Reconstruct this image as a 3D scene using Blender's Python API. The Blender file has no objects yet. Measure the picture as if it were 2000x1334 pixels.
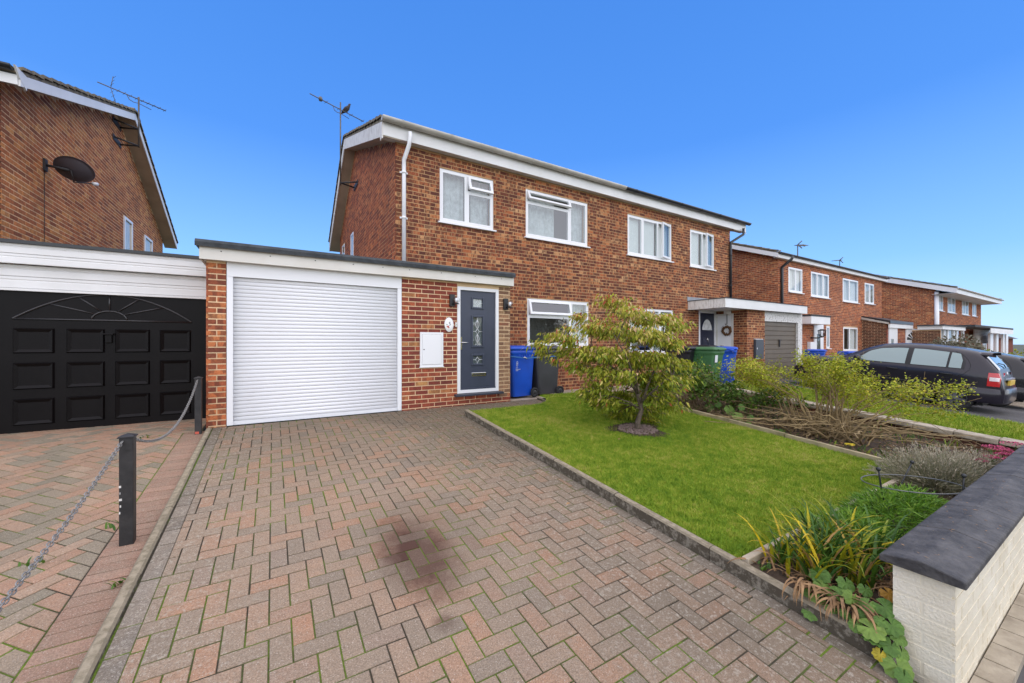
import bpy, bmesh, math, random
import numpy as np
from mathutils import Vector, Matrix
random.seed(7)
rng = np.random.default_rng(7)
C = bpy.context.scene
COL = C.collection
R = math.radians

# ------------------------------------------------------------------ camera
FPX, YAW, EYE = 767.0, R(31.3), 1.70          # focal length in photo pixels (2000 wide), yaw, eye height
cam = bpy.data.cameras.new('camera')
cam.sensor_width = 36.0
cam.lens = FPX / 2000 * 36
cam.shift_y = 0.0015
cam.clip_start = 0.05
cam.clip_end = 3000
cam_o = bpy.data.objects.new('camera', cam)
cam_o.location = (0, 0, EYE)
cam_o.rotation_euler = (R(90), 0, -YAW)
COL.objects.link(cam_o)
C.camera = cam_o

# ------------------------------------------------------------------ sky, sun, exposure
SUN_EL, SUN_AZ = R(48), R(188)                # azimuth measured from +Y towards +X: the sun is behind the camera
w = bpy.data.worlds.new('World'); C.world = w
w.use_nodes = True
wn = w.node_tree.nodes; wl = w.node_tree.links
bg = wn['Background']
sky = wn.new('ShaderNodeTexSky')
sky.sky_type = 'NISHITA'
sky.sun_disc = False
sky.sun_elevation = SUN_EL
sky.sun_rotation = SUN_AZ
sky.altitude = 0
sky.air_density = 1.0
sky.dust_density = 0.5
sky.ozone_density = 1.5
# the deep clear blue of the photograph: the physical sky, tinted by height above the horizon
tc = wn.new('ShaderNodeTexCoord')
sxyz = wn.new('ShaderNodeSeparateXYZ'); wl.new(tc.outputs['Generated'], sxyz.inputs[0])
rmp = wn.new('ShaderNodeValToRGB'); wl.new(sxyz.outputs['Z'], rmp.inputs[0])
for _ in range(2): rmp.color_ramp.elements.new(0.5)
for e, (p_, c_) in zip(rmp.color_ramp.elements, ((0.0, (3.2, 5.1, 8.0)), (0.16, (1.4, 3.45, 7.2)), (0.42, (0.38, 1.82, 5.8)), (1.0, (0.20, 1.22, 4.5)))):
    e.position = p_; e.color = (*[v / 10 for v in c_], 1)
sc_ = wn.new('ShaderNodeVectorMath'); sc_.operation = 'SCALE'; sc_.inputs['Scale'].default_value = 10.0
wl.new(rmp.outputs[0], sc_.inputs[0])
mxs = wn.new('ShaderNodeMix'); mxs.data_type = 'RGBA'; mxs.inputs[0].default_value = 0.8
wl.new(sky.outputs[0], mxs.inputs[6]); wl.new(sc_.outputs[0], mxs.inputs[7])
wl.new(mxs.outputs[2], bg.inputs['Color'])
bg.inputs['Strength'].default_value = 0.055
sl = bpy.data.lights.new('sun', 'SUN')
sl.energy = 1.5
sl.angle = R(150)
sl.color = (1.0, 0.865, 0.64)
sun = bpy.data.objects.new('sun', sl)
sd = Vector((math.sin(SUN_AZ) * math.cos(SUN_EL), math.cos(SUN_AZ) * math.cos(SUN_EL), math.sin(SUN_EL)))
sun.rotation_euler = (-sd).to_track_quat('-Z', 'Y').to_euler()
sun.location = sd * 40
COL.objects.link(sun)
C.view_settings.view_transform = 'Standard'
C.view_settings.look = 'None'
C.view_settings.exposure = 1.74
C.view_settings.gamma = 1.0
C.view_settings.use_curve_mapping = False
C.cycles.max_bounces = 8
C.cycles.transparent_max_bounces = 12
C.cycles.use_denoising = True

# ------------------------------------------------------------------ measuring helpers
cY, sY = math.cos(YAW), math.sin(YAW)
def at(px, py, Y):
    """Real point on the upright plane y = Y that the photo shows at pixel (px, py)."""
    t = (px - 1000) / FPX
    d = Y / (cY - t * sY)
    return Vector(((t * cY + sY) * d, Y, EYE + (670 - py) / FPX * d))
def atX(px, py, X):
    t = (px - 1000) / FPX
    d = X / (t * cY + sY)
    return Vector((X, (cY - t * sY) * d, EYE + (670 - py) / FPX * d))
SL = 0.089
def gz(x, y):
    z = SL * min(max(y, -1.2), 6.5)
    if x > 12.5: z -= 0.033 * (min(x, 60) - 12.5)
    return z
def on_ground(px, py, off=0.0):
    t = (px - 1000) / FPX
    k = (py - 670) / FPX
    d = (EYE - off) / (k + SL * (cY - t * sY))
    x, y = (t * cY + sY) * d, (cY - t * sY) * d
    return Vector((x, y, gz(x, y) + off))
def seen_px(p):
    """Pixels per metre at p in the photo, 0 when out of frame."""
    d = p[0] * sY + p[1] * cY
    if d < 0.3: return 0
    u = p[0] * cY - p[1] * sY
    x = 1000 + FPX * u / d; y = 670 - FPX * (p[2] - EYE) / d
    if x < -30 or x > 2030 or y < -20 or y > 1360: return 0
    return FPX / d

# ------------------------------------------------------------------ materials
MATS = {}
def newmat(name):
    m = bpy.data.materials.new(name); m.use_nodes = True
    MATS[name] = m
    return m, m.node_tree.nodes, m.node_tree.links, m.node_tree.nodes['Principled BSDF']
def ramp(n, stops):
    r = n.new('ShaderNodeValToRGB')
    e = r.color_ramp.elements
    while len(e) < len(stops): e.new(0.5)
    for k, (p, c) in enumerate(stops):
        e[k].position = p; e[k].color = (*c, 1) if len(c) == 3 else c
    return r
def noise(n, l, scale, detail=4, vec=None, rough=0.6):
    t = n.new('ShaderNodeTexNoise')
    t.inputs['Scale'].default_value = scale
    t.inputs['Detail'].default_value = detail
    t.inputs['Roughness'].default_value = rough
    if vec is not None: l.new(vec, t.inputs['Vector'])
    return t
def mixc(n, l, fac, a, b, mode='MIX'):
    m = n.new('ShaderNodeMix'); m.data_type = 'RGBA'; m.blend_type = mode
    for sock, v in ((m.inputs[0], fac), (m.inputs[6], a), (m.inputs[7], b)):
        if hasattr(v, 'links'): l.new(v, sock)
        elif isinstance(v, (int, float)): sock.default_value = v
        else: sock.default_value = (*v, 1)
    return m.outputs[2]
def mathn(n, l, op, a, b=None, c=None, clamp=False):
    m = n.new('ShaderNodeMath'); m.operation = op; m.use_clamp = clamp
    for i, v in enumerate((a, b, c)):
        if v is None: continue
        if hasattr(v, 'links'): l.new(v, m.inputs[i])
        else: m.inputs[i].default_value = v
    return m.outputs[0]
def maprange(n, l, v, a, b, c=0.0, d=1.0):
    m = n.new('ShaderNodeMapRange'); l.new(v, m.inputs[0])
    for i, x in enumerate((a, b, c, d)): m.inputs[i + 1].default_value = x
    return m.outputs[0]
def bump(n, l, b, height, strength, dist=0.01):
    t = n.new('ShaderNodeBump'); t.inputs['Strength'].default_value = strength
    t.inputs['Distance'].default_value = dist
    l.new(height, t.inputs['Height']); l.new(t.outputs[0], b.inputs['Normal'])
def worldpos(n):
    return n.new('ShaderNodeNewGeometry').outputs['Position']
def simple(name, col, rough=0.5, var=0.0, scale=6.0, col2=None, bumps=0.0, bscale=40.0, metallic=0.0, spec=0.5, coat=0.0):
    m, n, l, b = newmat(name)
    b.inputs['Roughness'].default_value = rough
    b.inputs['Metallic'].default_value = metallic
    b.inputs['Specular IOR Level'].default_value = spec
    b.inputs['Coat Weight'].default_value = coat
    b.inputs['Base Color'].default_value = (*col, 1)
    p = worldpos(n)
    if var > 0 or col2:
        t = noise(n, l, scale, 5, p)
        c2 = col2 or tuple(max(0, x * (1 - var)) for x in col)
        f = maprange(n, l, t.outputs[0], 0.38, 0.66)
        l.new(mixc(n, l, f, col, c2), b.inputs['Base Color'])
    if bumps > 0:
        t2 = noise(n, l, bscale, 4, p)
        bump(n, l, b, t2.outputs[0], bumps)
    return m
def tone_socket(n, l):
    """Per-piece number: face attribute 'tone' in joined pieces, object colour on single ones."""
    a = n.new('ShaderNodeAttribute'); a.attribute_name = 'tone'
    o = n.new('ShaderNodeObjectInfo')
    s = n.new('ShaderNodeSeparateColor'); l.new(o.outputs['Color'], s.inputs[0])
    return mathn(n, l, 'ADD', a.outputs['Fac'], s.outputs[0])
def brick_mat(name, stops, patch, amount, ends=None):
    m, n, l, b = newmat(name)
    t = tone_socket(n, l)
    r = ramp(n, stops); l.new(t, r.inputs[0])
    p = worldpos(n)
    off = n.new('ShaderNodeVectorMath'); off.operation = 'ADD'; l.new(p, off.inputs[0])
    cx = n.new('ShaderNodeCombineXYZ'); l.new(mathn(n, l, 'MULTIPLY', t, 91.0), cx.inputs[0]); l.new(mathn(n, l, 'MULTIPLY', t, 53.0), cx.inputs[2])
    l.new(cx.outputs[0], off.inputs[1])
    mp = n.new('ShaderNodeMapping'); mp.inputs['Scale'].default_value = (1, 1, 0.35); l.new(off.outputs[0], mp.inputs[0])
    nz = noise(n, l, 11.0, 2, mp.outputs[0])
    f = maprange(n, l, nz.outputs[0], 0.46, 0.53, 0.0, amount)
    c = mixc(n, l, f, r.outputs[0], patch)
    if ends:
        ab = mathn(n, l, 'ABSOLUTE', mathn(n, l, 'SUBTRACT', nz.outputs[0], 0.43))
        c = mixc(n, l, maprange(n, l, ab, 0.0, 0.035, 0.6, 0.0), c, ends)
    n2 = noise(n, l, 60, 4, p)
    f2 = maprange(n, l, n2.outputs[0], 0.3, 0.7, 0.72, 1.25)
    g = n.new('ShaderNodeCombineColor')
    for k in range(3): l.new(f2, g.inputs[k])
    c = mixc(n, l, 1.0, c, g.outputs[0], 'MULTIPLY')
    n3 = noise(n, l, 0.55, 4, p)
    f3 = maprange(n, l, n3.outputs[0], 0.35, 0.7, 0.0, 0.28)
    c = mixc(n, l, f3, c, (0.10, 0.045, 0.03))
    l.new(c, b.inputs['Base Color'])
    b.inputs['Roughness'].default_value = 0.88
    b.inputs['Specular IOR Level'].default_value = 0.2
    bump(n, l, b, n2.outputs[0], 0.5, 0.006)
    return m
brick_mat('brick_brown', [(0.0, (0.1416, 0.0468, 0.0307)), (0.3, (0.2478, 0.0714, 0.0401)), (0.55, (0.3469, 0.0974, 0.0448)), (0.78, (0.4673, 0.1493, 0.059)), (0.93, (0.5664, 0.2466, 0.1003)), (1.0, (0.6514, 0.3764, 0.1888))], (0.095, 0.038, 0.028), 0.75, (0.46, 0.25, 0.11))
brick_mat('brick_orange', [(0.0, (0.2294, 0.0653, 0.0365)), (0.3, (0.3871, 0.111, 0.0511)), (0.6, (0.5304, 0.1567, 0.0608)), (0.85, (0.6164, 0.2154, 0.079)), (1.0, (0.6595, 0.3264, 0.1398))], (0.13, 0.046, 0.034), 0.6)
brick_mat('brick_red', [(0.0, (0.1242, 0.0345, 0.0322)), (0.3, (0.2484, 0.0575, 0.0391)), (0.6, (0.3726, 0.0862, 0.046)), (0.88, (0.472, 0.1437, 0.0633)), (1.0, (0.5216, 0.276, 0.1035))], (0.16, 0.046, 0.036), 0.45)
brick_mat('brick_gable_lit', [(0.0, (0.24, 0.0795, 0.0399)), (0.3, (0.432, 0.1378, 0.0522)), (0.6, (0.552, 0.1908, 0.0665)), (0.85, (0.6, 0.2544, 0.0808)), (1.0, (0.66, 0.3604, 0.1425))], (0.24, 0.10, 0.05), 0.45)  # orange brick with the light on the left gable brightened into its colour
brick_mat('brick_dark', [(0.0, (0.07, 0.032, 0.022)), (0.5, (0.13, 0.05, 0.03)), (1.0, (0.22, 0.085, 0.045))], (0.05, 0.024, 0.02), 0.7)
brick_mat('brick_buff', [(0.0, (0.19, 0.11, 0.07)), (0.4, (0.33, 0.20, 0.115)), (0.75, (0.42, 0.27, 0.15)), (1.0, (0.32, 0.12, 0.07))], (0.22, 0.12, 0.075), 0.5)
simple('mortar_buff', (0.56, 0.335, 0.165), 0.95, 0.4, 1.5, bumps=0.3, bscale=150)
simple('mortar_pale', (0.82, 0.60, 0.36), 0.95, 0.35, 1.3, bumps=0.3, bscale=150)
simple('mortar_tan', (0.60, 0.40, 0.24), 0.95, 0.4, 1.5)
simple('white_paint', (0.78, 0.78, 0.77), 0.45, 0.0, 1.2, (0.70, 0.70, 0.68))
simple('white_plastic', (0.80, 0.81, 0.82), 0.3)
simple('white_board', (0.74, 0.73, 0.70), 0.5, 0, 2.5, (0.60, 0.58, 0.53))
simple('cream_board', (0.72, 0.70, 0.64), 0.5, 0, 1.5, (0.64, 0.61, 0.54))
simple('soffit_board', (0.50, 0.42, 0.32), 0.7, 0, 2.0, (0.40, 0.33, 0.25))
simple('gutter_grey', (0.52, 0.50, 0.46), 0.5, 0, 3.0, (0.40, 0.38, 0.33))
simple('gutter_black', (0.018, 0.02, 0.023), 0.35)
simple('roof_felt', (0.060, 0.068, 0.075), 0.95, 0.4, 9, bumps=0.5, bscale=220)
simple('roof_tile', (0.25, 0.21, 0.14), 0.95, 0, 8, (0.13, 0.105, 0.075), bumps=0.5, bscale=60)
simple('roof_brown', (0.085, 0.055, 0.045), 0.9, 0.4, 3)
simple('lead', (0.28, 0.30, 0.33), 0.5, 0.3, 5)
simple('black_paint', (0.0045, 0.0036, 0.004), 0.38, 0, 3, (0.006, 0.0048, 0.0052), spec=0.14, bumps=0.06, bscale=70)
simple('black_gloss_lit', (0.02, 0.018, 0.02), 0.28, spec=0.6)  # door black, lightened and glossed to carry the lit bevels of the mouldings
simple('black_post', (0.012, 0.012, 0.013), 0.5, 0, 9, (0.03, 0.028, 0.028), bumps=0.2)
simple('door_slate', (0.045, 0.055, 0.085), 0.42, 0, 5, (0.04, 0.05, 0.075))
simple('door_navy', (0.012, 0.016, 0.04), 0.35)
simple('slate_trim', (0.035, 0.042, 0.06), 0.45)
simple('chrome', (0.75, 0.74, 0.72), 0.18, metallic=1.0)
simple('galvanised', (0.30, 0.295, 0.285), 0.45, 0.3, 60, metallic=0.45)
simple('lead_came', (0.75, 0.77, 0.78), 0.3)
simple('interior', (0.26, 0.24, 0.22), 0.9)
simple('interior_dark', (0.03, 0.03, 0.032), 0.9)
simple('net_curtain', (0.74, 0.75, 0.75), 0.9, 0.30, 9)
simple('blind_white', (0.84, 0.84, 0.82), 0.9, 0.05, 2)
simple('bin_blue', (0.008, 0.085, 0.56), 0.42, 0, 4, (0.008, 0.072, 0.48))
simple('bin_grey', (0.055, 0.056, 0.062), 0.5, 0, 4, (0.045, 0.046, 0.05))
simple('bin_black', (0.014, 0.013, 0.018), 0.45)
simple('bin_green', (0.05, 0.155, 0.055), 0.5, 0, 4, (0.04, 0.13, 0.045))
simple('rubber', (0.014, 0.014, 0.014), 0.75)
simple('white_print', (0.72, 0.74, 0.78), 0.6)
simple('strap_blue', (0.03, 0.14, 0.36), 0.6)
simple('garage_brown', (0.135, 0.105, 0.072), 0.5, 0, 3, (0.115, 0.088, 0.06))
simple('garage_white', (0.80, 0.81, 0.83), 0.35)
def flaky():
    m, n, l, b = newmat('flaking_white')
    p = worldpos(n)
    t = noise(n, l, 16, 8, p, 0.75)
    f = maprange(n, l, t.outputs[0], 0.54, 0.60)
    l.new(mixc(n, l, f, (0.70, 0.69, 0.66), (0.27, 0.24, 0.21)), b.inputs['Base Color'])
    b.inputs['Roughness'].default_value = 0.75
    m, n, l, b = newmat('stained_white')
    p = worldpos(n)
    mp = n.new('ShaderNodeMapping'); mp.inputs['Scale'].default_value = (1, 7, 1.2); l.new(p, mp.inputs[0])
    t = noise(n, l, 3, 8, mp.outputs[0], 0.75)
    f = maprange(n, l, t.outputs[0], 0.48, 0.70)
    l.new(mixc(n, l, f, (0.72, 0.70, 0.66), (0.32, 0.28, 0.24)), b.inputs['Base Color'])
    b.inputs['Roughness'].default_value = 0.7
flaky()
simple('meter_grey', (0.05, 0.06, 0.075), 0.45, 0.2, 20)
simple('coping_black', (0.036, 0.034, 0.034), 0.72, 0, 7, (0.098, 0.092, 0.088), bumps=1.0, bscale=34)
simple('wall_cream', (0.80, 0.74, 0.60), 0.7, 0, 3.0, (0.70, 0.63, 0.48), bumps=0.7, bscale=70)
simple('wall_cream_joint', (0.72, 0.66, 0.52), 0.85)
simple('timber', (0.40, 0.33, 0.20), 0.85, 0, 5, (0.22, 0.19, 0.10), bumps=0.4, bscale=40)
simple('timber_pale', (0.48, 0.40, 0.29), 0.85, 0, 6, (0.34, 0.28, 0.19), bumps=0.3)
simple('bark', (0.10, 0.075, 0.055), 0.95, 0, 18, (0.19, 0.15, 0.11), bumps=0.8, bscale=60)
simple('bark_shrub', (0.34, 0.245, 0.115), 0.9, 0, 14, (0.20, 0.14, 0.07), bumps=0.5)
simple('twig', (0.26, 0.18, 0.095), 0.9, 0.5, 9)
simple('soil', (0.095, 0.062, 0.040), 0.98, 0, 7, (0.042, 0.028, 0.019), bumps=1.0, bscale=30)
simple('gravel_stone', (0.30, 0.215, 0.19), 0.9, 0.4, 40)
simple('concrete', (0.42, 0.34, 0.25), 0.92, 0, 3.0, (0.30, 0.25, 0.19), bumps=0.4, bscale=60)
simple('concrete_pale', (0.44, 0.38, 0.29), 0.92, 0, 6.0, (0.28, 0.235, 0.175), bumps=0.5, bscale=60)
simple('tarmac', (0.075, 0.072, 0.075), 0.93, 0, 2.0, (0.11, 0.105, 0.10), bumps=0.5, bscale=130)
simple('ground_dull', (0.09, 0.09, 0.06), 0.95, 0, 0.4, (0.06, 0.075, 0.03))
simple('wreath_twig', (0.11, 0.05, 0.025), 0.9, 0, 60, (0.2, 0.11, 0.05))
simple('aerial_metal', (0.14, 0.13, 0.12), 0.5, 0.3, 20, metallic=0.5)
simple('bracket_dark', (0.03, 0.028, 0.03), 0.6)
simple('dish_dark', (0.062, 0.055, 0.066), 0.6)
simple('pigeon_grey', (0.06, 0.05, 0.05), 0.8, 0.4, 60)
simple('plaque_white', (0.80, 0.79, 0.76), 0.25)
simple('plaque_print', (0.03, 0.03, 0.04), 0.5)
simple('plaque_flower', (0.55, 0.10, 0.06), 0.5)
simple('lamp_black', (0.015, 0.015, 0.017), 0.4)
simple('plant_iron', (0.02, 0.021, 0.022), 0.45)
simple('wire_grey', (0.16, 0.165, 0.16), 0.4, metallic=0.4)
simple('car_plum', (0.013, 0.0105, 0.018), 0.28, spec=0.35, coat=0.25)
simple('car_black', (0.009, 0.009, 0.012), 0.25, spec=0.35, coat=0.25)
simple('car_trim', (0.012, 0.012, 0.013), 0.6)
simple('car_silver', (0.55, 0.56, 0.58), 0.3, metallic=0.7)
simple('car_red_light', (0.45, 0.012, 0.015), 0.15, coat=0.6)
simple('car_clear_light', (0.72, 0.66, 0.66), 0.15, coat=0.6)
simple('plate_yellow', (0.72, 0.50, 0.08), 0.4)
simple('seat_grey', (0.05, 0.05, 0.056), 0.9)
simple('petal_pink', (0.75, 0.45, 0.48), 0.7, 0.2, 40)
simple('petal_yellow', (0.75, 0.58, 0.03), 0.7, 0.25, 60)
simple('petal_magenta', (0.42, 0.03, 0.12), 0.8, 0, 30, (0.50, 0.10, 0.17))
simple('dry_leaf', (0.36, 0.215, 0.10), 0.9, 0, 20, (0.21, 0.12, 0.06))

def glass(name, tint, gloss, dark):
    m, n, l, b = newmat(name)
    out = n['Material Output']
    n.remove(b)
    fr = n.new('ShaderNodeFresnel'); fr.inputs['IOR'].default_value = 1.5
    gl = n.new('ShaderNodeBsdfGlossy'); gl.inputs['Roughness'].default_value = 0.015
    tr = n.new('ShaderNodeBsdfTransparent'); tr.inputs['Color'].default_value = (*tint, 1)
    f = mathn(n, l, 'MULTIPLY_ADD', fr.outputs[0], 1.0, gloss, True)
    gb = n.new('ShaderNodeNewGeometry')
    f = mathn(n, l, 'MULTIPLY', f, mathn(n, l, 'SUBTRACT', 1.0, gb.outputs['Backfacing']))
    mx = n.new('ShaderNodeMixShader')
    l.new(f, mx.inputs[0]); l.new(tr.outputs[0], mx.inputs[1]); l.new(gl.outputs[0], mx.inputs[2])
    l.new(mx.outputs[0], out.inputs['Surface'])
glass('glass', (0.84, 0.88, 0.88), 0.12, 0)
glass('glass_far', (0.92, 0.94, 0.94), 0.01, 0)
glass('glass_car', (0.50, 0.58, 0.57), 0.10, 0)
glass('glass_clear', (0.92, 0.93, 0.94), 0.10, 0)

def paver_mat(name, stops, lichen, stain):
    m, n, l, b = newmat(name)
    t = tone_socket(n, l)
    r = ramp(n, stops); l.new(t, r.inputs[0])
    p = worldpos(n)
    fine = noise(n, l, 120, 5, p, 0.8)
    mid = noise(n, l, 9, 5, p)
    c = mixc(n, l, maprange(n, l, mid.outputs[0], 0.35, 0.75, 0.0, 0.6), r.outputs[0], (0.255, 0.20, 0.145))
    f2 = maprange(n, l, fine.outputs[0], 0.30, 0.70, 0.52, 1.46)
    g = n.new('ShaderNodeCombineColor')
    for k in range(3): l.new(f2, g.inputs[k])
    c = mixc(n, l, 1.0, c, g.outputs[0], 'MULTIPLY')
    sp = noise(n, l, 170, 2, p, 0.5)
    c = mixc(n, l, maprange(n, l, sp.outputs[0], 0.64, 0.70, 0.0, 0.7), c, (0.62, 0.56, 0.49))
    # weathering: darker, algae-stained zones
    big = noise(n, l, 0.55, 4, p)
    sx = n.new('ShaderNodeSeparateXYZ'); l.new(p, sx.inputs[0])
    if stain:
        wy = maprange(n, l, sx.outputs['Y'], 3.8, 6.4, 0.0, 0.62)
        wx = maprange(n, l, sx.outputs['X'], 0.9, 2.5, 0.0, 0.55)
        wv = mathn(n, l, 'ADD', wy, wx)
        wv = mathn(n, l, 'MULTIPLY', wv, maprange(n, l, big.outputs[0], 0.3, 0.65, 0.4, 1.2))
        c = mixc(n, l, mathn(n, l, 'MINIMUM', wv, 0.70), c, (0.095, 0.076, 0.050))
    else:
        c = mixc(n, l, maprange(n, l, big.outputs[0], 0.45, 0.75, 0.0, 0.4), c, (0.16, 0.13, 0.09))
    # lichen blooms
    li = noise(n, l, 40, 6, p, 0.75)
    lz = noise(n, l, 1.1, 3, p)
    lf = mathn(n, l, 'MULTIPLY', maprange(n, l, li.outputs[0], 0.60, 0.70, 0.0, 0.75), maprange(n, l, lz.outputs[0], 0.42, 0.62, 0.0, lichen))
    if stain:
        edge = mathn(n, l, 'MAXIMUM', maprange(n, l, sx.outputs['X'], 0.9, 1.9), maprange(n, l, sx.outputs['X'], 0.3, -0.4))
        lf = mathn(n, l, 'MULTIPLY', maprange(n, l, li.outputs[0], 0.53, 0.64, 0.0, 0.62), mathn(n, l, 'MULTIPLY', edge, lichen))
    c = mixc(n, l, lf, c, (0.46, 0.42, 0.34))
    if stain:
        for (cx, cy, rx, ry, st) in ((0.86, 2.66, 0.26, 0.52, 0.78), (0.80, 2.02, 0.075, 0.07, 0.55), (0.95, 2.9, 0.5, 0.7, 0.28)):
            wob = noise(n, l, 9, 7, p, 0.72)
            dx = mathn(n, l, 'MULTIPLY', mathn(n, l, 'SUBTRACT', sx.outputs['X'], cx), 1 / rx)
            dy = mathn(n, l, 'MULTIPLY', mathn(n, l, 'SUBTRACT', sx.outputs['Y'], cy), 1 / ry)
            dd = mathn(n, l, 'SQRT', mathn(n, l, 'ADD', mathn(n, l, 'MULTIPLY', dx, dx), mathn(n, l, 'MULTIPLY', dy, dy)))
            dd = mathn(n, l, 'ADD', dd, mathn(n, l, 'MULTIPLY', mathn(n, l, 'SUBTRACT', wob.outputs[0], 0.5), 1.0))
            c = mixc(n, l, mathn(n, l, 'MULTIPLY', maprange(n, l, dd, 1.2, 0.4, 0.0, st), maprange(n, l, t, 0.0, 1.0, 0.65, 1.25)), c, (0.070, 0.033, 0.024))
    l.new(c, b.inputs['Base Color'])
    b.inputs['Roughness'].default_value = 0.85
    b.inputs['Specular IOR Level'].default_value = 0.25
    h = mathn(n, l, 'ADD', fine.outputs[0], mathn(n, l, 'MULTIPLY', mid.outputs[0], 0.8))
    bump(n, l, b, h, 0.45, 0.004)
paver_mat('paver_pink', [(0.0, (0.225, 0.178, 0.13)), (0.3, (0.285, 0.21, 0.146)), (0.7, (0.325, 0.218, 0.145)), (0.92, (0.36, 0.20, 0.12)), (1.0, (0.24, 0.19, 0.145))], 0.9, True)
paver_mat('paver_mixed', [(0.0, (0.20, 0.175, 0.125)), (0.3, (0.27, 0.225, 0.16)), (0.45, (0.33, 0.20, 0.13)), (0.75, (0.39, 0.22, 0.14)), (1.0, (0.38, 0.27, 0.185))], 0.6, False)
paver_mat('paver_red', [(0.0, (0.27, 0.165, 0.115)), (1.0, (0.36, 0.22, 0.155))], 0.5, False)
paver_mat('paver_grey', [(0.0, (0.17, 0.145, 0.115)), (1.0, (0.25, 0.21, 0.165))], 1.0, True)
def joint_mat():
    m, n, l, b = newmat('joint_moss')
    p = worldpos(n)
    a = noise(n, l, 1.3, 4, p); f = noise(n, l, 60, 3, p)
    c = mixc(n, l, maprange(n, l, a.outputs[0], 0.44, 0.56), (0.050, 0.040, 0.024), (0.12, 0.19, 0.010))
    c = mixc(n, l, maprange(n, l, f.outputs[0], 0.4, 0.7, 0, 0.6), c, (0.03, 0.026, 0.016))
    l.new(c, b.inputs['Base Color']); b.inputs['Roughness'].default_value = 1.0
    bump(n, l, b, f.outputs[0], 0.8, 0.01)
joint_mat()
def kerb_mat():
    m, n, l, b = newmat('kerb_concrete')
    p = worldpos(n)
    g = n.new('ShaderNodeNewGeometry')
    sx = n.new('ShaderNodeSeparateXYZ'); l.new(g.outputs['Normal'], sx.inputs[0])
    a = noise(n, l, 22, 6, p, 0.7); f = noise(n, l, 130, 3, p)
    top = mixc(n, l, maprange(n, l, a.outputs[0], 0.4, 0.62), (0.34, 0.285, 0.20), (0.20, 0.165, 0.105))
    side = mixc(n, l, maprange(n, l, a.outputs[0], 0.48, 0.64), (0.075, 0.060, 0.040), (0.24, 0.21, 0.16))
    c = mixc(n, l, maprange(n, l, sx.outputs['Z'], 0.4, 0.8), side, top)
    l.new(c, b.inputs['Base Color']); b.inputs['Roughness'].default_value = 0.95
    bump(n, l, b, f.outputs[0], 0.6, 0.006)
kerb_mat()
def leaf_mat(name, stops, rough=0.5, trans=0.25):
    m, n, l, b = newmat(name)
    t = tone_socket(n, l)
    r = ramp(n, stops); l.new(t, r.inputs[0])
    p = worldpos(n)
    z = noise(n, l, 35, 3, p)
    f = maprange(n, l, z.outputs[0], 0.3, 0.7, 0.75, 1.2)
    g = n.new('ShaderNodeCombineColor')
    for k in range(3): l.new(f, g.inputs[k])
    c = mixc(n, l, 1.0, r.outputs[0], g.outputs[0], 'MULTIPLY')
    l.new(c, b.inputs['Base Color'])
    b.inputs['Roughness'].default_value = rough
    b.inputs['Specular IOR Level'].default_value = 0.3
    if trans > 0:
        ts = n.new('ShaderNodeBsdfTranslucent'); l.new(c, ts.inputs['Color'])
        mx = n.new('ShaderNodeMixShader'); mx.inputs[0].default_value = trans
        l.new(b.outputs[0], mx.inputs[1]); l.new(ts.outputs[0], mx.inputs[2])
        l.new(mx.outputs[0], n['Material Output'].inputs['Surface'])
leaf_mat('leaf_dogwood', [(0.0, (0.11, 0.17, 0.016)), (0.32, (0.24, 0.30, 0.024)), (0.58, (0.41, 0.41, 0.034)), (0.78, (0.60, 0.51, 0.11)), (0.92, (0.74, 0.52, 0.30)), (0.98, (0.68, 0.36, 0.18)), (1.0, (0.60, 0.14, 0.07))], 0.5, 0.38)
leaf_mat('leaf_rose', [(0.0, (0.045, 0.095, 0.014)), (0.5, (0.09, 0.175, 0.02)), (0.85, (0.16, 0.27, 0.03)), (1.0, (0.34, 0.38, 0.04))])
leaf_mat('leaf_potentilla', [(0.0, (0.18, 0.228, 0.0154)), (0.45, (0.36, 0.408, 0.0242)), (0.75, (0.528, 0.504, 0.0385)), (1.0, (0.624, 0.432, 0.066))])
leaf_mat('leaf_lavender', [(0.0, (0.17, 0.175, 0.09)), (0.5, (0.34, 0.32, 0.21)), (1.0, (0.52, 0.43, 0.33))], 0.8, 0.15)
leaf_mat('leaf_fern', [(0.0, (0.045, 0.115, 0.012)), (0.6, (0.125, 0.27, 0.022)), (1.0, (0.25, 0.40, 0.04))])
leaf_mat('leaf_daylily', [(0.0, (0.035, 0.10, 0.015)), (0.45, (0.10, 0.20, 0.025)), (0.62, (0.30, 0.34, 0.02)), (0.8, (0.62, 0.46, 0.012)), (1.0, (0.40, 0.22, 0.10))], 0.45)
leaf_mat('leaf_round', [(0.0, (0.06, 0.135, 0.025)), (0.5, (0.12, 0.225, 0.045)), (0.8, (0.20, 0.30, 0.06)), (0.92, (0.42, 0.34, 0.03)), (1.0, (0.40, 0.13, 0.03))], 0.55)
leaf_mat('leaf_hedge', [(0.0, (0.10, 0.13, 0.012)), (0.5, (0.24, 0.27, 0.02)), (1.0, (0.42, 0.38, 0.03))])
leaf_mat('leaf_grey', [(0.0, (0.08, 0.08, 0.045)), (0.5, (0.16, 0.15, 0.10)), (1.0, (0.26, 0.24, 0.18))], 0.8, 0.15)
leaf_mat('leaf_dark', [(0.0, (0.10, 0.08, 0.03)), (0.6, (0.22, 0.13, 0.05)), (1.0, (0.36, 0.20, 0.08))])
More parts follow.
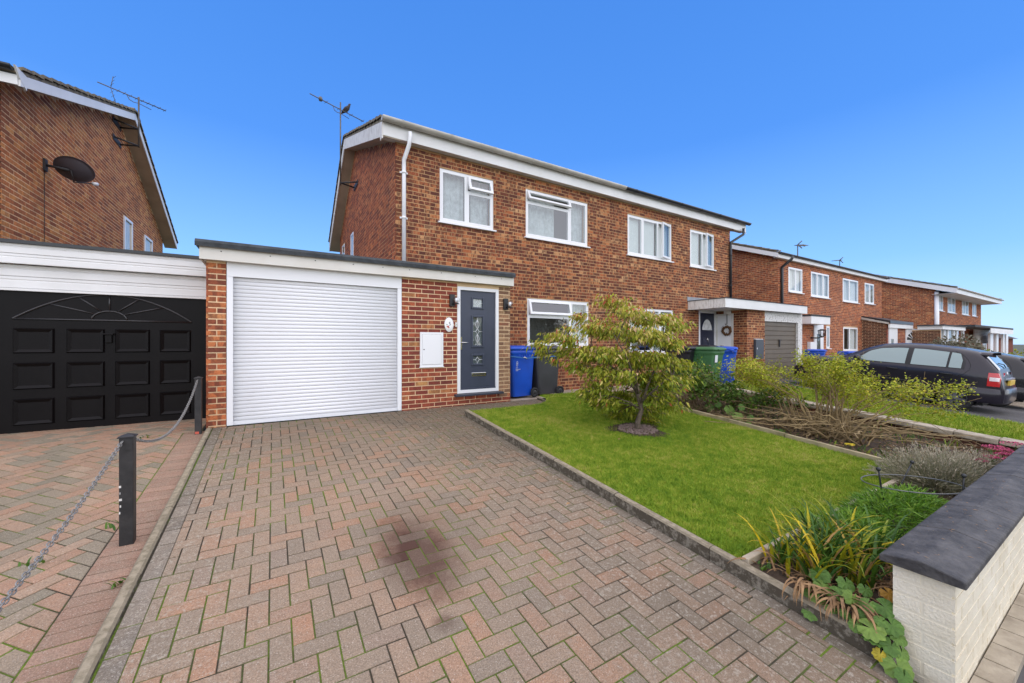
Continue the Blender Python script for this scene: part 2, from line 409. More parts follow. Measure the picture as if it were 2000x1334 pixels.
def grass_mat():
    m, n, l, b = newmat('grass')
    t = tone_socket(n, l)
    p = worldpos(n)
    big = noise(n, l, 1.5, 5, p, 0.65)
    mid = noise(n, l, 9.0, 6, p, 0.72)
    fi = noise(n, l, 45, 3, p)
    k = mathn(n, l, 'ADD', mathn(n, l, 'MULTIPLY', big.outputs[0], 0.35), mathn(n, l, 'MULTIPLY', mid.outputs[0], 0.65))
    v = mathn(n, l, 'ADD', maprange(n, l, k, 0.37, 0.63, 0.0, 0.66), mathn(n, l, 'MULTIPLY', t, 0.4))
    r = ramp(n, [(0.0, (0.10, 0.20, 0.016)), (0.35, (0.20, 0.315, 0.024)), (0.58, (0.31, 0.40, 0.036)), (0.78, (0.44, 0.44, 0.075)), (1.0, (0.56, 0.47, 0.17))])
    l.new(v, r.inputs[0])
    c = mixc(n, l, maprange(n, l, fi.outputs[0], 0.35, 0.7, 0, 0.3), r.outputs[0], (0.07, 0.14, 0.01))
    l.new(c, b.inputs['Base Color'])
    b.inputs['Roughness'].default_value = 0.7
    b.inputs['Specular IOR Level'].default_value = 0.15
    bump(n, l, b, fi.outputs[0], 0.8, 0.02)
grass_mat()

# ------------------------------------------------------------------ object helpers
def link(o):
    COL.objects.link(o); return o
def thing(name, label, cat, loc=(0, 0, 0), rz=0.0, group=None):
    o = bpy.data.objects.new(name, None)
    o.empty_display_size = 0.2
    o.location = loc; o.rotation_euler = (0, 0, rz)
    link(o)
    return tag(o, label, cat, group)
def tag(o, label=None, cat=None, group=None, kind=None):
    for k, v in (('label', label), ('category', cat), ('group', group), ('kind', kind)):
        if v: o[k] = v
    return o
def root_loc(o):
    while o is not None and o.parent is not None: o = o.parent
    return Vector(o.location) if o is not None else Vector((0, 0, 0))
class MB:
    """Collects shapes; build() links them as ONE mesh object."""
    def __init__(s):
        s.v = []; s.f = []; s.m = []; s.t = []; s.sm = []
    def add(s, verts, faces, mi=0, tone=0.0, smooth=False):
        k = len(s.v)
        s.v.extend([tuple(p) for p in verts])
        for f in faces:
            s.f.append(tuple(i + k for i in f)); s.m.append(mi); s.t.append(tone); s.sm.append(smooth)
    def box(s, a, b, mi=0, tone=0.0, M=None):
        (x0, y0, z0), (x1, y1, z1) = a, b
        vs = [(x0, y0, z0), (x1, y0, z0), (x1, y1, z0), (x0, y1, z0), (x0, y0, z1), (x1, y0, z1), (x1, y1, z1), (x0, y1, z1)]
        if M is not None: vs = [M @ Vector(p) for p in vs]
        s.add(vs, [(0, 3, 2, 1), (4, 5, 6, 7), (0, 1, 5, 4), (1, 2, 6, 5), (2, 3, 7, 6), (3, 0, 4, 7)], mi, tone)
    def prism(s, poly, vec, mi=0, tone=0.0, smooth=False):
        """poly: list of 3D points of a planar loop, extruded along vec."""
        n = len(poly); vec = Vector(vec)
        vs = [Vector(p) for p in poly] + [Vector(p) + vec for p in poly]
        s.add(vs, [tuple(range(n))[::-1], tuple(range(n, 2 * n))], mi, tone)
        k = len(s.v) - 2 * n
        for i in range(n):
            j = (i + 1) % n
            s.f.append((k + i, k + j, k + n + j, k + n + i)); s.m.append(mi); s.t.append(tone); s.sm.append(smooth)
    def tube(s, pts, r, n=8, mi=0, tone=0.0, closed=False):
        pts = [Vector(p) for p in pts]; rs = r if isinstance(r, (list, tuple)) else [r] * len(pts)
        N = len(pts); vs = []
        ref = None
        for i, p in enumerate(pts):
            a = pts[(i - 1) % N] if (closed or i > 0) else p
            b = pts[(i + 1) % N] if (closed or i < N - 1) else p
            d = (b - a)
            d = d.normalized() if d.length > 1e-9 else Vector((0, 0, 1))
            if ref is None:
                ref = d.cross(Vector((0, 0, 1)))
                if ref.length < 0.05: ref = d.cross(Vector((1, 0, 0)))
            ref = (ref - d * ref.dot(d)).normalized()
            q = d.cross(ref)
            for k in range(n):
                an = 2 * math.pi * k / n
                vs.append(p + (ref * math.cos(an) + q * math.sin(an)) * rs[i])
        fs = []
        for i in range(N if closed else N - 1):
            j = (i + 1) % N
            for k in range(n):
                k2 = (k + 1) % n
                fs.append((i * n + k, i * n + k2, j * n + k2, j * n + k))
        if not closed:
            fs.append(tuple(range(n))[::-1]); fs.append(tuple((N - 1) * n + k for k in range(n)))
        s.add(vs, fs, mi, tone, True)
    def lathe(s, prof, n=16, origin=(0, 0, 0), M=None, mi=0, tone=0.0):
        vs = []; o = Vector(origin)
        for (r, z) in prof:
            for k in range(n):
                a = 2 * math.pi * k / n
                p = Vector((r * math.cos(a), r * math.sin(a), z))
                vs.append((M @ p if M is not None else p) + o)
        fs = []
        for i in range(len(prof) - 1):
            for k in range(n):
                k2 = (k + 1) % n
                fs.append((i * n + k, i * n + k2, (i + 1) * n + k2, (i + 1) * n + k))
        fs.append(tuple(range(n))[::-1]); fs.append(tuple((len(prof) - 1) * n + k for k in range(n)))
        s.add(vs, fs, mi, tone, True)
    def build(s, name, mats, parent=None, local=False, tone=True):
        me = bpy.data.meshes.new(name)
        off = root_loc(parent) if (parent is not None and not local) else Vector((0, 0, 0))
        vs = s.v if local or parent is None else [(p[0] - off.x, p[1] - off.y, p[2] - off.z) for p in s.v]
        me.from_pydata(vs, [], s.f)
        for m in (mats if isinstance(mats, (list, tuple)) else [mats]): me.materials.append(MATS[m] if isinstance(m, str) else m)
        if s.f:
            me.polygons.foreach_set('material_index', s.m)
            me.polygons.foreach_set('use_smooth', s.sm)
            if any(s.t):
                a = me.attributes.new('tone', 'FLOAT', 'FACE'); a.data.foreach_set('value', s.t)
        me.update()
        o = bpy.data.objects.new(name, me)
        o.color = (0, 0, 0, 1)
        link(o)
        if parent is not None: o.parent = parent
        return o
def one(name, mats, parent, fn, local=False):
    m = MB(); fn(m); return m.build(name, mats, parent, local)
def boxo(name, mat, parent, a, b, local=False):
    m = MB(); m.box(a, b); return m.build(name, mat, parent, local)
def bevel(o, width=0.01, seg=2, angle=40):
    b = o.modifiers.new('bevel', 'BEVEL'); b.width = width; b.segments = seg; b.limit_method = 'ANGLE'; b.angle_limit = R(angle)
    return o
def copy_tree(o, parent=None):
    c = o.copy(); link(c); c.parent = parent
    for ch in [x for x in COL.objects if x.parent == o]: copy_tree(ch, c)
    return c
def np_mesh(name, verts, faces, mat, tones=None, parent=None, smooth=False, local=False):
    """Large meshes from numpy arrays; faces all have the same vertex count."""
    me = bpy.data.meshes.new(name)
    nv, (nf, k) = len(verts), faces.shape
    if parent is not None and not local: verts = verts - np.array(root_loc(parent))
    me.vertices.add(nv); me.vertices.foreach_set('co', np.ascontiguousarray(verts, np.float32).ravel())
    me.loops.add(nf * k); me.loops.foreach_set('vertex_index', np.ascontiguousarray(faces, np.int32).ravel())
    me.polygons.add(nf); me.polygons.foreach_set('loop_start', np.arange(0, nf * k, k, dtype=np.int32))
    me.polygons.foreach_set('loop_total', np.full(nf, k, np.int32))
    if smooth: me.polygons.foreach_set('use_smooth', np.ones(nf, bool))
    me.materials.append(MATS[mat])
    if tones is not None:
        a = me.attributes.new('tone', 'FLOAT', 'FACE'); a.data.foreach_set('value', np.ascontiguousarray(tones, np.float32))
    me.update(calc_edges=True); me.validate()
    o = bpy.data.objects.new(name, me); o.color = (0, 0, 0, 1); link(o)
    if parent is not None: o.parent = parent
    return o
# ================================================================== THE GROUND
def struct(name, mb, mats, label=None):
    o = mb.build(name, mats); o['kind'] = 'structure'
    if label: o['label'] = label
    return o
def sheet(mb, x0, x1, y0, y1, off, nx=None, ny=None, mi=0):
    nx = nx or max(1, int((x1 - x0) / 1.5)); ny = ny or max(1, int((y1 - y0) / 0.8))
    xs = [x0 + (x1 - x0) * i / nx for i in range(nx + 1)]
    ys = sorted(set([y0 + (y1 - y0) * j / ny for j in range(ny + 1)] + ([6.5] if y0 < 6.5 < y1 else [])))
    vs = [(x, y, gz(x, y) + off) for y in ys for x in xs]
    k = len(xs)
    fs = [(j * k + i, j * k + i + 1, (j + 1) * k + i + 1, (j + 1) * k + i) for j in range(len(ys) - 1) for i in range(k - 1)]
    mb.add(vs, fs, mi, 0.0, True)

m = MB()
xs = [-900, -300, -100, -40, -15, -8, -4, 0, 4, 8, 12.5, 16, 20, 25, 30, 40, 60, 120, 400, 1200]
ys = [-600, -200, -60, -20, -6, -1.2, 0, 1, 2, 3, 4, 5, 6.5, 8, 12, 20, 40, 100, 300, 1200]
vs = [(x, y, gz(x, y) - 0.16) for y in ys for x in xs]
k = len(xs)
m.add(vs, [(j * k + i, j * k + i + 1, (j + 1) * k + i + 1, (j + 1) * k + i) for j in range(len(ys) - 1) for i in range(k - 1)])
struct('ground', m, 'ground_dull')

m = MB(); sheet(m, 2.60, 40, -1.4, 0.62, -0.11); struct('pavement', m, 'tarmac')
m = MB(); sheet(m, -14, 60, -9, -1.45, -0.14); struct('road', m, 'tarmac')
m = MB(); sheet(m, 3.95, 12.3, 6.52, 7.42, -0.006); struct('path', m, 'concrete')
m = MB(); sheet(m, 11.62, 16.6, -1.4, 6.45, 0.0); struct('driveway', m, 'tarmac', 'dark tarmac drive beneath the parked hatchback')
m = MB(); sheet(m, 11.22, 11.62, -1.3, 6.4, 0.06); sheet(m, 9.6, 11.22, 5.6, 6.5, 0.055); struct('path', m, 'concrete', 'pale concrete strip beside the next lawn')
m = MB(); sheet(m, 16.6, 60, 0.6, 6.9, -0.02); struct('driveway', m, 'concrete', 'shared hard standing before the farther houses')

# ------------------------------------------------------------------ pavers
def clip_poly(poly, x0, x1, y0, y1):
    for (ax, lim, sg) in ((0, x0, 1), (0, x1, -1), (1, y0, 1), (1, y1, -1)):
        out = []
        for i in range(len(poly)):
            a, b = poly[i], poly[(i + 1) % len(poly)]
            da, db = sg * (a[ax] - lim), sg * (b[ax] - lim)
            if da >= 0: out.append(a)
            if (da >= 0) != (db >= 0):
                t = da / (da - db)
                out.append((a[0] + (b[0] - a[0]) * t, a[1] + (b[1] - a[1]) * t))
        poly = out
        if len(poly) < 3: return []
    return poly
def area(poly):
    return 0.5 * abs(sum(poly[i][0] * poly[(i + 1) % len(poly)][1] - poly[(i + 1) % len(poly)][0] * poly[i][1] for i in range(len(poly))))
class Paving:
    U = 0.1015
    def __init__(s, root, off):
        s.root = root; s.off = off; s.items = []           # (poly, mat, tone, full, angle)
    def herring(s, x0, x1, y0, y1, ang, mat, ox=0.0, oy=0.0):
        U = s.U; ca, sa = math.cos(ang), math.sin(ang)
        Rr = int(max(x1 - x0, y1 - y0) / U * 0.75) + 6
        mx, my = (x0 + x1) / 2 + ox, (y0 + y1) / 2 + oy
        for i in range(-Rr, Rr):
            for j in range(-Rr, Rr):
                q = (i - j) % 4
                if q == 0: r = (i, j, i + 2, j + 1)
                elif q == 3: r = (i, j, i + 1, j + 2)
                else: continue
                g = 0.036
                p = [(r[0] + g, r[1] + g), (r[2] - g, r[1] + g), (r[2] - g, r[3] - g), (r[0] + g, r[3] - g)]
                p = [(mx + (a * ca - b * sa) * U, my + (a * sa + b * ca) * U) for a, b in p]
                c = clip_poly(p, x0, x1, y0, y1)
                if len(c) < 3 or area(c) < 0.0012: continue
                full = len(c) == 4 and area(c) > 0.97 * area(p)
                s.items.append((p if full else c, mat, random.random(), full, ang + (math.pi / 2 if q == 3 else 0)))
    def row(s, x0, x1, y0, y1, along, mat, wid):
        """One line of pavers set along y; each takes `along` of y."""
        y = y0
        while y < y1 - 0.02:
            b = min(y + along, y1)
            e = .0035; p = [(x0 + e, y + e), (x1 - e, y + e), (x1 - e, b - e), (x0 + e, b - e)]
            s.items.append((p, mat, random.random(), False, 0))
            y = b
    def finish(s, nmax):
        def cen(p): return (sum(a for a, b in p) / len(p), sum(b for a, b in p) / len(p))
        rank = []
        for it in s.items:
            c = cen(it[0]); z = gz(*c) + s.off
            rank.append((-seen_px((c[0], c[1], z)) * math.sqrt(area(it[0])), len(rank)))
        rank.sort()
        single = set(i for v, i in rank[:nmax] if v < 0)
        mats = sorted(set(it[1] for it in s.items))
        rest = MB(); tilt = math.atan(SL); shared = {}
        for i, (p, mat, tone, full, ang) in enumerate(s.items):
            c = cen(p); dz = random.uniform(-0.0025, 0.0015)
            if i in single:
                key = (mat, 'full') if full else None
                q = [((a - c[0]), (b - c[1])) for a, b in p]
                if full:
                    ca, sa = math.cos(-ang), math.sin(-ang)
                    q = [(a * ca - b * sa, a * sa + b * ca) for a, b in q]
                me = shared.get(key) if key else None
                if me is None:
                    mm = MB(); n = len(q); ch = 0.004
                    low = [(a, b, -0.03) for a, b in q]; mid = [(a, b, -ch * 0.8) for a, b in q]
                    L = [max(1e-6, math.hypot(a, b)) for a, b in q]
                    top = [(a * (1 - ch / l), b * (1 - ch / l), 0.0) for (a, b), l in zip(q, L)]
                    vs = low + mid + top; fs = [tuple(range(2 * n, 3 * n))]
                    for u in range(n):
                        v = (u + 1) % n
                        fs += [(u, v, n + v, n + u), (n + u, n + v, 2 * n + v, 2 * n + u)]
                    if full and area(p) > 0 and sum(q[k][0] * q[(k + 1) % n][1] - q[(k + 1) % n][0] * q[k][1] for k in range(n)) < 0: fs = [f[::-1] for f in fs]
                    me = bpy.data.meshes.new('paver'); me.from_pydata(vs, [], fs); me.materials.append(MATS[mat]); me.update()
                    if key: shared[key] = me
                o = bpy.data.objects.new('paver', me); link(o); o.parent = s.root
                t2 = tilt if c[1] < 6.5 else 0
                o.rotation_euler = (Matrix.Rotation(t2 + random.gauss(0, 0.008), 3, 'X') @ Matrix.Rotation(random.gauss(0, 0.008), 3, 'Y') @ Matrix.Rotation(ang if full else 0, 3, 'Z')).to_euler()
                o.location = Vector((c[0], c[1], gz(*c) + s.off + dz)) - root_loc(s.root)
                o.color = (tone, 0, 0, 1)
            else:
                ch = 0.003; n = len(p)
                gx, gy = random.gauss(0, 0.006), random.gauss(0, 0.006)
                zt = lambda a, b: gz(a, b) + s.off + dz + gx * (a - c[0]) + gy * (b - c[1])
                L = [max(1e-6, math.hypot(a - c[0], b - c[1])) for a, b in p]
                top = [(c[0] + (a - c[0]) * (1 - ch / l), c[1] + (b - c[1]) * (1 - ch / l)) for (a, b), l in zip(p, L)]
                vs = [(a, b, zt(a, b) - 0.02) for a, b in p] + [(a, b, zt(a, b)) for a, b in top]
                fs = [tuple(range(n, 2 * n))] + [(u, (u + 1) % n, n + (u + 1) % n, n + u) for u in range(n)]
                rest.add(vs, fs, mats.index(mat), tone)
        if rest.v:
            o = rest.build('paver_field', mats, s.root); o['kind'] = 'stuff'

m = MB(); sheet(m, -0.69, 2.68, -0.5, 6.5, -0.0050); sheet(m, 2.68, 4.6, 5.80, 6.5, -0.0050)
drive = struct('driveway', m, 'joint_moss', 'pinkish block paved drive with mossy joints before the white garage door')
pv = Paving(drive, 0.0)
pv.row(-0.68, -0.58, -0.45, 6.5, 0.2, 'paver_grey', .1)
pv.row(2.56, 2.66, -0.45, 5.86, 0.2, 'paver_grey', .1)
pv.herring(-0.58, 2.56, -0.45, 6.49, 0.0, 'paver_pink', 0.006, 0.02)
pv.herring(2.56, 4.50, 5.88, 6.49, 0.0, 'paver_pink', 0.0, 0.0)
pv.finish(300)
m = MB(); sheet(m, -4.4, -0.74, -0.5, 6.5, -0.0352); sheet(m, -4.4, -0.80, 6.5, 7.62, -0.0352)
ndrive = struct('driveway', m, 'joint_moss', 'red and grey block paved drive before the black garage door')
pv = Paving(ndrive, -0.03)
pv.row(-0.985, -0.755, -0.45, 6.5, 0.1015, 'paver_red', .2)
pv.herring(-4.3, -0.99, -0.45, 6.49, R(45), 'paver_mixed')
pv.herring(-4.3, -0.82, 6.50, 7.6, R(45), 'paver_mixed')
pv.finish(300)

# ------------------------------------------------------------------ kerbs and edgings
def stones(root_name, label, mat, x0, x1, y0, y1, top, bot, lens, child, jit=0.004):
    m = MB(); m.box((x0 + .012, y0 + 0.01, gz(x0, y0) + bot - 0.05), (x1 - .012, y0 + 0.03, gz(x0, y0) + bot))
    root = bpy.data.objects.new(root_name, None); link(root); root['kind'] = 'structure'; root['label'] = label
    y = y0
    while y < y1 - 0.05:
        b = min(y + lens, y1)
        mm = MB(); jx = random.uniform(-jit, jit); jz = random.uniform(-jit, jit)
        prof = []
        for yy in (y + 0.003, b - 0.003):
            zz = gz(x0, yy)
            prof.append([(x0 + jx, yy, zz + bot), (x1 + jx, yy, zz + bot), (x1 + jx, yy, zz + top + jz - .012), (x1 + jx - .012, yy, zz + top + jz), (x0 + jx + .012, yy, zz + top + jz), (x0 + jx, yy, zz + top + jz - .012)])
        vs = prof[0] + prof[1]
        mm.add(vs, [tuple(range(6)), tuple(range(6, 12))[::-1]] + [(i, 6 + i, 6 + (i + 1) % 6, (i + 1) % 6) for i in range(6)])
        mm.build(child, mat, root)
        y = b
    return root
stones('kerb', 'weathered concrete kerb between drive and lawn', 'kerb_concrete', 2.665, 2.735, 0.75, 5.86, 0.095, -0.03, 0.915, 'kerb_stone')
stones('edging_strip', 'narrow concrete edging dividing the two block drives', 'kerb_concrete', -0.748, -0.688, -0.45, 6.44, 0.022, -0.06, 0.915, 'kerb_stone')
# path edge beside the lawn
root = bpy.data.objects.new('kerb', None); link(root); root['kind'] = 'structure'; root['label'] = 'flush edging where the path meets the lawn'
pts = [(2.74, 5.86), (3.4, 5.86), (4.0, 5.87), (4.35, 5.9), (4.5, 6.0), (4.56, 6.16), (4.57, 6.34), (4.56, 6.5)]
for a, b in zip(pts[:-1], pts[1:]):
    d = Vector((b[0] - a[0], b[1] - a[1])).normalized() * 0.004; nrm = Vector((-d.y, d.x)).normalized() * 0.025
    mm = MB(); q = [(a[0] + d.x - nrm.x, a[1] + d.y - nrm.y), (b[0] - d.x - nrm.x, b[1] - d.y - nrm.y), (b[0] - d.x + nrm.x, b[1] - d.y + nrm.y), (a[0] + d.x + nrm.x, a[1] + d.y + nrm.y)]
    mm.add([(u, v, gz(u, v) - .04) for u, v in q] + [(u, v, gz(u, v) + .022) for u, v in q], [(4, 5, 6, 7), (0, 1, 5, 4), (1, 2, 6, 5), (2, 3, 7, 6), (3, 0, 4, 7)])
    mm.build('kerb_stone', 'kerb_concrete', root)

# ------------------------------------------------------------------ soil, lawns
LOFF = 0.07
m = MB(); sheet(m, 2.74, 6.42, 0.72, 1.46, 0.062, 10, 4); sheet(m, 6.46, 9.06, 0.72, 6.52, -0.02, 8, 14)
# uneven soil
m.v = [(x, y, z + random.uniform(-.012, .018)) for x, y, z in m.v]
struct('flower_bed', m, 'soil')
def in_lawn(x, y):
    if not (2.745 < x < 6.39 and 1.49 < y < 6.5): return False
    if x < 4.6 and y > 5.88:
        return (x - 4.02) ** 2 / 0.6 ** 2 + (y - 6.5) ** 2 / 0.62 ** 2 > 1 and x > 4.02
    return True
TREE = on_ground(1255, 842, LOFF); TREE = Vector((4.63, 4.02, gz(4.6, 4.0) + LOFF))
m = MB(); sheet(m, 2.735, 6.40, 1.47, 5.86, LOFF - .012, 12, 14); sheet(m, 4.58, 6.40, 5.86, 6.50, LOFF - .012, 6, 3)
lawn = struct('lawn', m, 'grass', 'sunlit front lawn around the small tree')
def blades(name, n, x0, x1, y0, y1, off, h0, h1, test=None, wid=0.0035, dens=None):
    xs = rng.uniform(x0, x1, n); ys = rng.uniform(y0, y1, n)
    if dens is not None:
        keep = rng.random(n) < dens(xs, ys); xs, ys = xs[keep], ys[keep]
    if test is not None:
        keep = np.array([test(a, b) for a, b in zip(xs, ys)]); xs, ys = xs[keep], ys[keep]
    n = len(xs)
    zs = SL * np.minimum(ys, 6.5) + off - np.where(xs > 12.5, 0.033 * (xs - 12.5), 0)
    h = rng.uniform(h0, h1, n); az = rng.uniform(0, 2 * np.pi, n); lean = rng.uniform(0.2, 1.1, n)
    wd = wid * rng.uniform(0.7, 1.4, n)
    a2 = rng.uniform(0, 2 * np.pi, n)
    b = np.stack([xs, ys, zs], 1)
    side = np.stack([np.cos(a2) * wd, np.sin(a2) * wd, np.zeros(n)], 1)
    tip = b + np.stack([np.cos(az) * h * np.sin(lean), np.sin(az) * h * np.sin(lean), h * np.cos(lean)], 1)
    v = np.stack([b - side, b + side, tip], 1).reshape(-1, 3)
    f = np.arange(3 * n).reshape(-1, 3)
    o = np_mesh(name, v, f, 'grass', rng.random(n)); o['kind'] = 'stuff'
    return o
def near_tree(xs, ys):
    r = np.hypot((xs - TREE.x) / 1.0, (ys - TREE.y) / 1.0)
    worn = np.exp(-((xs - 6.0) ** 2 / 0.25 ** 2 + (ys - 3.0) ** 2 / 1.2 ** 2)) * 0.4
    return np.clip(np.where(r < 0.30, 0.03, np.where(r < 0.75, 0.15 + 0.7 * (r - 0.30) / 0.45, 1.0)) - worn, 0, 1) * np.clip(0.35 + 0.75 * (3.2 / (ys + .6)), 0.4, 1)
g = blades('grass', 330000, 2.74, 6.40, 1.48, 6.50, LOFF - .014, 0.014, 0.046, in_lawn, 0.0030, near_tree); g['label'] = 'short mown grass of the front lawn'
# ragged edge over the kerb
g = blades('grass', 5000, 2.715, 2.76, 1.5, 5.86, LOFF - .01, 0.02, 0.05, None, 0.003); g['label'] = 'ragged grass fringe along the kerb'
m = MB(); sheet(m, 9.24, 11.22, -1.3, 5.6, 0.16); struct('lawn', m, 'grass', 'strip of bright lawn beyond the low brown wall')
g = blades('grass', 60000, 9.24, 11.22, -0.4, 5.6, 0.155, 0.03, 0.09, None, 0.006); g['label'] = 'brighter grass of the next garden'
# bare ring of stones round the tree
m = MB()
for k in range(650):
    a = random.uniform(0, 6.283); r = 0.28 * math.sqrt(random.random())
    x, y = TREE.x + r * math.cos(a) * 1.1, TREE.y + r * math.sin(a) * 0.9
    s_ = random.uniform(0.007, 0.016); z = gz(x, y) + LOFF - 0.003
    M = Matrix.Translation((x, y, z)) @ Matrix.Rotation(random.uniform(0, 3), 4, 'Z') @ Matrix.Rotation(random.uniform(-.4, .4), 4, 'X')
    m.box((-s_, -s_ * .7, -s_ * .4), (s_, s_ * .7, s_ * .5), M=M)
o = m.build('gravel', 'gravel_stone'); o['kind'] = 'stuff'; o['label'] = 'pinkish stone chippings round the tree trunk'
m = MB(); n = 110
vs = [(TREE.x, TREE.y, gz(TREE.x, TREE.y) + LOFF - .002)]
for i in range(n):
    a = 2 * math.pi * i / n; r_ = .37 * (1 + .16 * math.sin(3 * a) + .1 * math.sin(5 * a + 1)) * random.uniform(.82, 1.12)
    vs.append((TREE.x + 1.15 * r_ * math.cos(a), TREE.y + r_ * math.sin(a), gz(TREE.x, TREE.y + r_ * math.sin(a)) + LOFF - .004))
m.add(vs, [(0, 1 + i, 1 + (i + 1) % n) for i in range(n)])
struct('soil_patch', m, 'soil')

# ================================================================== BRICKWORK
_bm = {}
def brick_mesh(mat):
    if mat not in _bm:
        me = bpy.data.meshes.new('brick')
        v = [(-.5, -.5, -.5), (.5, -.5, -.5), (.5, .5, -.5), (-.5, .5, -.5), (-.5, -.5, .5), (.5, -.5, .5), (.5, .5, .5), (-.5, .5, .5)]
        me.from_pydata(v, [], [(0, 3, 2, 1), (4, 5, 6, 7), (0, 1, 5, 4), (1, 2, 6, 5), (3, 0, 4, 7)])
        me.materials.append(MATS[mat]); me.update()
        _bm[mat] = me
    return _bm[mat]
def sub_spans(a, b, cuts):
    if b - a < 0.028: return []
    sp = [(a, b)]
    for c, d in cuts:
        sp = [q for (u, v) in sp for q in ((u, min(v, c)), (max(u, d), v)) if q[1] - q[0] > 0.028]
    return sp
class Brickwork:
    CH, BL = 0.075, 0.225
    party = set()
    def __init__(s, root):
        s.root = root; s.b = []
    def courses(s, plane, u0, u1, z0, topf, holes, mat, wall, facing, tones=(0, 1), bl=None, ch=None, quoin=None):
        ch = ch or s.CH; bl = bl or s.BL; k = 0
        zmax = max(topf(u0 + (u1 - u0) * i / 40) for i in range(41))
        while z0 + (k + 1) * ch <= zmax + 1e-4:
            za, zb = z0 + k * ch, z0 + (k + 1) * ch
            cuts = [(h[0] - .004, h[1] + .004) for h in holes if h[2] < zb - .012 and h[3] > za + .012]
            u = u0 - (bl / 2 if k % 2 else 0) + (0.0 if quoin is None else quoin)
            while u < u1:
                a, b = max(u, u0) + (.0065 if u > u0 else 0), min(u + bl, u1) - (.0065 if u + bl < u1 else 0)
                for p, q in sub_spans(a, b, cuts):
                    if topf(p) >= zb - .055 and topf(q) >= zb - .055:
                        c = (p + q) / 2; zc = (za + zb) / 2
                        pos = {'-y': (c, plane, zc), '+x': (plane, c, zc), '-x': (plane, c, zc)}[facing]
                        s.b.append((pos, q - p, ch - .0145, facing, mat, random.uniform(*tones), wall, random.gauss(0, .0007)))
                u += bl
            k += 1
    def front(s, X0, X1, Yf, z0, z1, holes, mat, mortar, thick=0.24, skip=(), name='wall', tones=(0, 1), base=None, lab=None):
        m = MB()
        hs = list(holes)
        xs = sorted(set([X0, X1] + [min(max(v, X0), X1) for h in hs for v in h[:2]]))
        zs = sorted(set([z0, z1] + [min(max(v, z0), z1) for h in hs for v in h[2:]]))
        for j in range(len(zs) - 1):
            run = None
            for i in range(len(xs) - 1):
                cx, cz = (xs[i] + xs[i + 1]) / 2, (zs[j] + zs[j + 1]) / 2
                solid = not any(h[0] < cx < h[1] and h[2] < cz < h[3] for h in hs)
                if solid: run = (run[0], xs[i + 1]) if run else (xs[i], xs[i + 1])
                if (not solid or i == len(xs) - 2) and run:
                    m.box((run[0] + (.006 if run[0] == X0 and X0 not in s.party else 0), Yf + .003, zs[j]), (run[1] - (.006 if run[1] == X1 and X1 not in s.party else 0), Yf + thick, zs[j + 1])); run = None
        wobj = m.build(name, mortar, s.root)
        if lab: wobj['label'] = lab
        s.courses(Yf, X0, X1, z0 if base is None else base, lambda u: z1, hs + list(skip), mat, wobj, '-y', tones)
        return wobj
    def side(s, X, Y0, Y1, z0, prof, facing, mat, mortar, skip=(), thick=0.24, name='wall', tones=(0, 1), lab=None):
        """prof: list of (y, z) along the top from Y0 to Y1."""
        def topf(y):
            for (a, za), (b, zb) in zip(prof[:-1], prof[1:]):
                if a - 1e-6 <= y <= b + 1e-6: return za + (zb - za) * (y - a) / max(b - a, 1e-9)
            return prof[-1][1] if y > prof[-1][0] else prof[0][1]
        m = MB(); sg = 1 if facing == '+x' else -1
        xa = X - sg * .003
        Yb = Y0 + .012
        poly = [(xa, Yb, z0), (xa, Y1, z0)] + [(xa, max(y, Yb), z) for y, z in prof[::-1]]
        if sg > 0: poly = poly[::-1]
        m.prism(poly, (-sg * thick, 0, 0))
        wobj = m.build(name, mortar, s.root)
        if lab: wobj['label'] = lab
        s.courses(X, Y0, Y1, z0, topf, list(skip), mat, wobj, facing, tones)
        return wobj
    def finish(s, nmax, dep=0.022, cover=None):
        """The bricks that show largest become objects of their own, the rest one joined part."""
        off = root_loc(s.root)
        rk = sorted(range(len(s.b)), key=lambda i: -seen_px(s.b[i][0]) * math.sqrt(s.b[i][1] * .065) * (cover(s.b[i]) if cover else 1))
        single = set(i for i in rk[:nmax] if seen_px(s.b[i][0]) > 0)
        mats = sorted(set(b[4] for b in s.b)); rest = MB()
        for i, (pos, ln, ht, fc, mat, tone, wall, jit) in enumerate(s.b):
            x, y, z = pos
            if i in single:
                o = bpy.data.objects.new('brick', brick_mesh(mat)); link(o); o.parent = wall
                if fc == '-y': o.location = (x, y + dep / 2 + jit, z); o.scale = (ln, dep, ht)
                elif fc == '+x': o.location = (x - dep / 2 + jit, y, z); o.scale = (ln, dep, ht); o.rotation_euler = (0, 0, math.pi / 2)
                else: o.location = (x + dep / 2 + jit, y, z); o.scale = (ln, dep, ht); o.rotation_euler = (0, 0, -math.pi / 2)
                o.location = Vector(o.location) - off
                o.color = (tone, 0, 0, 1)
            else:
                h = ht / 2; l = ln / 2; mi = mats.index(mat)
                if fc == '-y': f = lambda a, d, c: (x + a, y + jit + d, z + c)
                elif fc == '+x': f = lambda a, d, c: (x + jit - d, y + a, z + c)
                else: f = lambda a, d, c: (x + jit + d, y - a, z + c)
                vs = [f(-l, 0, -h), f(l, 0, -h), f(l, 0, h), f(-l, 0, h), f(-l, dep, -h), f(l, dep, -h), f(l, dep, h), f(-l, dep, h)]
                rest.add(vs, [(0, 1, 2, 3), (3, 2, 6, 7), (0, 4, 5, 1), (1, 5, 6, 2), (0, 3, 7, 4)], mi, tone)
        if rest.v:
            o = rest.build('brickwork', mats, s.root); o['kind'] = 'stuff'
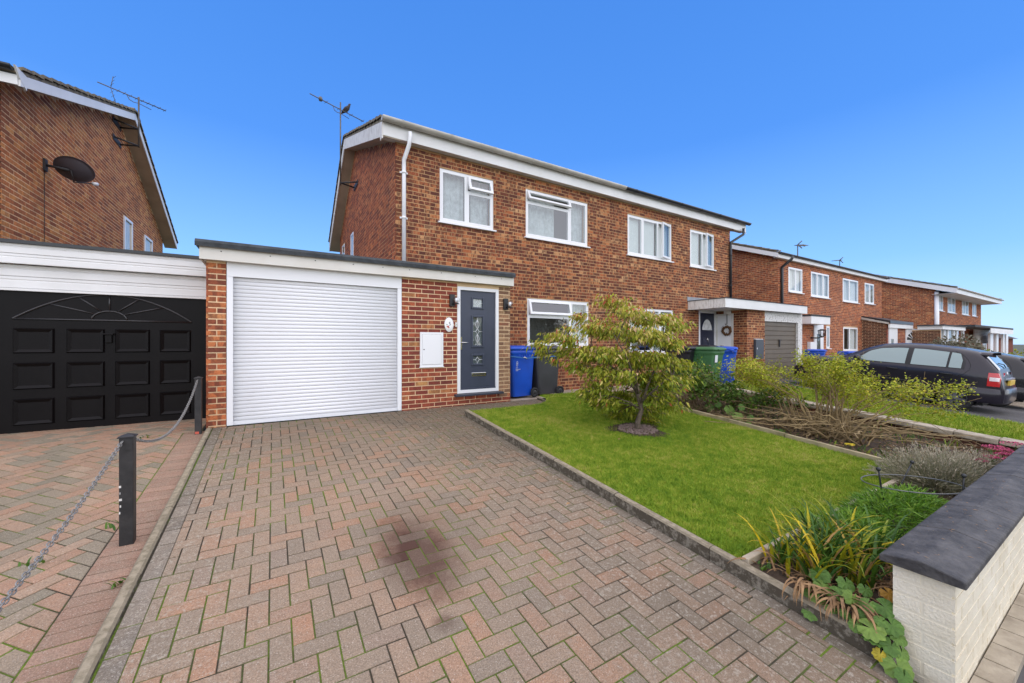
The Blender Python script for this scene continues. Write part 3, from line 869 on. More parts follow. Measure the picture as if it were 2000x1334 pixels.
# ================================================================== WINDOWS AND DOORS
def rect_frame(m, x0, x1, z0, z1, ya, yb, wd, mi=0, M=None):
    m.box((x0, ya, z0), (x0 + wd, yb, z1), mi, 0, M); m.box((x1 - wd, ya, z0), (x1, yb, z1), mi, 0, M)
    m.box((x0 + wd, ya, z0), (x1 - wd, yb, z0 + wd), mi, 0, M); m.box((x0 + wd, ya, z1 - wd), (x1 - wd, yb, z1), mi, 0, M)
def window(root, X0, X1, z0, z1, Yf, lights, curtain=('full',), fw=0.055, sill=True, label=None, blind='net_curtain', rec=0.018, mat='white_plastic', gmat='glass'):
    """A white framed window in the wall plane y = Yf; lights = (u0, u1, v0, v1, opening, degrees) in fractions."""
    ya, yb = Yf + rec, Yf + rec + 0.07
    m = MB(); rect_frame(m, X0, X1, z0, z1, ya, yb, fw)
    W, H = X1 - X0, z1 - z0
    us = sorted(set(round(l[0], 4) for l in lights) | set(round(l[1], 4) for l in lights))
    for u in us:                                           # mullions between lights
        if 0.02 < u < 0.98:
            sp = [(l[2], l[3]) for l in lights if abs(l[0] - u) < .001]
            a, b = min(x for x, y in sp), max(y for x, y in sp)
            m.box((X0 + u * W - .027, ya + .002, z0 + max(a * H, fw)), (X0 + u * W + .027, yb - .002, z0 + min(b * H, H - fw)))
    for l in lights:
        if 0.02 < l[2] < 0.98:
            m.box((X0 + max(l[0] * W, fw) + .0, ya + .004, z0 + l[2] * H - .027), (X0 + min(l[1] * W, W - fw), yb - .004, z0 + l[2] * H + .027))
    win = m.build('window', mat, root)
    if label: win['label'] = label
    if sill:
        s = MB(); s.prism([(X0 - .045, ya - .07, z0 - .045), (X0 - .045, ya - .07, z0 - .018), (X0 - .045, yb, z0 - .002), (X0 - .045, yb, z0 - .045)], (W + .09, 0, 0)); s.build('sill', mat, win)
    for (u0, u1, v0, v1, op, deg) in lights:
        a = X0 + (u0 * W + .020 if u0 > .02 else fw - .012); b = X0 + (u1 * W - .020 if u1 < .98 else W - fw + .012)
        c = z0 + (v0 * H + .020 if v0 > .02 else fw - .012); d = z0 + (v1 * H - .020 if v1 < .98 else H - fw + .012)
        M = None; sw = 0.030
        if op:
            sw = 0.052
            if op == 'top': M = Matrix.Translation((0, ya, d)) @ Matrix.Rotation(-R(deg), 4, 'X') @ Matrix.Translation((0, -ya, -d))
            elif op == 'right': M = Matrix.Translation((b, ya, 0)) @ Matrix.Rotation(R(deg), 4, 'Z') @ Matrix.Translation((-b, -ya, 0))
            else: M = Matrix.Translation((a, ya, 0)) @ Matrix.Rotation(-R(deg), 4, 'Z') @ Matrix.Translation((-a, -ya, 0))
        s = MB(); rect_frame(s, a, b, c, d, ya - (.022 if op else .004), ya + .03, sw, 0, M)
        so = s.build('sash', mat, win)
        g = MB(); g.box((a + sw - .006, ya + .004, c + sw - .006), (b - sw + .006, ya + .009, d - sw + .006), 0, 0, M)
        g.build('pane', gmat, win)
    rm = MB(); rm.box((X0 - .3, yb + .75, z0 - .3), (X1 + .3, yb + .80, z1 + .3)); rm.build('room', 'interior', win)
    for cu in curtain:
        s = MB(); yc = yb + (0.03 if blind == 'blind_white' else 0.10)
        if cu == 'full': x_a, x_b = X0 + .02, X1 - .02
        else: x_a, x_b = X0 + cu[0] * W, X0 + cu[1] * W
        n = max(6, int((x_b - x_a) / .03)); amp = 0.004 if blind == 'blind_white' else .022
        vs = []
        for i in range(n + 1):
            x = x_a + (x_b - x_a) * i / n; y = yc + amp * math.sin(i * 1.9) + amp * .6 * math.sin(i * .7)
            vs += [(x, y, z0 + .01), (x, y, z1 - .01)]
        s.add(vs, [(2 * i, 2 * i + 2, 2 * i + 3, 2 * i + 1) for i in range(n)], 0, 0, True)
        s.build('curtain', blind, win)
    return win
def hole(X0, X1, z0, z1): return (X0, X1, z0, z1)

# ================================================================== ROOFS
def roof(root, X0, X1, F, Rg, B, bd, left=True, right=True, verge_tiles=True, wallY=None, wx=None, over=0.33, bmat='white_paint', rear_soffit=True):
    """F, Rg, B: (y, z) of front eave, ridge, back eave at the top of the barge boards; bd: board depth."""
    th = 0.05
    P = [F, Rg, B]
    m = MB()
    up = [(y, z + .005) for y, z in P]
    poly = [(X0, y, z) for y, z in up] + [(X0, y, z + th) for y, z in up[::-1]]
    m.prism(poly[::-1], (X1 - X0, 0, 0))
    m.build('roof', 'roof_tile', root)
    for on, X, sg in ((left, X0, 1), (right, X1, -1)):
        if not on: continue
        for a, b in ((F, Rg), (Rg, B)):
            q = MB(); q.prism([(X, a[0], a[1] - bd), (X, b[0], b[1] - bd), (X, b[0], b[1]), (X, a[0], a[1])], (sg * .022, 0, 0)); q.build('bargeboard', bmat, root)
            s = MB(); xe = X + sg * (over + .02)
            s.prism([(X + sg * .022, a[0], a[1] - bd + .012), (X + sg * .022, b[0], b[1] - bd + .012), (X + sg * .022, b[0], b[1] - bd + .03), (X + sg * .022, a[0], a[1] - bd + .03)], (xe - X - sg * .022, 0, 0)); s.build('verge_soffit', 'soffit_board', root)
            if verge_tiles:
                L = math.hypot(b[0] - a[0], b[1] - a[1]); n = max(3, int(L / 0.30)); ang = math.atan2(b[1] - a[1], b[0] - a[0])
                fl = 1 if b[1] > a[1] else -1
                tm = MB()
                l2 = L / n
                pr = []
                for i in range(5):
                    xx = i * .055
                    pr.append((sg * xx - sg * .03, .030 + .022 * math.cos(i * 1.57)))
                lo = [(x, -l2 * .5, z + .012 * fl) for x, z in pr] + [(x, l2 * .55, z - .012 * fl) for x, z in pr]
                lo += [(x, y, z - .04) for x, y, z in lo]
                fs = [(i, i + 1, 6 + i, 5 + i) for i in range(4)] + [(0, 10, 11, 1), (1, 11, 12, 2), (2, 12, 13, 3), (3, 13, 14, 4), (5, 6, 16, 15), (6, 7, 17, 16), (7, 8, 18, 17), (8, 9, 19, 18), (0, 5, 15, 10), (4, 14, 19, 9)]
                tm.add(lo, fs)
                tme = None
                for k in range(n):
                    f = (k + .5) / n
                    if tme is None: o = tm.build('roof_tile', 'roof_tile', root, local=True); tme = o.data
                    else: o = bpy.data.objects.new('roof_tile', tme); link(o); o.parent = root
                    o.location = Vector((X, a[0] + (b[0] - a[0]) * f, a[1] + (b[1] - a[1]) * f + .05 + random.uniform(-.004, .006))) - root_loc(root)
                    o.rotation_euler = (ang + random.uniform(-.03, .03), 0, random.uniform(-.02, .02))
    r = MB(); nr = max(2, int((X1 - X0) / .45)); 
    rt = None
    for k in range(nr):
        xa = X0 + (X1 - X0) * k / nr
        if rt is None:
            q = MB(); L = (X1 - X0) / nr - .008
            arc = [(0, .11 * math.cos(t), .09 * math.sin(t)) for t in [math.pi * i / 6 for i in range(7)]]
            q.prism(arc, (L, 0, 0)); o = q.build('ridge_tile', 'roof_tile', root, local=True); rt = o.data
        else:
            o = bpy.data.objects.new('ridge_tile', rt); link(o); o.parent = root
        o.location = Vector((xa, Rg[0], Rg[1] + .05)) - root_loc(root)
def eaves(root, X0, X1, yF, zlo, zhi, wallY, mat='white_paint', ends=(0, 0), soffit='white_board', thick=0.02, zs=None):
    m = MB(); m.box((X0, yF, zlo), (X1, yF + thick, zhi)); m.build('fascia', mat, root)
    s = MB(); s.box((X0, yF + thick, zlo + .012), (X1, wallY + .05, zlo + .022)); s.build('soffit', soffit, root)
def gutter(root, X0, X1, yc, zt, r, mat, brackets=None):
    m = MB(); n = 8
    arc = [(X0, yc - r * math.cos(t), zt - r * math.sin(t)) for t in [math.pi * i / n for i in range(n + 1)]]
    inn = [(X0, yc - (r - .006) * math.cos(t), zt - (r - .006) * math.sin(t)) for t in [math.pi * i / n for i in range(n + 1)]]
    poly = arc + inn[::-1]
    N = len(poly); vs = poly + [(X1, y, z) for _, y, z in poly]
    m.add(vs, [(i, N + i, N + (i + 1) % N, (i + 1) % N) for i in range(N)], 0, 0, True)
    for i in range(n): m.add([], [])
    go = m.build('gutter', mat, root)
    for x in (X0, X1 - .006):
        e = MB(); e.prism([(x, y, z) for _, y, z in arc], (.006, 0, 0)); e.build('end_cap', mat, go)
    if brackets:
        nb = int((X1 - X0) / brackets)
        for i in range(nb + 1):
            x = X0 + .35 + i * brackets
            if x > X1 - .1: break
            q = MB(); big = [(x, yc - (r + .008) * math.cos(t), zt - (r + .008) * math.sin(t)) for t in [math.pi * k / n for k in range(n + 1)]]
            small = [(x, yc - (r - .002) * math.cos(t), zt - (r - .002) * math.sin(t)) for t in [math.pi * k / n for k in range(n + 1)]]
            q.prism(big + small[::-1], (.035, 0, 0)); q.build('gutter_bracket', mat, go)
    return go
def downpipe(root, pts, r, mat, clips=()):
    m = MB(); m.tube(pts, r, 10); d = m.build('downpipe', mat, root)
    for z in clips:
        x, y = pts[-1][0], pts[-1][1]
        q = MB(); q.tube([(x, y, z - .02), (x, y, z + .02)], r + .008, 10); q.box((x - r - .035, y + .01, z - .015), (x + r + .035, y + .03, z + .015)); q.build('pipe_clip', mat, d)
HG = 'brick houses along the street'

# ================================================================== HOUSE WITH THE WHITE ROLLER DOOR
YF, YG = 7.40, 6.51
XL, XP, XR = 1.947, 7.47, 12.99
Brickwork.party.add(XP)
h5 = thing('brick_house', 'brown brick house with white roller garage door and slate grey front door', 'house', (XL, YF, 0.55), group=HG)
bw = Brickwork(h5)
Z0 = 0.555
def wrect(px0, py0, px1, pyl, Y):
    a = at(px0, py0, Y); b = at(px0, pyl, Y); c = at(px1, py0, Y)
    return a.x, c.x, b.z, a.z
W1 = wrect(859, 327, 964, 431, YF); W2 = wrect(1027, 368, 1148, 461, YF); WG = wrect(1030, 582, 1150, 676, YF)
zh = (W1[3] + W2[3]) / 2
W1 = (W1[0], W1[1], W1[2], zh); W2 = (W2[0], W2[1], W2[2], zh)
TOPZ = 5.50
bw.front(XL, XP, YF, Z0, TOPZ, [W1, W2, WG], 'brick_brown', 'mortar_buff', skip=[(XL - 1, 3.93, 0, 2.98)], lab='upper front wall of mottled brown bricks')
# roof line of the pair (barge board upper edge)
XB = 1.67
RF, RR, RB = (7.26, 5.69), (11.67, 7.32), (15.0, 5.16)
bd = 0.27
prof = [(YF, 5.54 + .4 * .374 - bd + .03)]
def on_roof(y, F=RF, Rg=RR, B=RB):
    if y <= Rg[0]: return F[1] + (Rg[1] - F[1]) * (y - F[0]) / (Rg[0] - F[0])
    return Rg[1] + (B[1] - Rg[1]) * (y - Rg[0]) / (B[0] - Rg[0])
pf = [(y, on_roof(y) - bd + .02) for y in (YF, 11.67, 14.5)]
gw = [(11.62, 12.02, 3.42, 3.75), (12.9, 13.35, 3.2, 3.75)]
g1 = atX(688, 475, XL); g2 = atX(671, 485, XL)
side_w = [(g1.y - .22, g1.y + .22, 3.1, g1.z + .28), (g2.y - .25, g2.y + .25, 3.0, g2.z + .10)]
bw.side(XL, YF + .002, 14.5, 2.6, pf, '-x', 'brick_orange', 'mortar_buff', skip=side_w, tones=(0, .8), lab='gable end wall')
# garage and porch walls
gx = lambda px, Y=YG: at(px, 700, Y).x
ZW = 2.80
xg0, xp1, xd0, xe, xf, xr = gx(402.5), gx(442), gx(785), gx(893), gx(974), 3.92
GTOP, GBOT = at(453, 540, YG).z, 0.585
dz1 = at(893, 559, YG).z; dz0 = at(893, 770, YG).z
bw.front(xg0, xp1, YG, 0.52, ZW, [], 'brick_orange', 'mortar_pale', name='garage_pier')
bw.front(xd0, xr, YG, 0.52, ZW, [(xe, xf, dz0, dz1)], 'brick_red', 'mortar_pale', name='porch_wall', skip=[(xf, xr + 1, dz0 - .04, 9), (xd0 - 1, xr + 1, 0, .66)], tones=(.12, 1))
bw.courses(YG, xf + .005, xr, 0.675, lambda u: ZW, [], 'brick_buff', h5, '-y')
bw.courses(YG - .002, xd0, xr, 0.525, lambda u: .68, [], 'brick_red', h5, '-y', tones=(.2, .6))
bw.side(xr, YG + .002, YF - .002, 0.52, [(YG, ZW), (YF, ZW)], '+x', 'brick_buff', 'mortar_pale', name='porch_side_wall', thick=.1)
bw.side(xg0, YG + .002, 7.9, 0.5, [(YG, ZW), (7.9, ZW)], '-x', 'brick_orange', 'mortar_pale', name='garage_side_wall', thick=.1)
def cover5(b):
    return 2.5 if b[0][1] < 6.6 and b[3] == '-y' else 1.0
bw.finish(300, cover=cover5)
# garage roller door
gd = bpy.data.objects.new('garage_door', None); link(gd); gd.parent = h5; gd['label'] = 'white roller shutter garage door'
fr = MB(); sx0, sx1 = at(455, 600, YG).x, at(777, 600, YG).x
fr.box((xp1 + .004, YG + .004, GBOT), (sx0, YG + .09, GTOP)); fr.box((sx1, YG + .004, GBOT), (xd0 - .004, YG + .09, GTOP))
fr.box((xp1 + .004, YG + .002, GTOP + .002), (xd0 - .004, YG + .10, ZW)); fr.build('door_frame', 'white_plastic', gd)
nsl = 37; sh = (GTOP - GBOT - .05) / nsl
slm = None
for i in range(nsl):
    if slm is None:
        q = MB(); pr = [(0, .014, -sh / 2), (0, .0065, -sh / 2 + .002), (0, .0015, -sh * .28), (0, 0, 0), (0, .0015, sh * .28), (0, .0065, sh / 2 - .002), (0, .014, sh / 2)]
        q.prism(pr, (sx1 - sx0, 0, 0), smooth=False); q.sm = [len(f) == 4 and True for f in q.f]
        o = q.build('slat', 'garage_white', gd, local=True); slm = o.data
    else:
        o = bpy.data.objects.new('slat', slm); link(o); o.parent = gd
    o.location = Vector((sx0, YG + .045, GBOT + .05 + sh * (i + .5))) - h5.location
boxo('bottom_rail', 'garage_white', gd, (sx0, YG + .043, GBOT - .005), (sx1, YG + .08, GBOT + .048))
boxo('back_panel', 'interior_dark', gd, (sx0, YG + .085, GBOT), (sx1, YG + .1, GTOP))
# flat roof with fascia
FY = 6.41
fz1, fz0 = 2.962, 2.79
m = MB(); m.box((xg0 - .06, FY, fz0), (xr + .02, FY + .022, fz1)); fa = m.build('fascia', 'cream_board', h5)
m = MB(); m.box((xg0 - .06, FY + .022, fz0), (xg0 - .038, 12.0, fz1)); m.build('fascia', 'cream_board', h5)
m = MB(); m.box((xr, FY + .022, fz0), (xr + .02, YF - .003, fz1)); m.build('fascia', 'cream_board', h5)
for px in (432, 528, 616, 690, 748, 800, 862, 928, 980):
    p = at(px, 500, FY); q = MB(); q.lathe([(.0075, 0), (.0075, .004), (.003, .006)], 8, (p.x, FY, fz1 - .055), Matrix.Rotation(R(90), 3, 'X')); q.build('nail', 'bracket_dark', fa)
m = MB(); m.box((xg0 - .03, FY + .03, fz0 + .004), (xr, YG + .2, fz0 + .014)); m.build('soffit', 'white_board', h5)
m = MB()
pr = [(0, FY - .045, 2.945), (0, FY - .05, 3.0), (0, FY - .02, 3.04), (0, FY + .06, 3.05), (0, 7.394, 3.03), (0, 7.394, 2.963), (0, FY - .005, 2.963)]
m.prism([(xg0 - .10, y, z) for _, y, z in pr][::-1], (xr + .03 - xg0 + .10, 0, 0))
m.box((xg0 - .10, 7.394, 2.963), (XL - .02, 12.05, 3.03))
m.build('flat_roof', 'roof_felt', h5)
# front door
YD = YG + .03
dr = bpy.data.objects.new('door', None); link(dr); dr.parent = h5; dr['label'] = 'slate grey composite door with three leaded lights'
q = MB(); rect_frame(q, xe + .003, xf - .003, dz0 + .01, dz1, YG - .004, YG + .07, .058); q.build('door_frame', 'white_plastic', dr)
lx0, lx1, lz0, lz1 = xe + .06, xf - .06, dz0 + .065, dz1 - .058
lites = []
for (pa, pb, ya_, yb_) in ((922, 942, 583.5, 601), (923, 943, 619, 676), (924, 943, 694, 711)):
    c = (at(pa, ya_, YD).x + at(pb, yb_, YD).x) / 2; hw = 0.105
    lites.append((c - hw, c + hw, at((pa + pb) / 2, yb_, YD).z, at((pa + pb) / 2, ya_, YD).z))
xc = sum((a + b) / 2 for a, b, _, _ in lites) / 3
lites = [(xc - .105, xc + .105, a, b) for _, _, a, b in lites]
q = MB(); zs = [lz0] + [v for l in lites[::-1] for v in l[2:]] + [lz1]
q.box((lx0, YD, lz0), (xc - .105, YD + .045, lz1)); q.box((xc + .105, YD, lz0), (lx1, YD + .045, lz1))
for a, b in ((zs[0], zs[1]), (zs[2], zs[3]), (zs[4], zs[5]), (zs[6], zs[7])): q.box((xc - .105, YD, a), (xc + .105, YD + .045, b))
q.build('door_leaf', 'door_slate', dr)
for k, (a, b, c, d) in enumerate(lites):
    q = MB(); rect_frame(q, a - .028, b + .028, c - .028, d + .028, YD - .016, YD + .004, .038); bevel(q.build('glazing_bead', 'door_slate', dr), .008, 2)
    boxo('pane', 'glass', dr, (a, YD + .014, c), (b, YD + .02, d))
    boxo('obscure_backing', 'lead' if k else 'net_curtain', dr, (a, YD + .03, c), (b, YD + .034, d))
    q = MB(); x, z = (a + b) / 2, (c + d) / 2; y = YD + .011; rr = .0045
    dd = .038
    for P in ([(x, y, z + dd * 1.35), (x + dd, y, z), (x, y, z - dd * 1.35), (x - dd, y, z), (x, y, z + dd * 1.35)], [(x, y, z + dd * 1.35), (x, y, d)], [(x, y, z - dd * 1.35), (x, y, c)], [(x - dd, y, z), (a, y, z)], [(x + dd, y, z), (b, y, z)]): q.tube(P, rr, 5)
    if k == 1:
        for sg in (1, -1):
            L = (d - z) - .09
            for s2 in (1, -1): q.tube([(x + s2 * .035 * math.sin(math.pi * t / 8), y, z + sg * (.05 + (L - .02) * t / 8)) for t in range(9)], rr, 5)
    q.build('lead_came', 'lead_came', dr)
p0 = at(935, 731, YD); q = MB(); q.box((p0.x - .15, YD - .012, p0.z - .035), (p0.x + .15, YD, p0.z + .035)); lb = bevel(q.build('letterbox', 'chrome', dr), .008)
boxo('flap', 'bracket_dark', lb, (p0.x - .11, YD - .0145, p0.z - .008), (p0.x + .11, YD - .0125, p0.z + .006))
p0 = at(902, 669, YD); q = MB(); q.box((lx0 + .012, YD - .010, p0.z - .13), (lx0 + .045, YD, p0.z + .10)); hd = q.build('handle', 'chrome', dr)
q = MB(); q.tube([(lx0 + .028, YD, p0.z), (lx0 + .028, YD - .05, p0.z), (lx0 + .15, YD - .05, p0.z)], .009, 8); q.build('lever', 'chrome', hd)
boxo('weather_bar', 'door_slate', dr, (lx0, YD - .018, lz0), (lx1, YD, lz0 + .03))
q = MB(); q.prism([(xe - .06, YG - .10, dz0 - .035), (xe - .06, YG - .10, dz0 - .005), (xe - .06, YG + .06, dz0 + .009), (xe - .06, YG + .06, dz0 - .035)], (xf - xe + .12, 0, 0)); q.build('door_sill', 'slate_trim', dr)
boxo('door_backing', 'interior_dark', dr, (xe, YD + .05, dz0), (xf, YD + .07, dz1))  # dark upright sheet closing the opening behind the leaf
# windows
fu = lambda px, W, Y=YF: (at(px, 400, Y).x - W[0]) / (W[1] - W[0])
window(h5, *W1, YF, [(0, .49, 0, 1, None, 0), (.49, 1, 0, .66, None, 0), (.49, 1, .66, 1, 'top', 17)], curtain=((.0, .48), (.62, .97)), label='upper window with small top vent ajar')
window(h5, *W2, YF, [(0, .69, 0, .74, None, 0), (0, .69, .74, 1, 'top', 26), (.69, 1, 0, 1, None, 0)], curtain=((.03, .50), (.72, .97)), label='upper window with wide top vent propped open')
window(h5, *WG, YF, [(0, .69, 0, .64, None, 0), (0, .69, .64, 1, 'top', 14), (.69, 1, 0, 1, None, 0)], curtain=((.72, .97),), label='ground floor window with its top vent ajar')
for (a, b, c, d) in side_w:
    q = MB(); q.box((XL - .012, a, c), (XL + .02, a + .05, d)); q.box((XL - .012, b - .05, c), (XL + .02, b, d)); q.box((XL - .012, a + .05, d - .05), (XL + .02, b - .05, d)); q.box((XL - .012, a + .05, c), (XL + .02, b - .05, c + .05)); q.box((XL - .05, a - .03, c - .03), (XL + .01, b + .03, c))
    wo = q.build('side_window', 'white_plastic', h5)
    boxo('pane', 'glass', wo, (XL - .002, a + .05, c + .05), (XL + .004, b - .05, d - .05)); boxo('room', 'net_curtain', wo, (XL + .006, a + .05, c + .05), (XL + .010, b - .05, d - .05))
roof(h5, XB, XP, RF, RR, RB, bd, True, False, bmat='stained_white')
q = MB(); q.prism([(XB, 7.26, 5.395), (XB, 7.39, 5.395), (XB, 7.39, 5.465), (XB, 7.26, 5.4195)], (.022, 0, 0)); q.build('bargeboard_end', 'stained_white', h5)
eaves(h5, XB + .0225, XP - .002, 7.245, 5.45, 5.685, YF)
gutter(h5, XB - .02, 7.79, 7.165, 5.735, .072, 'gutter_grey', 0.95)
dpx = at(789, 400, 7.35).x
downpipe(h5, [at(801, 258, 7.17), at(801, 268, 7.17), at(799, 283, 7.18), (dpx, 7.35, at(788, 312, 7.35).z), (dpx, 7.35, at(788, 330, 7.35).z), (dpx, 7.35, 3.05)], .038, 'white_plastic', (4.9, 4.05))

# ================================================================== RIGHT HALF OF THE PAIR
h6 = thing('brick_house', 'brown brick house with white canopy, navy front door and brown garage door', 'house', (XR, YF, 0.55), group=HG)
bw = Brickwork(h6)
W3 = wrect(1226, 417, 1312, 496, YF); W4 = wrect(1348, 446, 1395, 519, YF)
W3 = (W3[0], W3[1], W3[2], zh - .01); W4 = (W4[0], W4[1], W4[2], zh - .01)
WK = wrect(1230, 600, 1315, 690, YF)
D6 = (at(1365, 700, YF).x, at(1399, 700, YF).x, .62, at(1368, 606, YF).z)
bw.front(XP, XR, YF, Z0, TOPZ, [W3, W4, WK, D6], 'brick_brown', 'mortar_buff', lab='upper front wall of mottled brown bricks')
bw.side(XR, YF + .002, 14.5, 2.4, pf, '+x', 'brick_orange', 'mortar_buff', name='gable_wall')
YN, XN = 6.43, 12.20
xa, xb, xc2, xd = XN, at(1494, 700, YN).x, at(1559, 700, YN).x, at(1567, 700, YN).x
NB = at(1460, 745, YN).z
bw.front(xa, xb, YN, NB - .02, 2.72, [], 'brick_brown', 'mortar_buff', name='garage_pier', tones=(.3, 1))
bw.side(XN, YN + .002, YF - .002, NB - .02, [(YN, 2.72), (YF, 2.72)], '-x', 'brick_brown', 'mortar_buff', skip=[(6.84, 7.39, 0, 2.62)], name='garage_side_wall', tones=(.1, .8), thick=.1)
bw.front(xd + .01, 16.84, 7.3, .40, 2.9, [], 'brick_red', 'mortar_buff', name='link_wall')
bw.finish(300)
window(h6, *W3, YF, [(0, .33, 0, 1, None, 0), (.33, .68, 0, 1, None, 0), (.68, 1, 0, 1, 'right', 14)], curtain=((0, .30), (.36, .66), (.7, .98)), blind='blind_white', label='three light upper window with one casement ajar')
window(h6, *W4, YF, [(0, .52, 0, 1, None, 0), (.52, 1, 0, 1, 'right', 12)], curtain=((.0, .46), (.56, .98)), blind='blind_white', label='two light upper window with one casement ajar')
window(h6, *WK, YF, [(0, .34, .3, 1, None, 0), (.34, .68, .3, 1, None, 0), (.68, 1, .3, 1, None, 0), (0, .5, 0, .3, None, 0), (.5, 1, 0, .3, None, 0)], curtain=((0, .3), (.6, .98)), label='tall ground floor window behind the small tree')
roof(h6, XP, XR + .70, RF, RR, RB, bd, False, True, verge_tiles=True, over=.68)
eaves(h6, XP + .002, XR + .678, 7.245, 5.45, 5.685, YF)
boxo('fascia_end', 'white_paint', h6, (XR + .679, 7.245, 5.39), (XR + .70, 7.26, 5.418))
gutter(h6, 7.80, XR + .76, 7.165, 5.73, .068, 'gutter_black', 0.95)
dpx = at(1427, 520, 7.34).x
downpipe(h6, [at(1452, 446, 7.17), at(1452, 458, 7.17), (dpx, 7.34, at(1428, 474, 7.34).z), (dpx, 7.34, at(1428, 484, 7.34).z), (dpx, 7.34, 2.95)], .04, 'gutter_black', (4.6, 3.6))
# canopy
CX0, CX1, CYF = 10.73, 15.66, 6.25
q = MB(); q.box((CX0 + .02, CYF, 2.70), (CX1, CYF + .02, 2.955)); q.build('canopy_fascia', 'white_paint', h6)
q = MB(); q.box((CX0, CYF, 2.70), (CX0 + .02, YF - .004, 2.955)); q.build('canopy_fascia', 'stained_white', h6)
q = MB(); q.box((CX1 - .02, CYF + .02, 2.70), (CX1, YF - .1, 2.955)); q.build('canopy_fascia', 'white_paint', h6)
boxo('canopy_soffit', 'white_board', h6, (CX0 + .02, CYF + .02, 2.715), (XN + .02, YF - .004, 2.73))
q = MB(); q.box((CX0 - .02, CYF - .02, 2.957), (CX1 + .02, YF - .004, 2.975)); q.build('canopy_roof', 'roof_felt', h6)
q = MB(); q.box((CX0 - .03, YF - .012, 2.976), (12.0, YF - .004, 3.10)); q.build('flashing', 'lead', h6)
boxo('canopy_hook', 'white_board', h6, (XN - .25, 6.9, 2.60), (XN - .02, 7.0, 2.715))
# navy front door of this house
x0, x1, z0, z1 = D6; YD = YF + .03
dr = bpy.data.objects.new('door', None); link(dr); dr.parent = h6; dr['label'] = 'navy panelled front door with a fan light'
q = MB(); rect_frame(q, x0, x1, z0 - .08, z1, YF + .004, YF + .09, .075); q.build('door_frame', 'white_plastic', dr)
q = MB(); q.box((x0 + .075, YD, z0), (x1 - .075, YD + .045, z1 - .075)); q.build('door_leaf', 'door_navy', dr)
xm, zf = (x0 + x1) / 2, z1 - .62; rw = (x1 - x0) * .30
fan = [(xm + rw * math.cos(t), YD - .004, zf + .36 * math.sin(t)) for t in [math.pi * i / 12 for i in range(13)]]
q = MB(); q.prism(fan, (0, .003, 0)); q.build('fan_light', 'net_curtain', dr)
q = MB(); q.tube([(a, YD - .006, c) for a, _, c in fan], .014, 6, closed=True); q.build('fan_surround', 'door_navy', dr)
for i in (-1, 1):
    for (a, b) in ((.12, .75), (.85, 1.25)):
        q = MB(); cx = xm + i * (x1 - x0) * .16; q.box((cx - .085, YD - .012, z0 + a), (cx + .085, YD, z0 + b)); bevel(q.build('door_panel', 'door_navy', dr), .01)
q = MB(); q.tube([(xm, YD, zf - .22), (xm - .02, YD - .03, zf - .28), (xm, YD - .04, zf - .36), (xm + .02, YD - .03, zf - .28), (xm, YD, zf - .22)], .008, 6); q.build('knocker', 'chrome', dr)
q = MB(); q.tube([(x1 - .12, YD, 1.55), (x1 - .12, YD - .05, 1.55), (x1 - .22, YD - .05, 1.55)], .01, 6); q.build('handle', 'chrome', dr)
# white side door of the garage
sd_ = bpy.data.objects.new('side_door', None); link(sd_); sd_.parent = h6; sd_['label'] = 'white side door carrying a wreath'
q = MB(); q.box((XN - .016, 6.84, NB + .04), (XN + .001, 6.90, 2.62)); q.box((XN - .016, 7.34, NB + .04), (XN + .001, 7.392, 2.62)); q.box((XN - .016, 6.90, 2.56), (XN + .001, 7.34, 2.62)); q.build('door_frame', 'white_board', sd_)
boxo('door_leaf', 'white_plastic', sd_, (XN - .008, 6.90, NB + .05), (XN + .001, 7.34, 2.56))
boxo('door_sill', 'white_board', sd_, (XN - .06, 6.80, NB + .01), (XN + .03, 7.392, NB + .04))
q = MB(); q.tube([(XN + .01, 7.24, 1.62), (XN - .045, 7.24, 1.62), (XN - .045, 7.12, 1.62)], .009, 6); q.build('handle', 'chrome', sd_)
# brown sectional garage door
gd = bpy.data.objects.new('garage_door', None); link(gd); gd.parent = h6; gd['label'] = 'brown ribbed up and over garage door'
zt = at(1494, 627, YN).z; zb0 = at(1559, 741, YN).z
q = MB(); q.box((xb + .003, YN + .004, zt), (xd, YN + .08, 2.72)); q.box((xc2, YN + .004, zb0 - .1), (xd, YN + .12, zt - .002)); q.build('door_frame', 'flaking_white', gd)
n = 13; hh = (zt - zb0) / n; pm = None
for i in range(n):
    if pm is None:
        q = MB(); L = xc2 - xb
        q.prism([(0, .0, -hh / 2 + .012), (0, .0, hh / 2 - .012), (0, .016, hh / 2), (0, .05, hh / 2), (0, .05, -hh / 2), (0, .016, -hh / 2)][::-1], (L, 0, 0)); o = q.build('door_panel', 'garage_brown', gd, local=True); pm = o.data
    else: o = bpy.data.objects.new('door_panel', pm); link(o); o.parent = gd
    o.location = Vector((xb, YN + .07, zb0 + hh * (i + .5))) - h6.location
p = at(1526, 668, YN); q = MB(); q.box((p.x - .02, YN + .035, p.z - .16), (p.x + .02, YN + .07, p.z + .08)); q.box((p.x - .08, YN + .02, p.z + .05), (p.x + .10, YN + .04, p.z + .08)); q.build('handle', 'bracket_dark', gd)

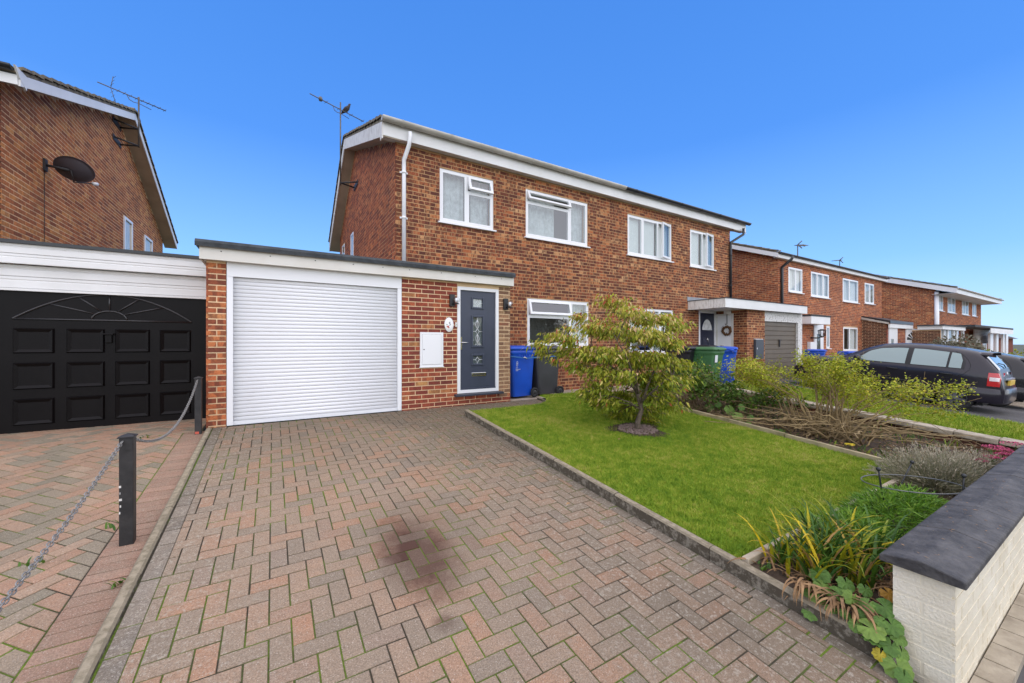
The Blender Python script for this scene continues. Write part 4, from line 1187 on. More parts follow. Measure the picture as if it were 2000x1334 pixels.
# ================================================================== HOUSE ON THE LEFT
XH = -3.34; LY0, LY1 = 8.62, 18.3
h4 = thing('brick_house', 'orange brown brick house seen end on above a black garage door', 'house', (XH, LY0, 0.55), group=HG)
bw = Brickwork(h4)
LF, LR, LB = (8.24, 5.44), (13.6, 7.56), (18.7, 5.30)
lb = .16
lpf = [(y, on_roof(y, LF, LR, LB) - lb + .02) for y in (LY0, 13.6, LY1)]
wA, wB, wC, wD = atX(241, 421, XH), atX(257, 490, XH), atX(281, 458, XH), atX(296, 494, XH)
lw = [(wA.y, wB.y, 2.6, wA.z), (wC.y, wD.y, 2.6, wC.z)]
bw.side(XH, LY0 + .002, LY1, 2.5, lpf, '+x', 'brick_gable_lit', 'mortar_pale', skip=lw, lab='gable end wall', tones=(0, .95))
bw.front(-7.5, XH - .002, LY0, 0.5, 5.3, [], 'brick_dark', 'mortar_buff')
bw.finish(300)
for (a, b, c, d) in lw:
    q = MB(); t = .07; q.box((XH - .02, a, c), (XH + .03, a + t, d)); q.box((XH - .02, b - t, c), (XH + .03, b, d)); q.box((XH - .02, a + t, d - t), (XH + .03, b - t, d))
    wo = q.build('side_window', 'white_plastic', h4)
    boxo('pane', 'glass', wo, (XH - .005, a + t, c), (XH + .004, b - t, d - t)); boxo('room', 'net_curtain', wo, (XH - .015, a + t, c), (XH - .008, b - t, d - t))
roof(h4, -8.0, -3.01, LF, LR, LB, lb, False, True, bmat='white_paint')
eaves(h4, -8.0, -3.345, 8.22, 5.27, 5.42, LY0)
boxo('fascia_return', 'white_paint', h4, (-3.343, 8.22, 5.285), (-3.033, 8.24, 5.42))
gutter(h4, -8.0, -3.06, 8.16, 5.50, .06, 'gutter_black')
q = MB(); q.prism([(-3.03, 8.10, 5.50), (-3.03, 8.22, 5.38), (-3.03, 8.40, 5.30), (-3.03, 8.40, 5.50)], (.022, 0, 0)); q.build('bargeboard_end', 'white_paint', h4)
# its garage
YL = 7.60
lz1 = 2.40
gd = bpy.data.objects.new('garage_door', None); link(gd); gd.parent = h4; gd['label'] = 'black panelled garage door with a sunburst top'
LX0, LX1 = -4.2, xg0 - .005
q = MB(); q.box((LX0, YL, .535), (LX1, YL + .05, lz1)); q.build('door_leaf', 'black_paint', gd)
cols = [(25, 107), (130, 205), (225, 293), (312, 373)]
rows = [(640, 690), (708, 760), (778, 830)]
zr = [(at(66, 641, YL).z, at(66, 690, YL).z), (at(66, 708, YL).z, at(66, 760, YL).z), (at(66, 778, YL).z, at(66, 829, YL).z)]
for (pa, pb) in cols:
    xa_, xb_ = at(pa, 700, YL).x, at(pb, 700, YL).x
    for (za_, zb_) in zr:
        q = MB(); t = .05
        q.add([(xa_, YL - .001, zb_), (xb_, YL - .001, zb_), (xb_, YL - .001, za_), (xa_, YL - .001, za_), (xa_ + .014, YL - .026, zb_ + .014), (xb_ - .014, YL - .026, zb_ + .014), (xb_ - .014, YL - .026, za_ - .014), (xa_ + .014, YL - .026, za_ - .014), (xa_ + .05, YL - .008, zb_ + .05), (xb_ - .05, YL - .008, zb_ + .05), (xb_ - .05, YL - .008, za_ - .05), (xa_ + .05, YL - .008, za_ - .05)],
              [(0, 1, 5, 4), (1, 2, 6, 5), (2, 3, 7, 6), (3, 0, 4, 7), (4, 5, 9, 8), (5, 6, 10, 9), (6, 7, 11, 10), (7, 4, 8, 11), (8, 9, 10, 11)])
        q.build('door_panel', 'black_paint', gd)
ax0, ax1 = at(25, 622, YL).x, at(374, 622, YL).x; az0 = at(212, 626, YL).z; az1 = at(212, 576, YL).z; xm = at(213, 620, YL).x
y = YL - .004; hw = (ax1 - ax0) / 2; xm = (ax0 + ax1) / 2
arc = lambda t: (xm - hw * math.cos(t), y, az0 + (az1 - az0) * max(0.0, 1 - math.cos(t) ** 2))
q = MB(); q.tube([arc(math.pi * i / 24) for i in range(25)], .013, 6); q.tube([(ax0, y, az0), (ax1, y, az0)], .013, 6); q.build('arch_moulding', 'black_gloss_lit', gd)
q = MB(); q.tube([(xm - .18 * math.cos(t), y, az0 + .13 * math.sin(t)) for t in [math.pi * i / 10 for i in range(11)]], .012, 6); q.build('sunburst_hub', 'black_gloss_lit', gd)
for t in (.22, .36, .5, .64, .78):
    b_ = math.pi * t; e = arc(math.pi * (.10 + .8 * t)) if t != .5 else arc(math.pi / 2)
    q = MB(); q.tube([(xm - .18 * math.cos(b_), y, az0 + .13 * math.sin(b_)), e], .011, 6); q.build('sunburst_ray', 'black_gloss_lit', gd)
p = at(213, 660, YL); q = MB(); q.box((p.x - .035, YL - .03, p.z - .07), (p.x + .035, YL, p.z + .06)); q.box((p.x - .055, YL - .05, p.z + .04), (p.x + .055, YL - .02, p.z + .065)); bevel(q.build('handle', 'black_paint', gd), .006)
# cladding boards over the door, fascia, roof
def boards(z0, z1, n, y, name):
    hh = (z1 - z0) / n
    for i in range(n):
        q = MB(); a = z0 + i * hh
        q.prism([(LX0, y, a + .004), (LX0, y - .004, a + .01), (LX0, y - .004, a + hh * .62), (LX0, y + .006, a + hh * .70), (LX0, y - .002, a + hh * .78), (LX0, y - .002, a + hh), (LX0, y + .03, a + hh), (LX0, y + .03, a + .004)][::-1], (LX1 - LX0 + (.0), 0, 0)); q.build(name, 'white_paint', h4)
boards(lz1, 2.70, 2, YL - .035, 'cladding_board')
boards(2.70, 2.955, 2, YL - .12, 'fascia_board')
boxo('door_head', 'white_paint', h4, (LX0, YL - .05, lz1 - .03), (LX1, YL - .004, lz1))
q = MB(); q.box((LX0, YL - .16, 2.957), (LX1 - .06, 13.5, 3.0)); q.build('flat_roof', 'gutter_black', h4)
boxo('garage_wall', 'brick_orange', h4, (LX1 - .2, YL + .06, .5), (LX1 - .1, 13.4, 2.95))

# ================================================================== SECOND PAIR
def pair(x0, x1, Yf, zg, roofpts, bdz, labs, wins, gable_side='-x', gut='gutter_black', sof=0.35, dark=False):
    xm = (x0 + x1) / 2
    Brickwork.party.add(xm)
    hs = []
    F, Rg, B = roofpts
    for k, (a, b) in enumerate(((x0, xm), (xm, x1))):
        h = thing('brick_house', labs[k], 'house', (a if k == 0 else b, Yf, zg), group=HG)
        bw = Brickwork(h)
        hw_ = [w_[:4] for w_ in wins if a <= (w_[0] + w_[1]) / 2 < b]
        zt = F[1] - bdz + .02
        bw.front(a, b, Yf, zg, zt, hw_, 'brick_orange', 'mortar_tan', tones=(0, .85))
        pf_ = [(y, on_roof(y, F, Rg, B) - bdz + .02) for y in (Yf, Rg[0], B[0] - .4)]
        if k == 0: bw.side(a, Yf + .002, B[0] - .4, zg, pf_, '-x', 'brick_orange', 'mortar_tan', name='gable_wall', tones=(.1, 1))
        else: bw.side(b, Yf + .002, B[0] - .4, zg, pf_, '+x', 'brick_orange', 'mortar_tan', name='gable_wall')
        for w_ in wins:
            if a <= (w_[0] + w_[1]) / 2 < b:
                window(h, *w_[:4], Yf, w_[4], blind='blind_white', rec=.0, gmat='glass_far', curtain=w_[5], sill=w_[6] if len(w_) > 6 else True)
        ov = .3
        roof(h, a - (ov if k == 0 else 0), b + (ov if k == 1 else 0), F, Rg, B, bdz, k == 0, k == 1, over=ov)
        eaves(h, a - (ov - .022 if k == 0 else 0), b + (ov - .022 if k == 1 else 0), F[0] - .01, F[1] - bdz, F[1] - .03, Yf)
        gutter(h, a - (ov if k == 0 else 0), b + (ov + .05 if k == 1 else 0), F[0] - .06, F[1] + .02, .06, gut)
        hs.append((h, bw))
    return hs
L2 = [(0, .5, 0, 1, None, 0), (.5, 1, 0, 1, None, 0)]
L2u = [(0, .42, 0, 1, None, 0), (.42, 1, 0, 1, None, 0)]
L3 = [(0, .33, 0, 1, None, 0), (.33, .66, 0, 1, None, 0), (.66, 1, 0, 1, None, 0)]
full = ('full',)
Y2 = 7.70
def w2(px0, py0, px1, pyl, ls, cu=full, sill=True, Y=Y2):
    a, b, c, d = wrect(px0, py0, px1, pyl, Y); return (a, b, c, d, ls, cu, sill)
zhead = at(1539, 521, Y2).z
wins2 = [w2(1540, 521, 1567, 569, L2), w2(1584, 530, 1619, 578, L3), w2(1646, 543, 1676, 588, L2u), w2(1689, 552, 1707, 592, L2), w2(1647, 639, 1675, 685, L2u, ((.5, .95),)), w2(1614, 637, 1620.5, 680, [(0, 1, 0, 1, None, 0)])]
ez = at(1540, 500, 7.58).z
F2 = (7.56, ez + .02); R2 = (11.7, F2[1] + 4.36 * .37); B2 = (16.0, F2[1] - .1)
hs = pair(16.84, 27.9, Y2, -.12, (F2, R2, B2), .17, ('orange brick house with a black lantern beside its white front door', 'orange brick house whose flat roofed garage has a white fan light door'), wins2)
# porch, door and lamp of the nearer one
h = hs[0][0]; b2 = hs[0][1]; b2.finish(0)
a, c = at(1580, 615, 7.3), at(1617, 635, 7.3)
q = MB(); q.box((a.x, 7.22, c.z + .02), (c.x, Y2 - .004, a.z - .05)); q.build('porch_fascia', 'white_paint', h)
q = MB(); q.box((a.x - .02, 7.20, a.z - .05), (c.x + .02, Y2 - .004, a.z + .02)); q.build('porch_roof', 'roof_felt', h)
x0, x1 = at(1589, 650, Y2).x, at(1607, 650, Y2).x; z1 = at(1595, 630, Y2).z
dr = bpy.data.objects.new('door', None); link(dr); dr.parent = h
q = MB(); q.box((x0, Y2 - .03, .05), (x1, Y2 + .0, z1)); q.build('door_leaf', 'white_plastic', dr)
q = MB(); q.box((x0 + .25, Y2 - .034, 1.0), (x1 - .32, Y2 - .031, z1 - .5)); q.build('pane', 'glass', dr)
q = MB(); q.box((x0 + .24, Y2 - .0305, .99), (x1 - .31, Y2 - .0302, z1 - .49)); q.build('room', 'interior', dr)
p = at(1581, 684, Y2); q = MB(); q.box((p.x - .2, Y2 - .12, p.z - .35), (p.x + .22, Y2 - .002, p.z + .35)); q.build('meter_cupboard', 'white_plastic', h)
dpx = at(1527.5, 540, 7.64).x
downpipe(h, [at(1548, 500, 7.3), at(1547, 505, 7.3), (dpx, 7.64, at(1528, 522, 7.64).z), (dpx, 7.64, at(1528, 526, 7.64).z), (dpx, 7.64, .2)], .05, 'gutter_black')
# garage of the farther one
h = hs[1][0]; b2 = hs[1][1]
gX, gY = 25.2, 6.77
gz1 = at(1730, 632, gY).z
b2.side(gX, gY + .002, Y2, -.1, [(gY, gz1), (Y2, gz1 + .25)], '-x', 'brick_dark', 'mortar_tan', name='garage_side_wall')
b2.front(gX, 28.6, gY, -.2, gz1, [], 'brick_red', 'mortar_tan', name='garage_wall')
b2.finish(0)
q = MB(); q.prism([(gX - .08, gY - .15, gz1), (gX - .08, Y2 - .004, gz1 + .28), (gX - .08, Y2 - .004, gz1 + .42), (gX - .08, gY - .15, gz1 + .14)][::-1], (3.4, 0, 0)); q.build('flat_roof', 'gutter_black', h)
q = MB(); q.prism([(gX - .10, gY - .1, gz1 - .03), (gX - .10, Y2 - .004, gz1 + .25), (gX - .10, Y2 - .004, gz1 + .36), (gX - .10, gY - .1, gz1 + .05)][::-1], (.02, 0, 0)); q.build('side_trim', 'gutter_grey', h)
q = MB(); q.box((gX - .02, gY - .12, gz1 - .2), (28.6, gY - .06, gz1 - .01)); q.build('garage_fascia', 'white_paint', h)
def flat(name, mat, parent, px0, py0, px1, py1, Y, d=.03):
    a, b = at(px0, py0, Y), at(px1, py1, Y); z0 = at((px0 + px1) / 2, py1, Y).z; z1 = at((px0 + px1) / 2, py0, Y).z
    return boxo(name, mat, parent, (a.x, Y - d, z0), (b.x, Y, z1))
dr = flat('door', 'white_plastic', h, 1735, 638, 1751, 690, gY - .003, .04); dr['label'] = 'white side door'
boxo('pane', 'glass', dr, (at(1738, 640, gY).x, gY - .05, 1.5), (at(1743, 640, gY).x, gY - .044, 1.9)); 
gdo = flat('garage_door', 'white_plastic', h, 1768, 642, 1796, 690, gY - .003, .04); gdo['label'] = 'white garage door with a fan light'
p = at(1782, 664, gY); q = MB(); ffr = [(p.x + 1.05 * math.cos(t), gY - .046, p.z + .42 * math.sin(t)) for t in [math.pi * i / 14 for i in range(15)]]; q.prism(ffr, (0, .002, 0)); q.build('fan_light', 'interior_dark', gdo)
for i in range(1, 7):
    t = math.pi * i / 7; q = MB(); q.tube([(p.x, gY - .05, p.z), (p.x + 1.05 * math.cos(t), gY - .05, p.z + .42 * math.sin(t))], .03, 4); q.build('glazing_bar', 'white_plastic', gdo)

# ================================================================== THIRD PAIR
Y3 = 6.5
def w3(*a): return w2(*a, Y=Y3)
wins3 = [w3(1832, 570, 1842, 606, L2), w3(1851, 574, 1866, 610, L2), w3(1879, 581, 1892, 614, L2), w3(1899, 586, 1907, 617, L2)]
ez = at(1850, 562, 5.6).z
F3 = (5.62, ez + .12); R3 = (10.8, F3[1] + 1.75); B3 = (15.5, F3[1] - .1)
hs3 = pair(31.7, 42.8, Y3, -.75, (F3, R3, B3), .26, ('farther orange brick house with deep white eaves and a white glazed porch', 'farthest orange brick house of the row with a white boarded carport'), wins3, gut='gutter_grey')
for hh_, bb_ in hs3: bb_.finish(0)
h = hs3[0][0]
dpx = at(1829.5, 590, 6.42).x; q = MB(); q.tube([(dpx, 6.42, at(1830, 570, 6.42).z), (dpx, 6.42, 1.0)], .10, 6); q.build('downpipe', 'white_plastic', h)
PX0, PX1, PY = at(1842, 640, 5.6).x, at(1886, 640, 5.6).x, 5.6
zt = at(1842, 636, PY).z; zb = at(1842, 643, PY).z
q = MB(); q.box((PX0 - .1, PY, zb), (PX1, Y3 - .004, zt)); q.build('porch_fascia', 'white_paint', h)
q = MB(); q.box((PX0 - .2, PY - .06, zt), (PX1 + .1, Y3 - .004, zt + .06)); q.build('porch_roof', 'roof_felt', h)
b3 = Brickwork(h); b3.side(PX0 + .02, PY + .1, 6.75, -.6, [(PY + .1, zb - .01), (6.75, zb - .01)], '-x', 'brick_dark', 'mortar_tan', name='porch_wall'); b3.finish(0)
q = MB()
for px in (1843, 1850, 1861, 1867, 1880): 
    p = at(px, 650, PY + .2); q.box((p.x - .09, PY + .15, -.7), (p.x + .09, PY + .25, zb))
q.box((PX0, PY + .16, -.7), (PX1 - .2, PY + .24, .5)); q.build('porch_frame', 'white_plastic', h)
boxo('porch_glass', 'glass', h, (PX0 + .1, PY + .2, .5), (PX1 - .3, PY + .21, zb)); boxo('room', 'net_curtain', h, (PX0 + .1, PY + .5, -.6), (PX1 - .3, PY + .52, zb))
h = hs3[1][0]
YC = 5.3
xa, xb = at(1902, 640, YC).x, at(1977, 640, YC).x
zt, zb = at(1902, 634, YC).z, at(1930, 655, YC).z
q = MB(); nb = 5
for i in range(nb):
    q = MB(); z = zt - .12 - i * .19; q.box((at(1901, 640, 6.3).x, 6.26, z - .18), (at(1931, 640, 6.3).x, 6.3, z)); q.build('carport_board', 'white_board', h)
q = MB(); q.box((xa, YC - .05, zt - .12), (xb, YC + 1.1, zt)); q.build('carport_roof', 'roof_felt', h)
q = MB(); q.box((at(1932, 640, YC).x, YC - .08, zt - .42), (xb - .3, YC - .04, zt - .121)); q.build('carport_fascia', 'white_paint', h)
for pa, pb in ((1932, 1938), (1944, 1948), (1957, 1960), (1963, 1967)):
    a, b = at(pa, 650, YC + .3), at(pb, 650, YC + .3); q = MB(); q.box((a.x, YC + .25, -.8), (b.x, YC + .35, zt - .4)); q.build('carport_post', 'white_plastic', h)
q = MB(); q.box((at(1938, 650, YC + .5).x, YC + .5, -.8), (xb - .6, YC + .6, zt - .4)); q.build('carport_wall', 'brick_orange', h)
flat('carport_window', 'net_curtain', h, 1957, 656, 1966, 672, YC + .49, .02)

# ================================================================== HOUSE FAR DOWN THE STREET
D = 3.9
p0, p1 = at(1968, 660, 4.0), at(2000, 660, 4.0)
hx0, hx1, hy = 62.0, 84.0, 10.0
hf = thing('brick_house', 'small distant brick house with a plain brown roof', 'house', (hx0, hy, -.9), group=HG)
zr0, zr1 = at(1972, 660, hy).z, at(1980, 643.5, hy).z
q = MB(); q.box((hx0, hy, -1.8), (hx1, hy + 8, zr0)); q.build('wall', 'brick_orange', hf)
q = MB(); q.prism([(hx0 - .4, hy - .4, zr0 - .1), (hx0 - .4, hy + 8.4, zr0 - .1), (hx0 - .4, hy + 4, zr1 + .7)], (hx1 - hx0 + .8, 0, 0)); q.build('roof', 'roof_brown', hf)
for xx in (hx0 + 1.2, hx0 + 4.5, hx0 + 8):
    q = MB(); rect_frame(q, xx, xx + 1.8, zr0 - 1.8, zr0 - .5, hy - .05, hy + .02, .12); q.box((xx + .84, hy - .04, zr0 - 1.7), (xx + .96, hy + .01, zr0 - .6)); wo = q.build('window', 'white_plastic', hf)
    boxo('pane', 'glass', wo, (xx + .1, hy - .02, zr0 - 1.7), (xx + 1.7, hy - .01, zr0 - .6)); boxo('room', 'interior', wo, (xx + .1, hy - .008, zr0 - 1.7), (xx + 1.7, hy - .004, zr0 - .6))
# ================================================================== AERIALS, DISH, BIRD
def toward(M, az, px):
    """Point on the horizontal line through M with azimuth az that shows at photo column px."""
    t = (px - 1000) / FPX; dx, dy = math.sin(az), math.cos(az)
    # u = t d  with u = x cY - y sY, d = x sY + y cY
    a = (dx * cY - dy * sY) - t * (dx * sY + dy * cY); b = (M.x * cY - M.y * sY) - t * (M.x * sY + M.y * cY)
    k = -b / a
    return Vector((M.x + dx * k, M.y + dy * k, M.z)), k
def aerial(label, foot, top, boom_z, az, pxa, pxb, nel, brackets, wallx, reflector=True):
    t = thing('tv_aerial', label, 'aerial', foot)
    one('mast', 'aerial_metal', t, lambda m: m.tube([foot, top], .018, 8))
    M = Vector((top.x, top.y, boom_z))
    a, ka = toward(M, az, pxa); b, kb = toward(M, az, pxb)
    one('boom', 'aerial_metal', t, lambda m: m.tube([a, b], .012, 6))
    d = (b - a).normalized(); n = Vector((-d.y, d.x, 0))
    for i in range(nel):
        p = a + (b - a) * (.28 + .70 * i / (nel - 1)); L = .085
        one('element', 'aerial_metal', t, lambda m: m.tube([p - n * L, p + n * L], .005, 5))
    if reflector:
        p = a + (b - a) * .18
        for s_ in (1, -1):
            one('reflector', 'aerial_metal', t, lambda m: [m.tube([p + Vector((0, 0, .02 * s_)), p - d * .02 + Vector((0, 0, .30 * s_)) + d * (.10 if s_ < 0 else .06)], .007, 5)] + [m.tube([p + (Vector((0, 0, .30 * s_)) + d * .06) * f - n * .10, p + (Vector((0, 0, .30 * s_)) + d * .06) * f + n * .10], .004, 4) for f in (.3, .6, .95)])
    q = a + (b - a) * .40
    one('cable_loop', 'aerial_metal', t, lambda m: m.tube([q, q + Vector((0, 0, -.10)) + d * .05, M + Vector((0, 0, -.12)) - d * .1, M + Vector((0, 0, -.1)), M + d * .25 + Vector((0, 0, -.13))], .008, 6))
    for z in brackets:
        p = Vector((top.x, top.y, z))
        one('bracket', 'bracket_dark', t, lambda m: [m.tube([p, (wallx, p.y - .25, z + .02)], .02, 6), m.tube([p, (wallx, p.y + .22, z + .02)], .02, 6), m.box((wallx - .015, p.y - .3, z - .05), (wallx + .015, p.y + .3, z + .08))])
    return t, a, b, M, d
Mt = atX(271, 190, -2.93)
aerial('tv aerial with a dipole arm on the gable of the left house', Vector((Mt.x, Mt.y, atX(271, 288, -2.93).z)), Mt, atX(262, 178, -2.93).z, R(58.5), 190, 324, 9, (atX(271, 252, -2.93).z, atX(271, 285, -2.93).z), XH)
Mt = atX(665, 200, 1.55)
t_, a_, b_, M_, d_ = aerial('slim tv aerial on the main gable where a bird perches', Vector((Mt.x, Mt.y, atX(665, 362, 1.55).z)), Mt, atX(665, 214, 1.55).z, R(66.5), 605, 710, 4, (atX(665, 357, 1.55).z,), XL, False)
one('dipole_box', 'aerial_metal', t_, lambda m: m.lathe([(.0, -.05), (.04, -.04), (.05, 0), (.04, .05), (0, .06)], 10, a_ + d_ * .28))
# pigeon sitting on the boom
B, kk = toward(M_, R(66.5), 677)
bird = thing('pigeon', 'small dark bird perched on the slim tv aerial', 'bird', B)
sd_v = Vector((cY, -sY, 0))
def body(m):
    st = [(-.155, -.085, .008), (-.12, -.06, .020), (-.07, -.015, .045), (-.02, .035, .060), (.03, .075, .056), (.06, .12, .034), (.075, .155, .030), (.085, .175, .027), (.10, .178, .012), (.118, .172, .003)]
    m.tube([B + sd_v * x + Vector((0, 0, .055 + z)) for x, z, r in st], [r for x, z, r in st], 12)
    m.tube([B + sd_v * -.005, B + sd_v * 0.0 + Vector((0, 0, .06))], .008, 6); m.tube([B + sd_v * .025, B + sd_v * .02 + Vector((0, 0, .06))], .008, 6)
ob = one('body', 'pigeon_grey', bird, body)
for s_ in (1, -1):
    nv = Vector((sY, cY, 0)) * -s_
    one('wing', 'pigeon_grey', bird, lambda m: m.tube([B + sd_v * x + nv * o_ + Vector((0, 0, .055 + z)) for x, z, o_ in ((-.13, -.055, .025), (-.06, .0, .048), (0, .05, .055), (.035, .085, .042))], [.006, .022, .034, .014], 8))
# satellite dish seen from behind
P0 = atX(86, 322, XH)
dc = atX(145, 331, XH + .34)
dish = thing('satellite_dish', 'dark mesh satellite dish bracketed to the left brick gable', 'satellite dish', P0)
view = (dc - Vector((0, 0, EYE))).normalized()
nrm = (view * .80 + Vector((0.45, 0, .30))).normalized()
ux = nrm.cross(Vector((0, 0, 1))).normalized(); uy = ux.cross(nrm).normalized()
ang = R(-8); ux, uy = ux * math.cos(ang) + uy * math.sin(ang), uy * math.cos(ang) - ux * math.sin(ang)
def pan(m):
    n, rings = 36, 6; vs = []
    for s_ in (0, 1):
        for r in range(rings + 1):
            for k in range(n):
                a = 2 * math.pi * k / n; f = r / rings
                vs.append(dc + ux * .285 * f * math.cos(a) + uy * .215 * f * math.sin(a) + nrm * (.07 * f * f - .07 + (.008 if s_ else 0)))
    fs = []
    N = (rings + 1) * n
    for s_ in (0, 1):
        for r in range(rings):
            for k in range(n):
                k2 = (k + 1) % n; q = (s_ * N + r * n + k, s_ * N + r * n + k2, s_ * N + (r + 1) * n + k2, s_ * N + (r + 1) * n + k)
                fs.append(q if s_ else q[::-1])
    for k in range(n): fs.append((rings * n + k, rings * n + (k + 1) % n, N + rings * n + (k + 1) % n, N + rings * n + k))
    m.add(vs, fs, 0, 0, True)
one('reflector', 'dish_dark', dish, pan)
one('wall_plate', 'bracket_dark', dish, lambda m: m.box((XH, P0.y - .05, P0.z - .10), (XH + .03, P0.y + .05, P0.z + .10)))
bk = dc - nrm * .09
one('arm', 'bracket_dark', dish, lambda m: m.tube([P0 + Vector((.03, 0, 0)), P0 + Vector((.14, .02, 0)), bk + ux * -.02], .022, 8))
low = dc - uy * .22 - nrm * .01
tip = dc - uy * .30 + ux * .10 + nrm * .30
one('feed_arm', 'bracket_dark', dish, lambda m: m.tube([bk, bk - uy * .2, low, tip], .012, 6))
one('receiver', 'white_plastic', dish, lambda m: m.tube([tip, tip - nrm * .10 + uy * .03], .03, 10))
one('cable', 'bracket_dark', dish, lambda m: m.tube([P0 + Vector((.012, -.02, -.08)), P0 + Vector((.012, -.02, -1.0)), P0 + Vector((.012, -.02, -2.2))], .0045, 5))
# aerials farther off
for lab, px, py, y_, dxx in (('small tv aerial on the roof of the second pair', 1558, 478, 9.5, -1), ('tiny tv aerial beyond the second roof', 1640, 508, 11.0, 1)):
    p = at(px, py, y_); f = Vector((p.x, p.y, p.z - (.9 if dxx < 0 else .4)))
    t = thing('tv_aerial', lab, 'aerial', f)
    one('mast', 'aerial_metal', t, lambda m: m.tube([f, p], .025, 6))
    d = Vector((-.7, -.6, -.28)) if dxx < 0 else Vector((-.3, .2, -.05))
    one('boom', 'aerial_metal', t, lambda m: m.tube([p, p + d * (1.0 if dxx < 0 else .7)], .03, 6))
    one('element', 'aerial_metal', t, lambda m: [m.tube([p + d * f + Vector((-.12, .16, 0)), p + d * f + Vector((.12, -.16, 0))], .018, 5) for f in (.2, .4, .6, .8)] + [m.tube([p, p + Vector((.1, -.15, .18))], .025, 5), m.tube([p, p + Vector((.1, -.15, -.2))], .025, 5)])

# ================================================================== FITTINGS ON THE WALLS
def lamp(px, py, label):
    p = at(px, py, YG)
    t = thing('wall_lamp', label, 'wall lamp', p, 0, 'lamps either side of the slate door')
    one('back_plate', 'lamp_black', t, lambda m: m.box((p.x - .045, YG - .045, p.z - .105), (p.x + .045, YG - .001, p.z + .105)))
    prof = [(0.0, -.062)] + [(.062 * math.cos(a), .062 * math.sin(a)) for a in [R(-75 + 15 * i) for i in range(11)]] + [(0.0, .062)]
    one('globe', 'glass_clear', t, lambda m: m.lathe(prof, 16, (p.x + .045, YG - .11, p.z)))
    one('collar', 'lamp_black', t, lambda m: m.lathe([(.05, -.07), (.055, -.062), (.03, -.05)], 14, (p.x + .045, YG - .11, p.z)))
    one('bulb', 'white_plastic', t, lambda m: m.lathe([(0, -.04), (.02, -.035), (.026, 0), (.02, .03), (0, .04)], 10, (p.x + .045, YG - .11, p.z)))
    one('stem', 'lamp_black', t, lambda m: m.tube([(p.x + .0, YG - .03, p.z - .06), (p.x + .045, YG - .11, p.z - .064)], .014, 6))
lamp(882, 587, 'round glass wall lamp between the roller door and the slate door')
lamp(986.5, 594.5, 'round glass wall lamp on the buff brick strip by the bins')
p = at(876.5, 634, YG)
t = thing('house_number_plaque', 'oval white plaque reading 5 on the red brick wall', 'number plaque', p)
one('plate', 'plaque_white', t, lambda m: m.lathe([(1.0, 0), (1.0, .010), (.92, .016), (0, .016)], 28, p, Matrix.Rotation(R(90), 3, 'X') @ Matrix.Diagonal((.082, .125, 1.0))))
one('rim', 'chrome', t, lambda m: m.tube([(p.x + .083 * math.cos(a), YG - .009, p.z + .127 * math.sin(a)) for a in [2 * math.pi * i / 28 for i in range(28)]], .005, 5, closed=True))
def text(body_, size, parent, loc, mat, rot=(R(90), 0, 0), ext=.001):
    cu = bpy.data.curves.new('numeral', 'FONT'); cu.body = body_; cu.size = size; cu.extrude = ext; cu.align_x = 'CENTER'; cu.align_y = 'CENTER'
    o = bpy.data.objects.new('numeral', cu); link(o)
    bpy.context.view_layer.update()
    me = bpy.data.meshes.new_from_object(o.evaluated_get(bpy.context.evaluated_depsgraph_get()))
    bpy.data.objects.remove(o)
    me.materials.clear(); me.materials.append(MATS[mat])
    o = bpy.data.objects.new('numeral', me); link(o); o.parent = parent; o.location = Vector(loc) - root_loc(parent); o.rotation_euler = rot
    return o
text('5', .085, t, (p.x + .012, YG - .0175, p.z + .012), 'plaque_print')
one('flower_print', 'plaque_flower', t, lambda m: [m.lathe([(0, 0), (.011, 0), (.011, .001), (0, .001)], 8, (p.x - .025 + dx, YG - .0165, p.z - .045 + dz), Matrix.Rotation(R(90), 3, 'X')) for dx, dz in ((0, 0), (.016, .008), (.006, .018), (-.010, .012), (.02, -.01))])
one('leaf_print', 'bin_green', t, lambda m: m.lathe([(0, 0), (.010, 0), (.010, .001), (0, .001)], 8, (p.x - .04, YG - .0165, p.z + .0), Matrix.Rotation(R(90), 3, 'X')))
p = at(890.5, 634, YG)
t = thing('doorbell', 'tiny cream doorbell beside the slate door frame', 'doorbell', p)
bevel(one('case', 'cream_board', t, lambda m: m.box((p.x - .018, YG - .018, p.z - .042), (p.x + .018, YG - .001, p.z + .042))), .004)
one('button', 'chrome', t, lambda m: m.lathe([(.009, 0), (.009, .006), (0, .008)], 10, (p.x, YG - .018, p.z), Matrix.Rotation(R(90), 3, 'X')))
a, b = at(820, 650, YG), at(865, 714, YG); zt_, zb_ = at(842, 649, YG).z, at(842, 716, YG).z
t = thing('meter_box', 'white meter cupboard on the red brick wall', 'meter box', (a.x, YG, zb_))
one('frame', 'white_plastic', t, lambda m: [rect_frame(m, a.x, b.x, zb_, zt_, YG - .02, YG + .0, .035), m.box((a.x - .012, YG - .03, zb_ - .012), (b.x + .012, YG + 0, zb_ - .0005))])
dd = one('door', 'white_plastic', t, lambda m: m.box((a.x + .038, YG - .026, zb_ + .038), (b.x - .038, YG - .001, zt_ - .038))); bevel(dd, .005)
one('lock', 'bracket_dark', dd, lambda m: m.lathe([(.010, 0), (.010, .004), (0, .004)], 10, (a.x + .065, YG - .027, (zb_ + zt_) / 2), Matrix.Rotation(R(90), 3, 'X')))
one('hinge_strip', 'white_paint', dd, lambda m: m.box((b.x - .040, YG - .030, zb_ + .05), (b.x - .036, YG - .026, zt_ - .05)))
a, b = at(1471.5, 664, YN), at(1487, 664, YN); zt_, zb_ = at(1479, 663, YN).z, at(1479, 701, YN).z
t = thing('meter_box', 'dark grey worn meter cupboard beside the brown garage door', 'meter box', (a.x, YN, zb_))
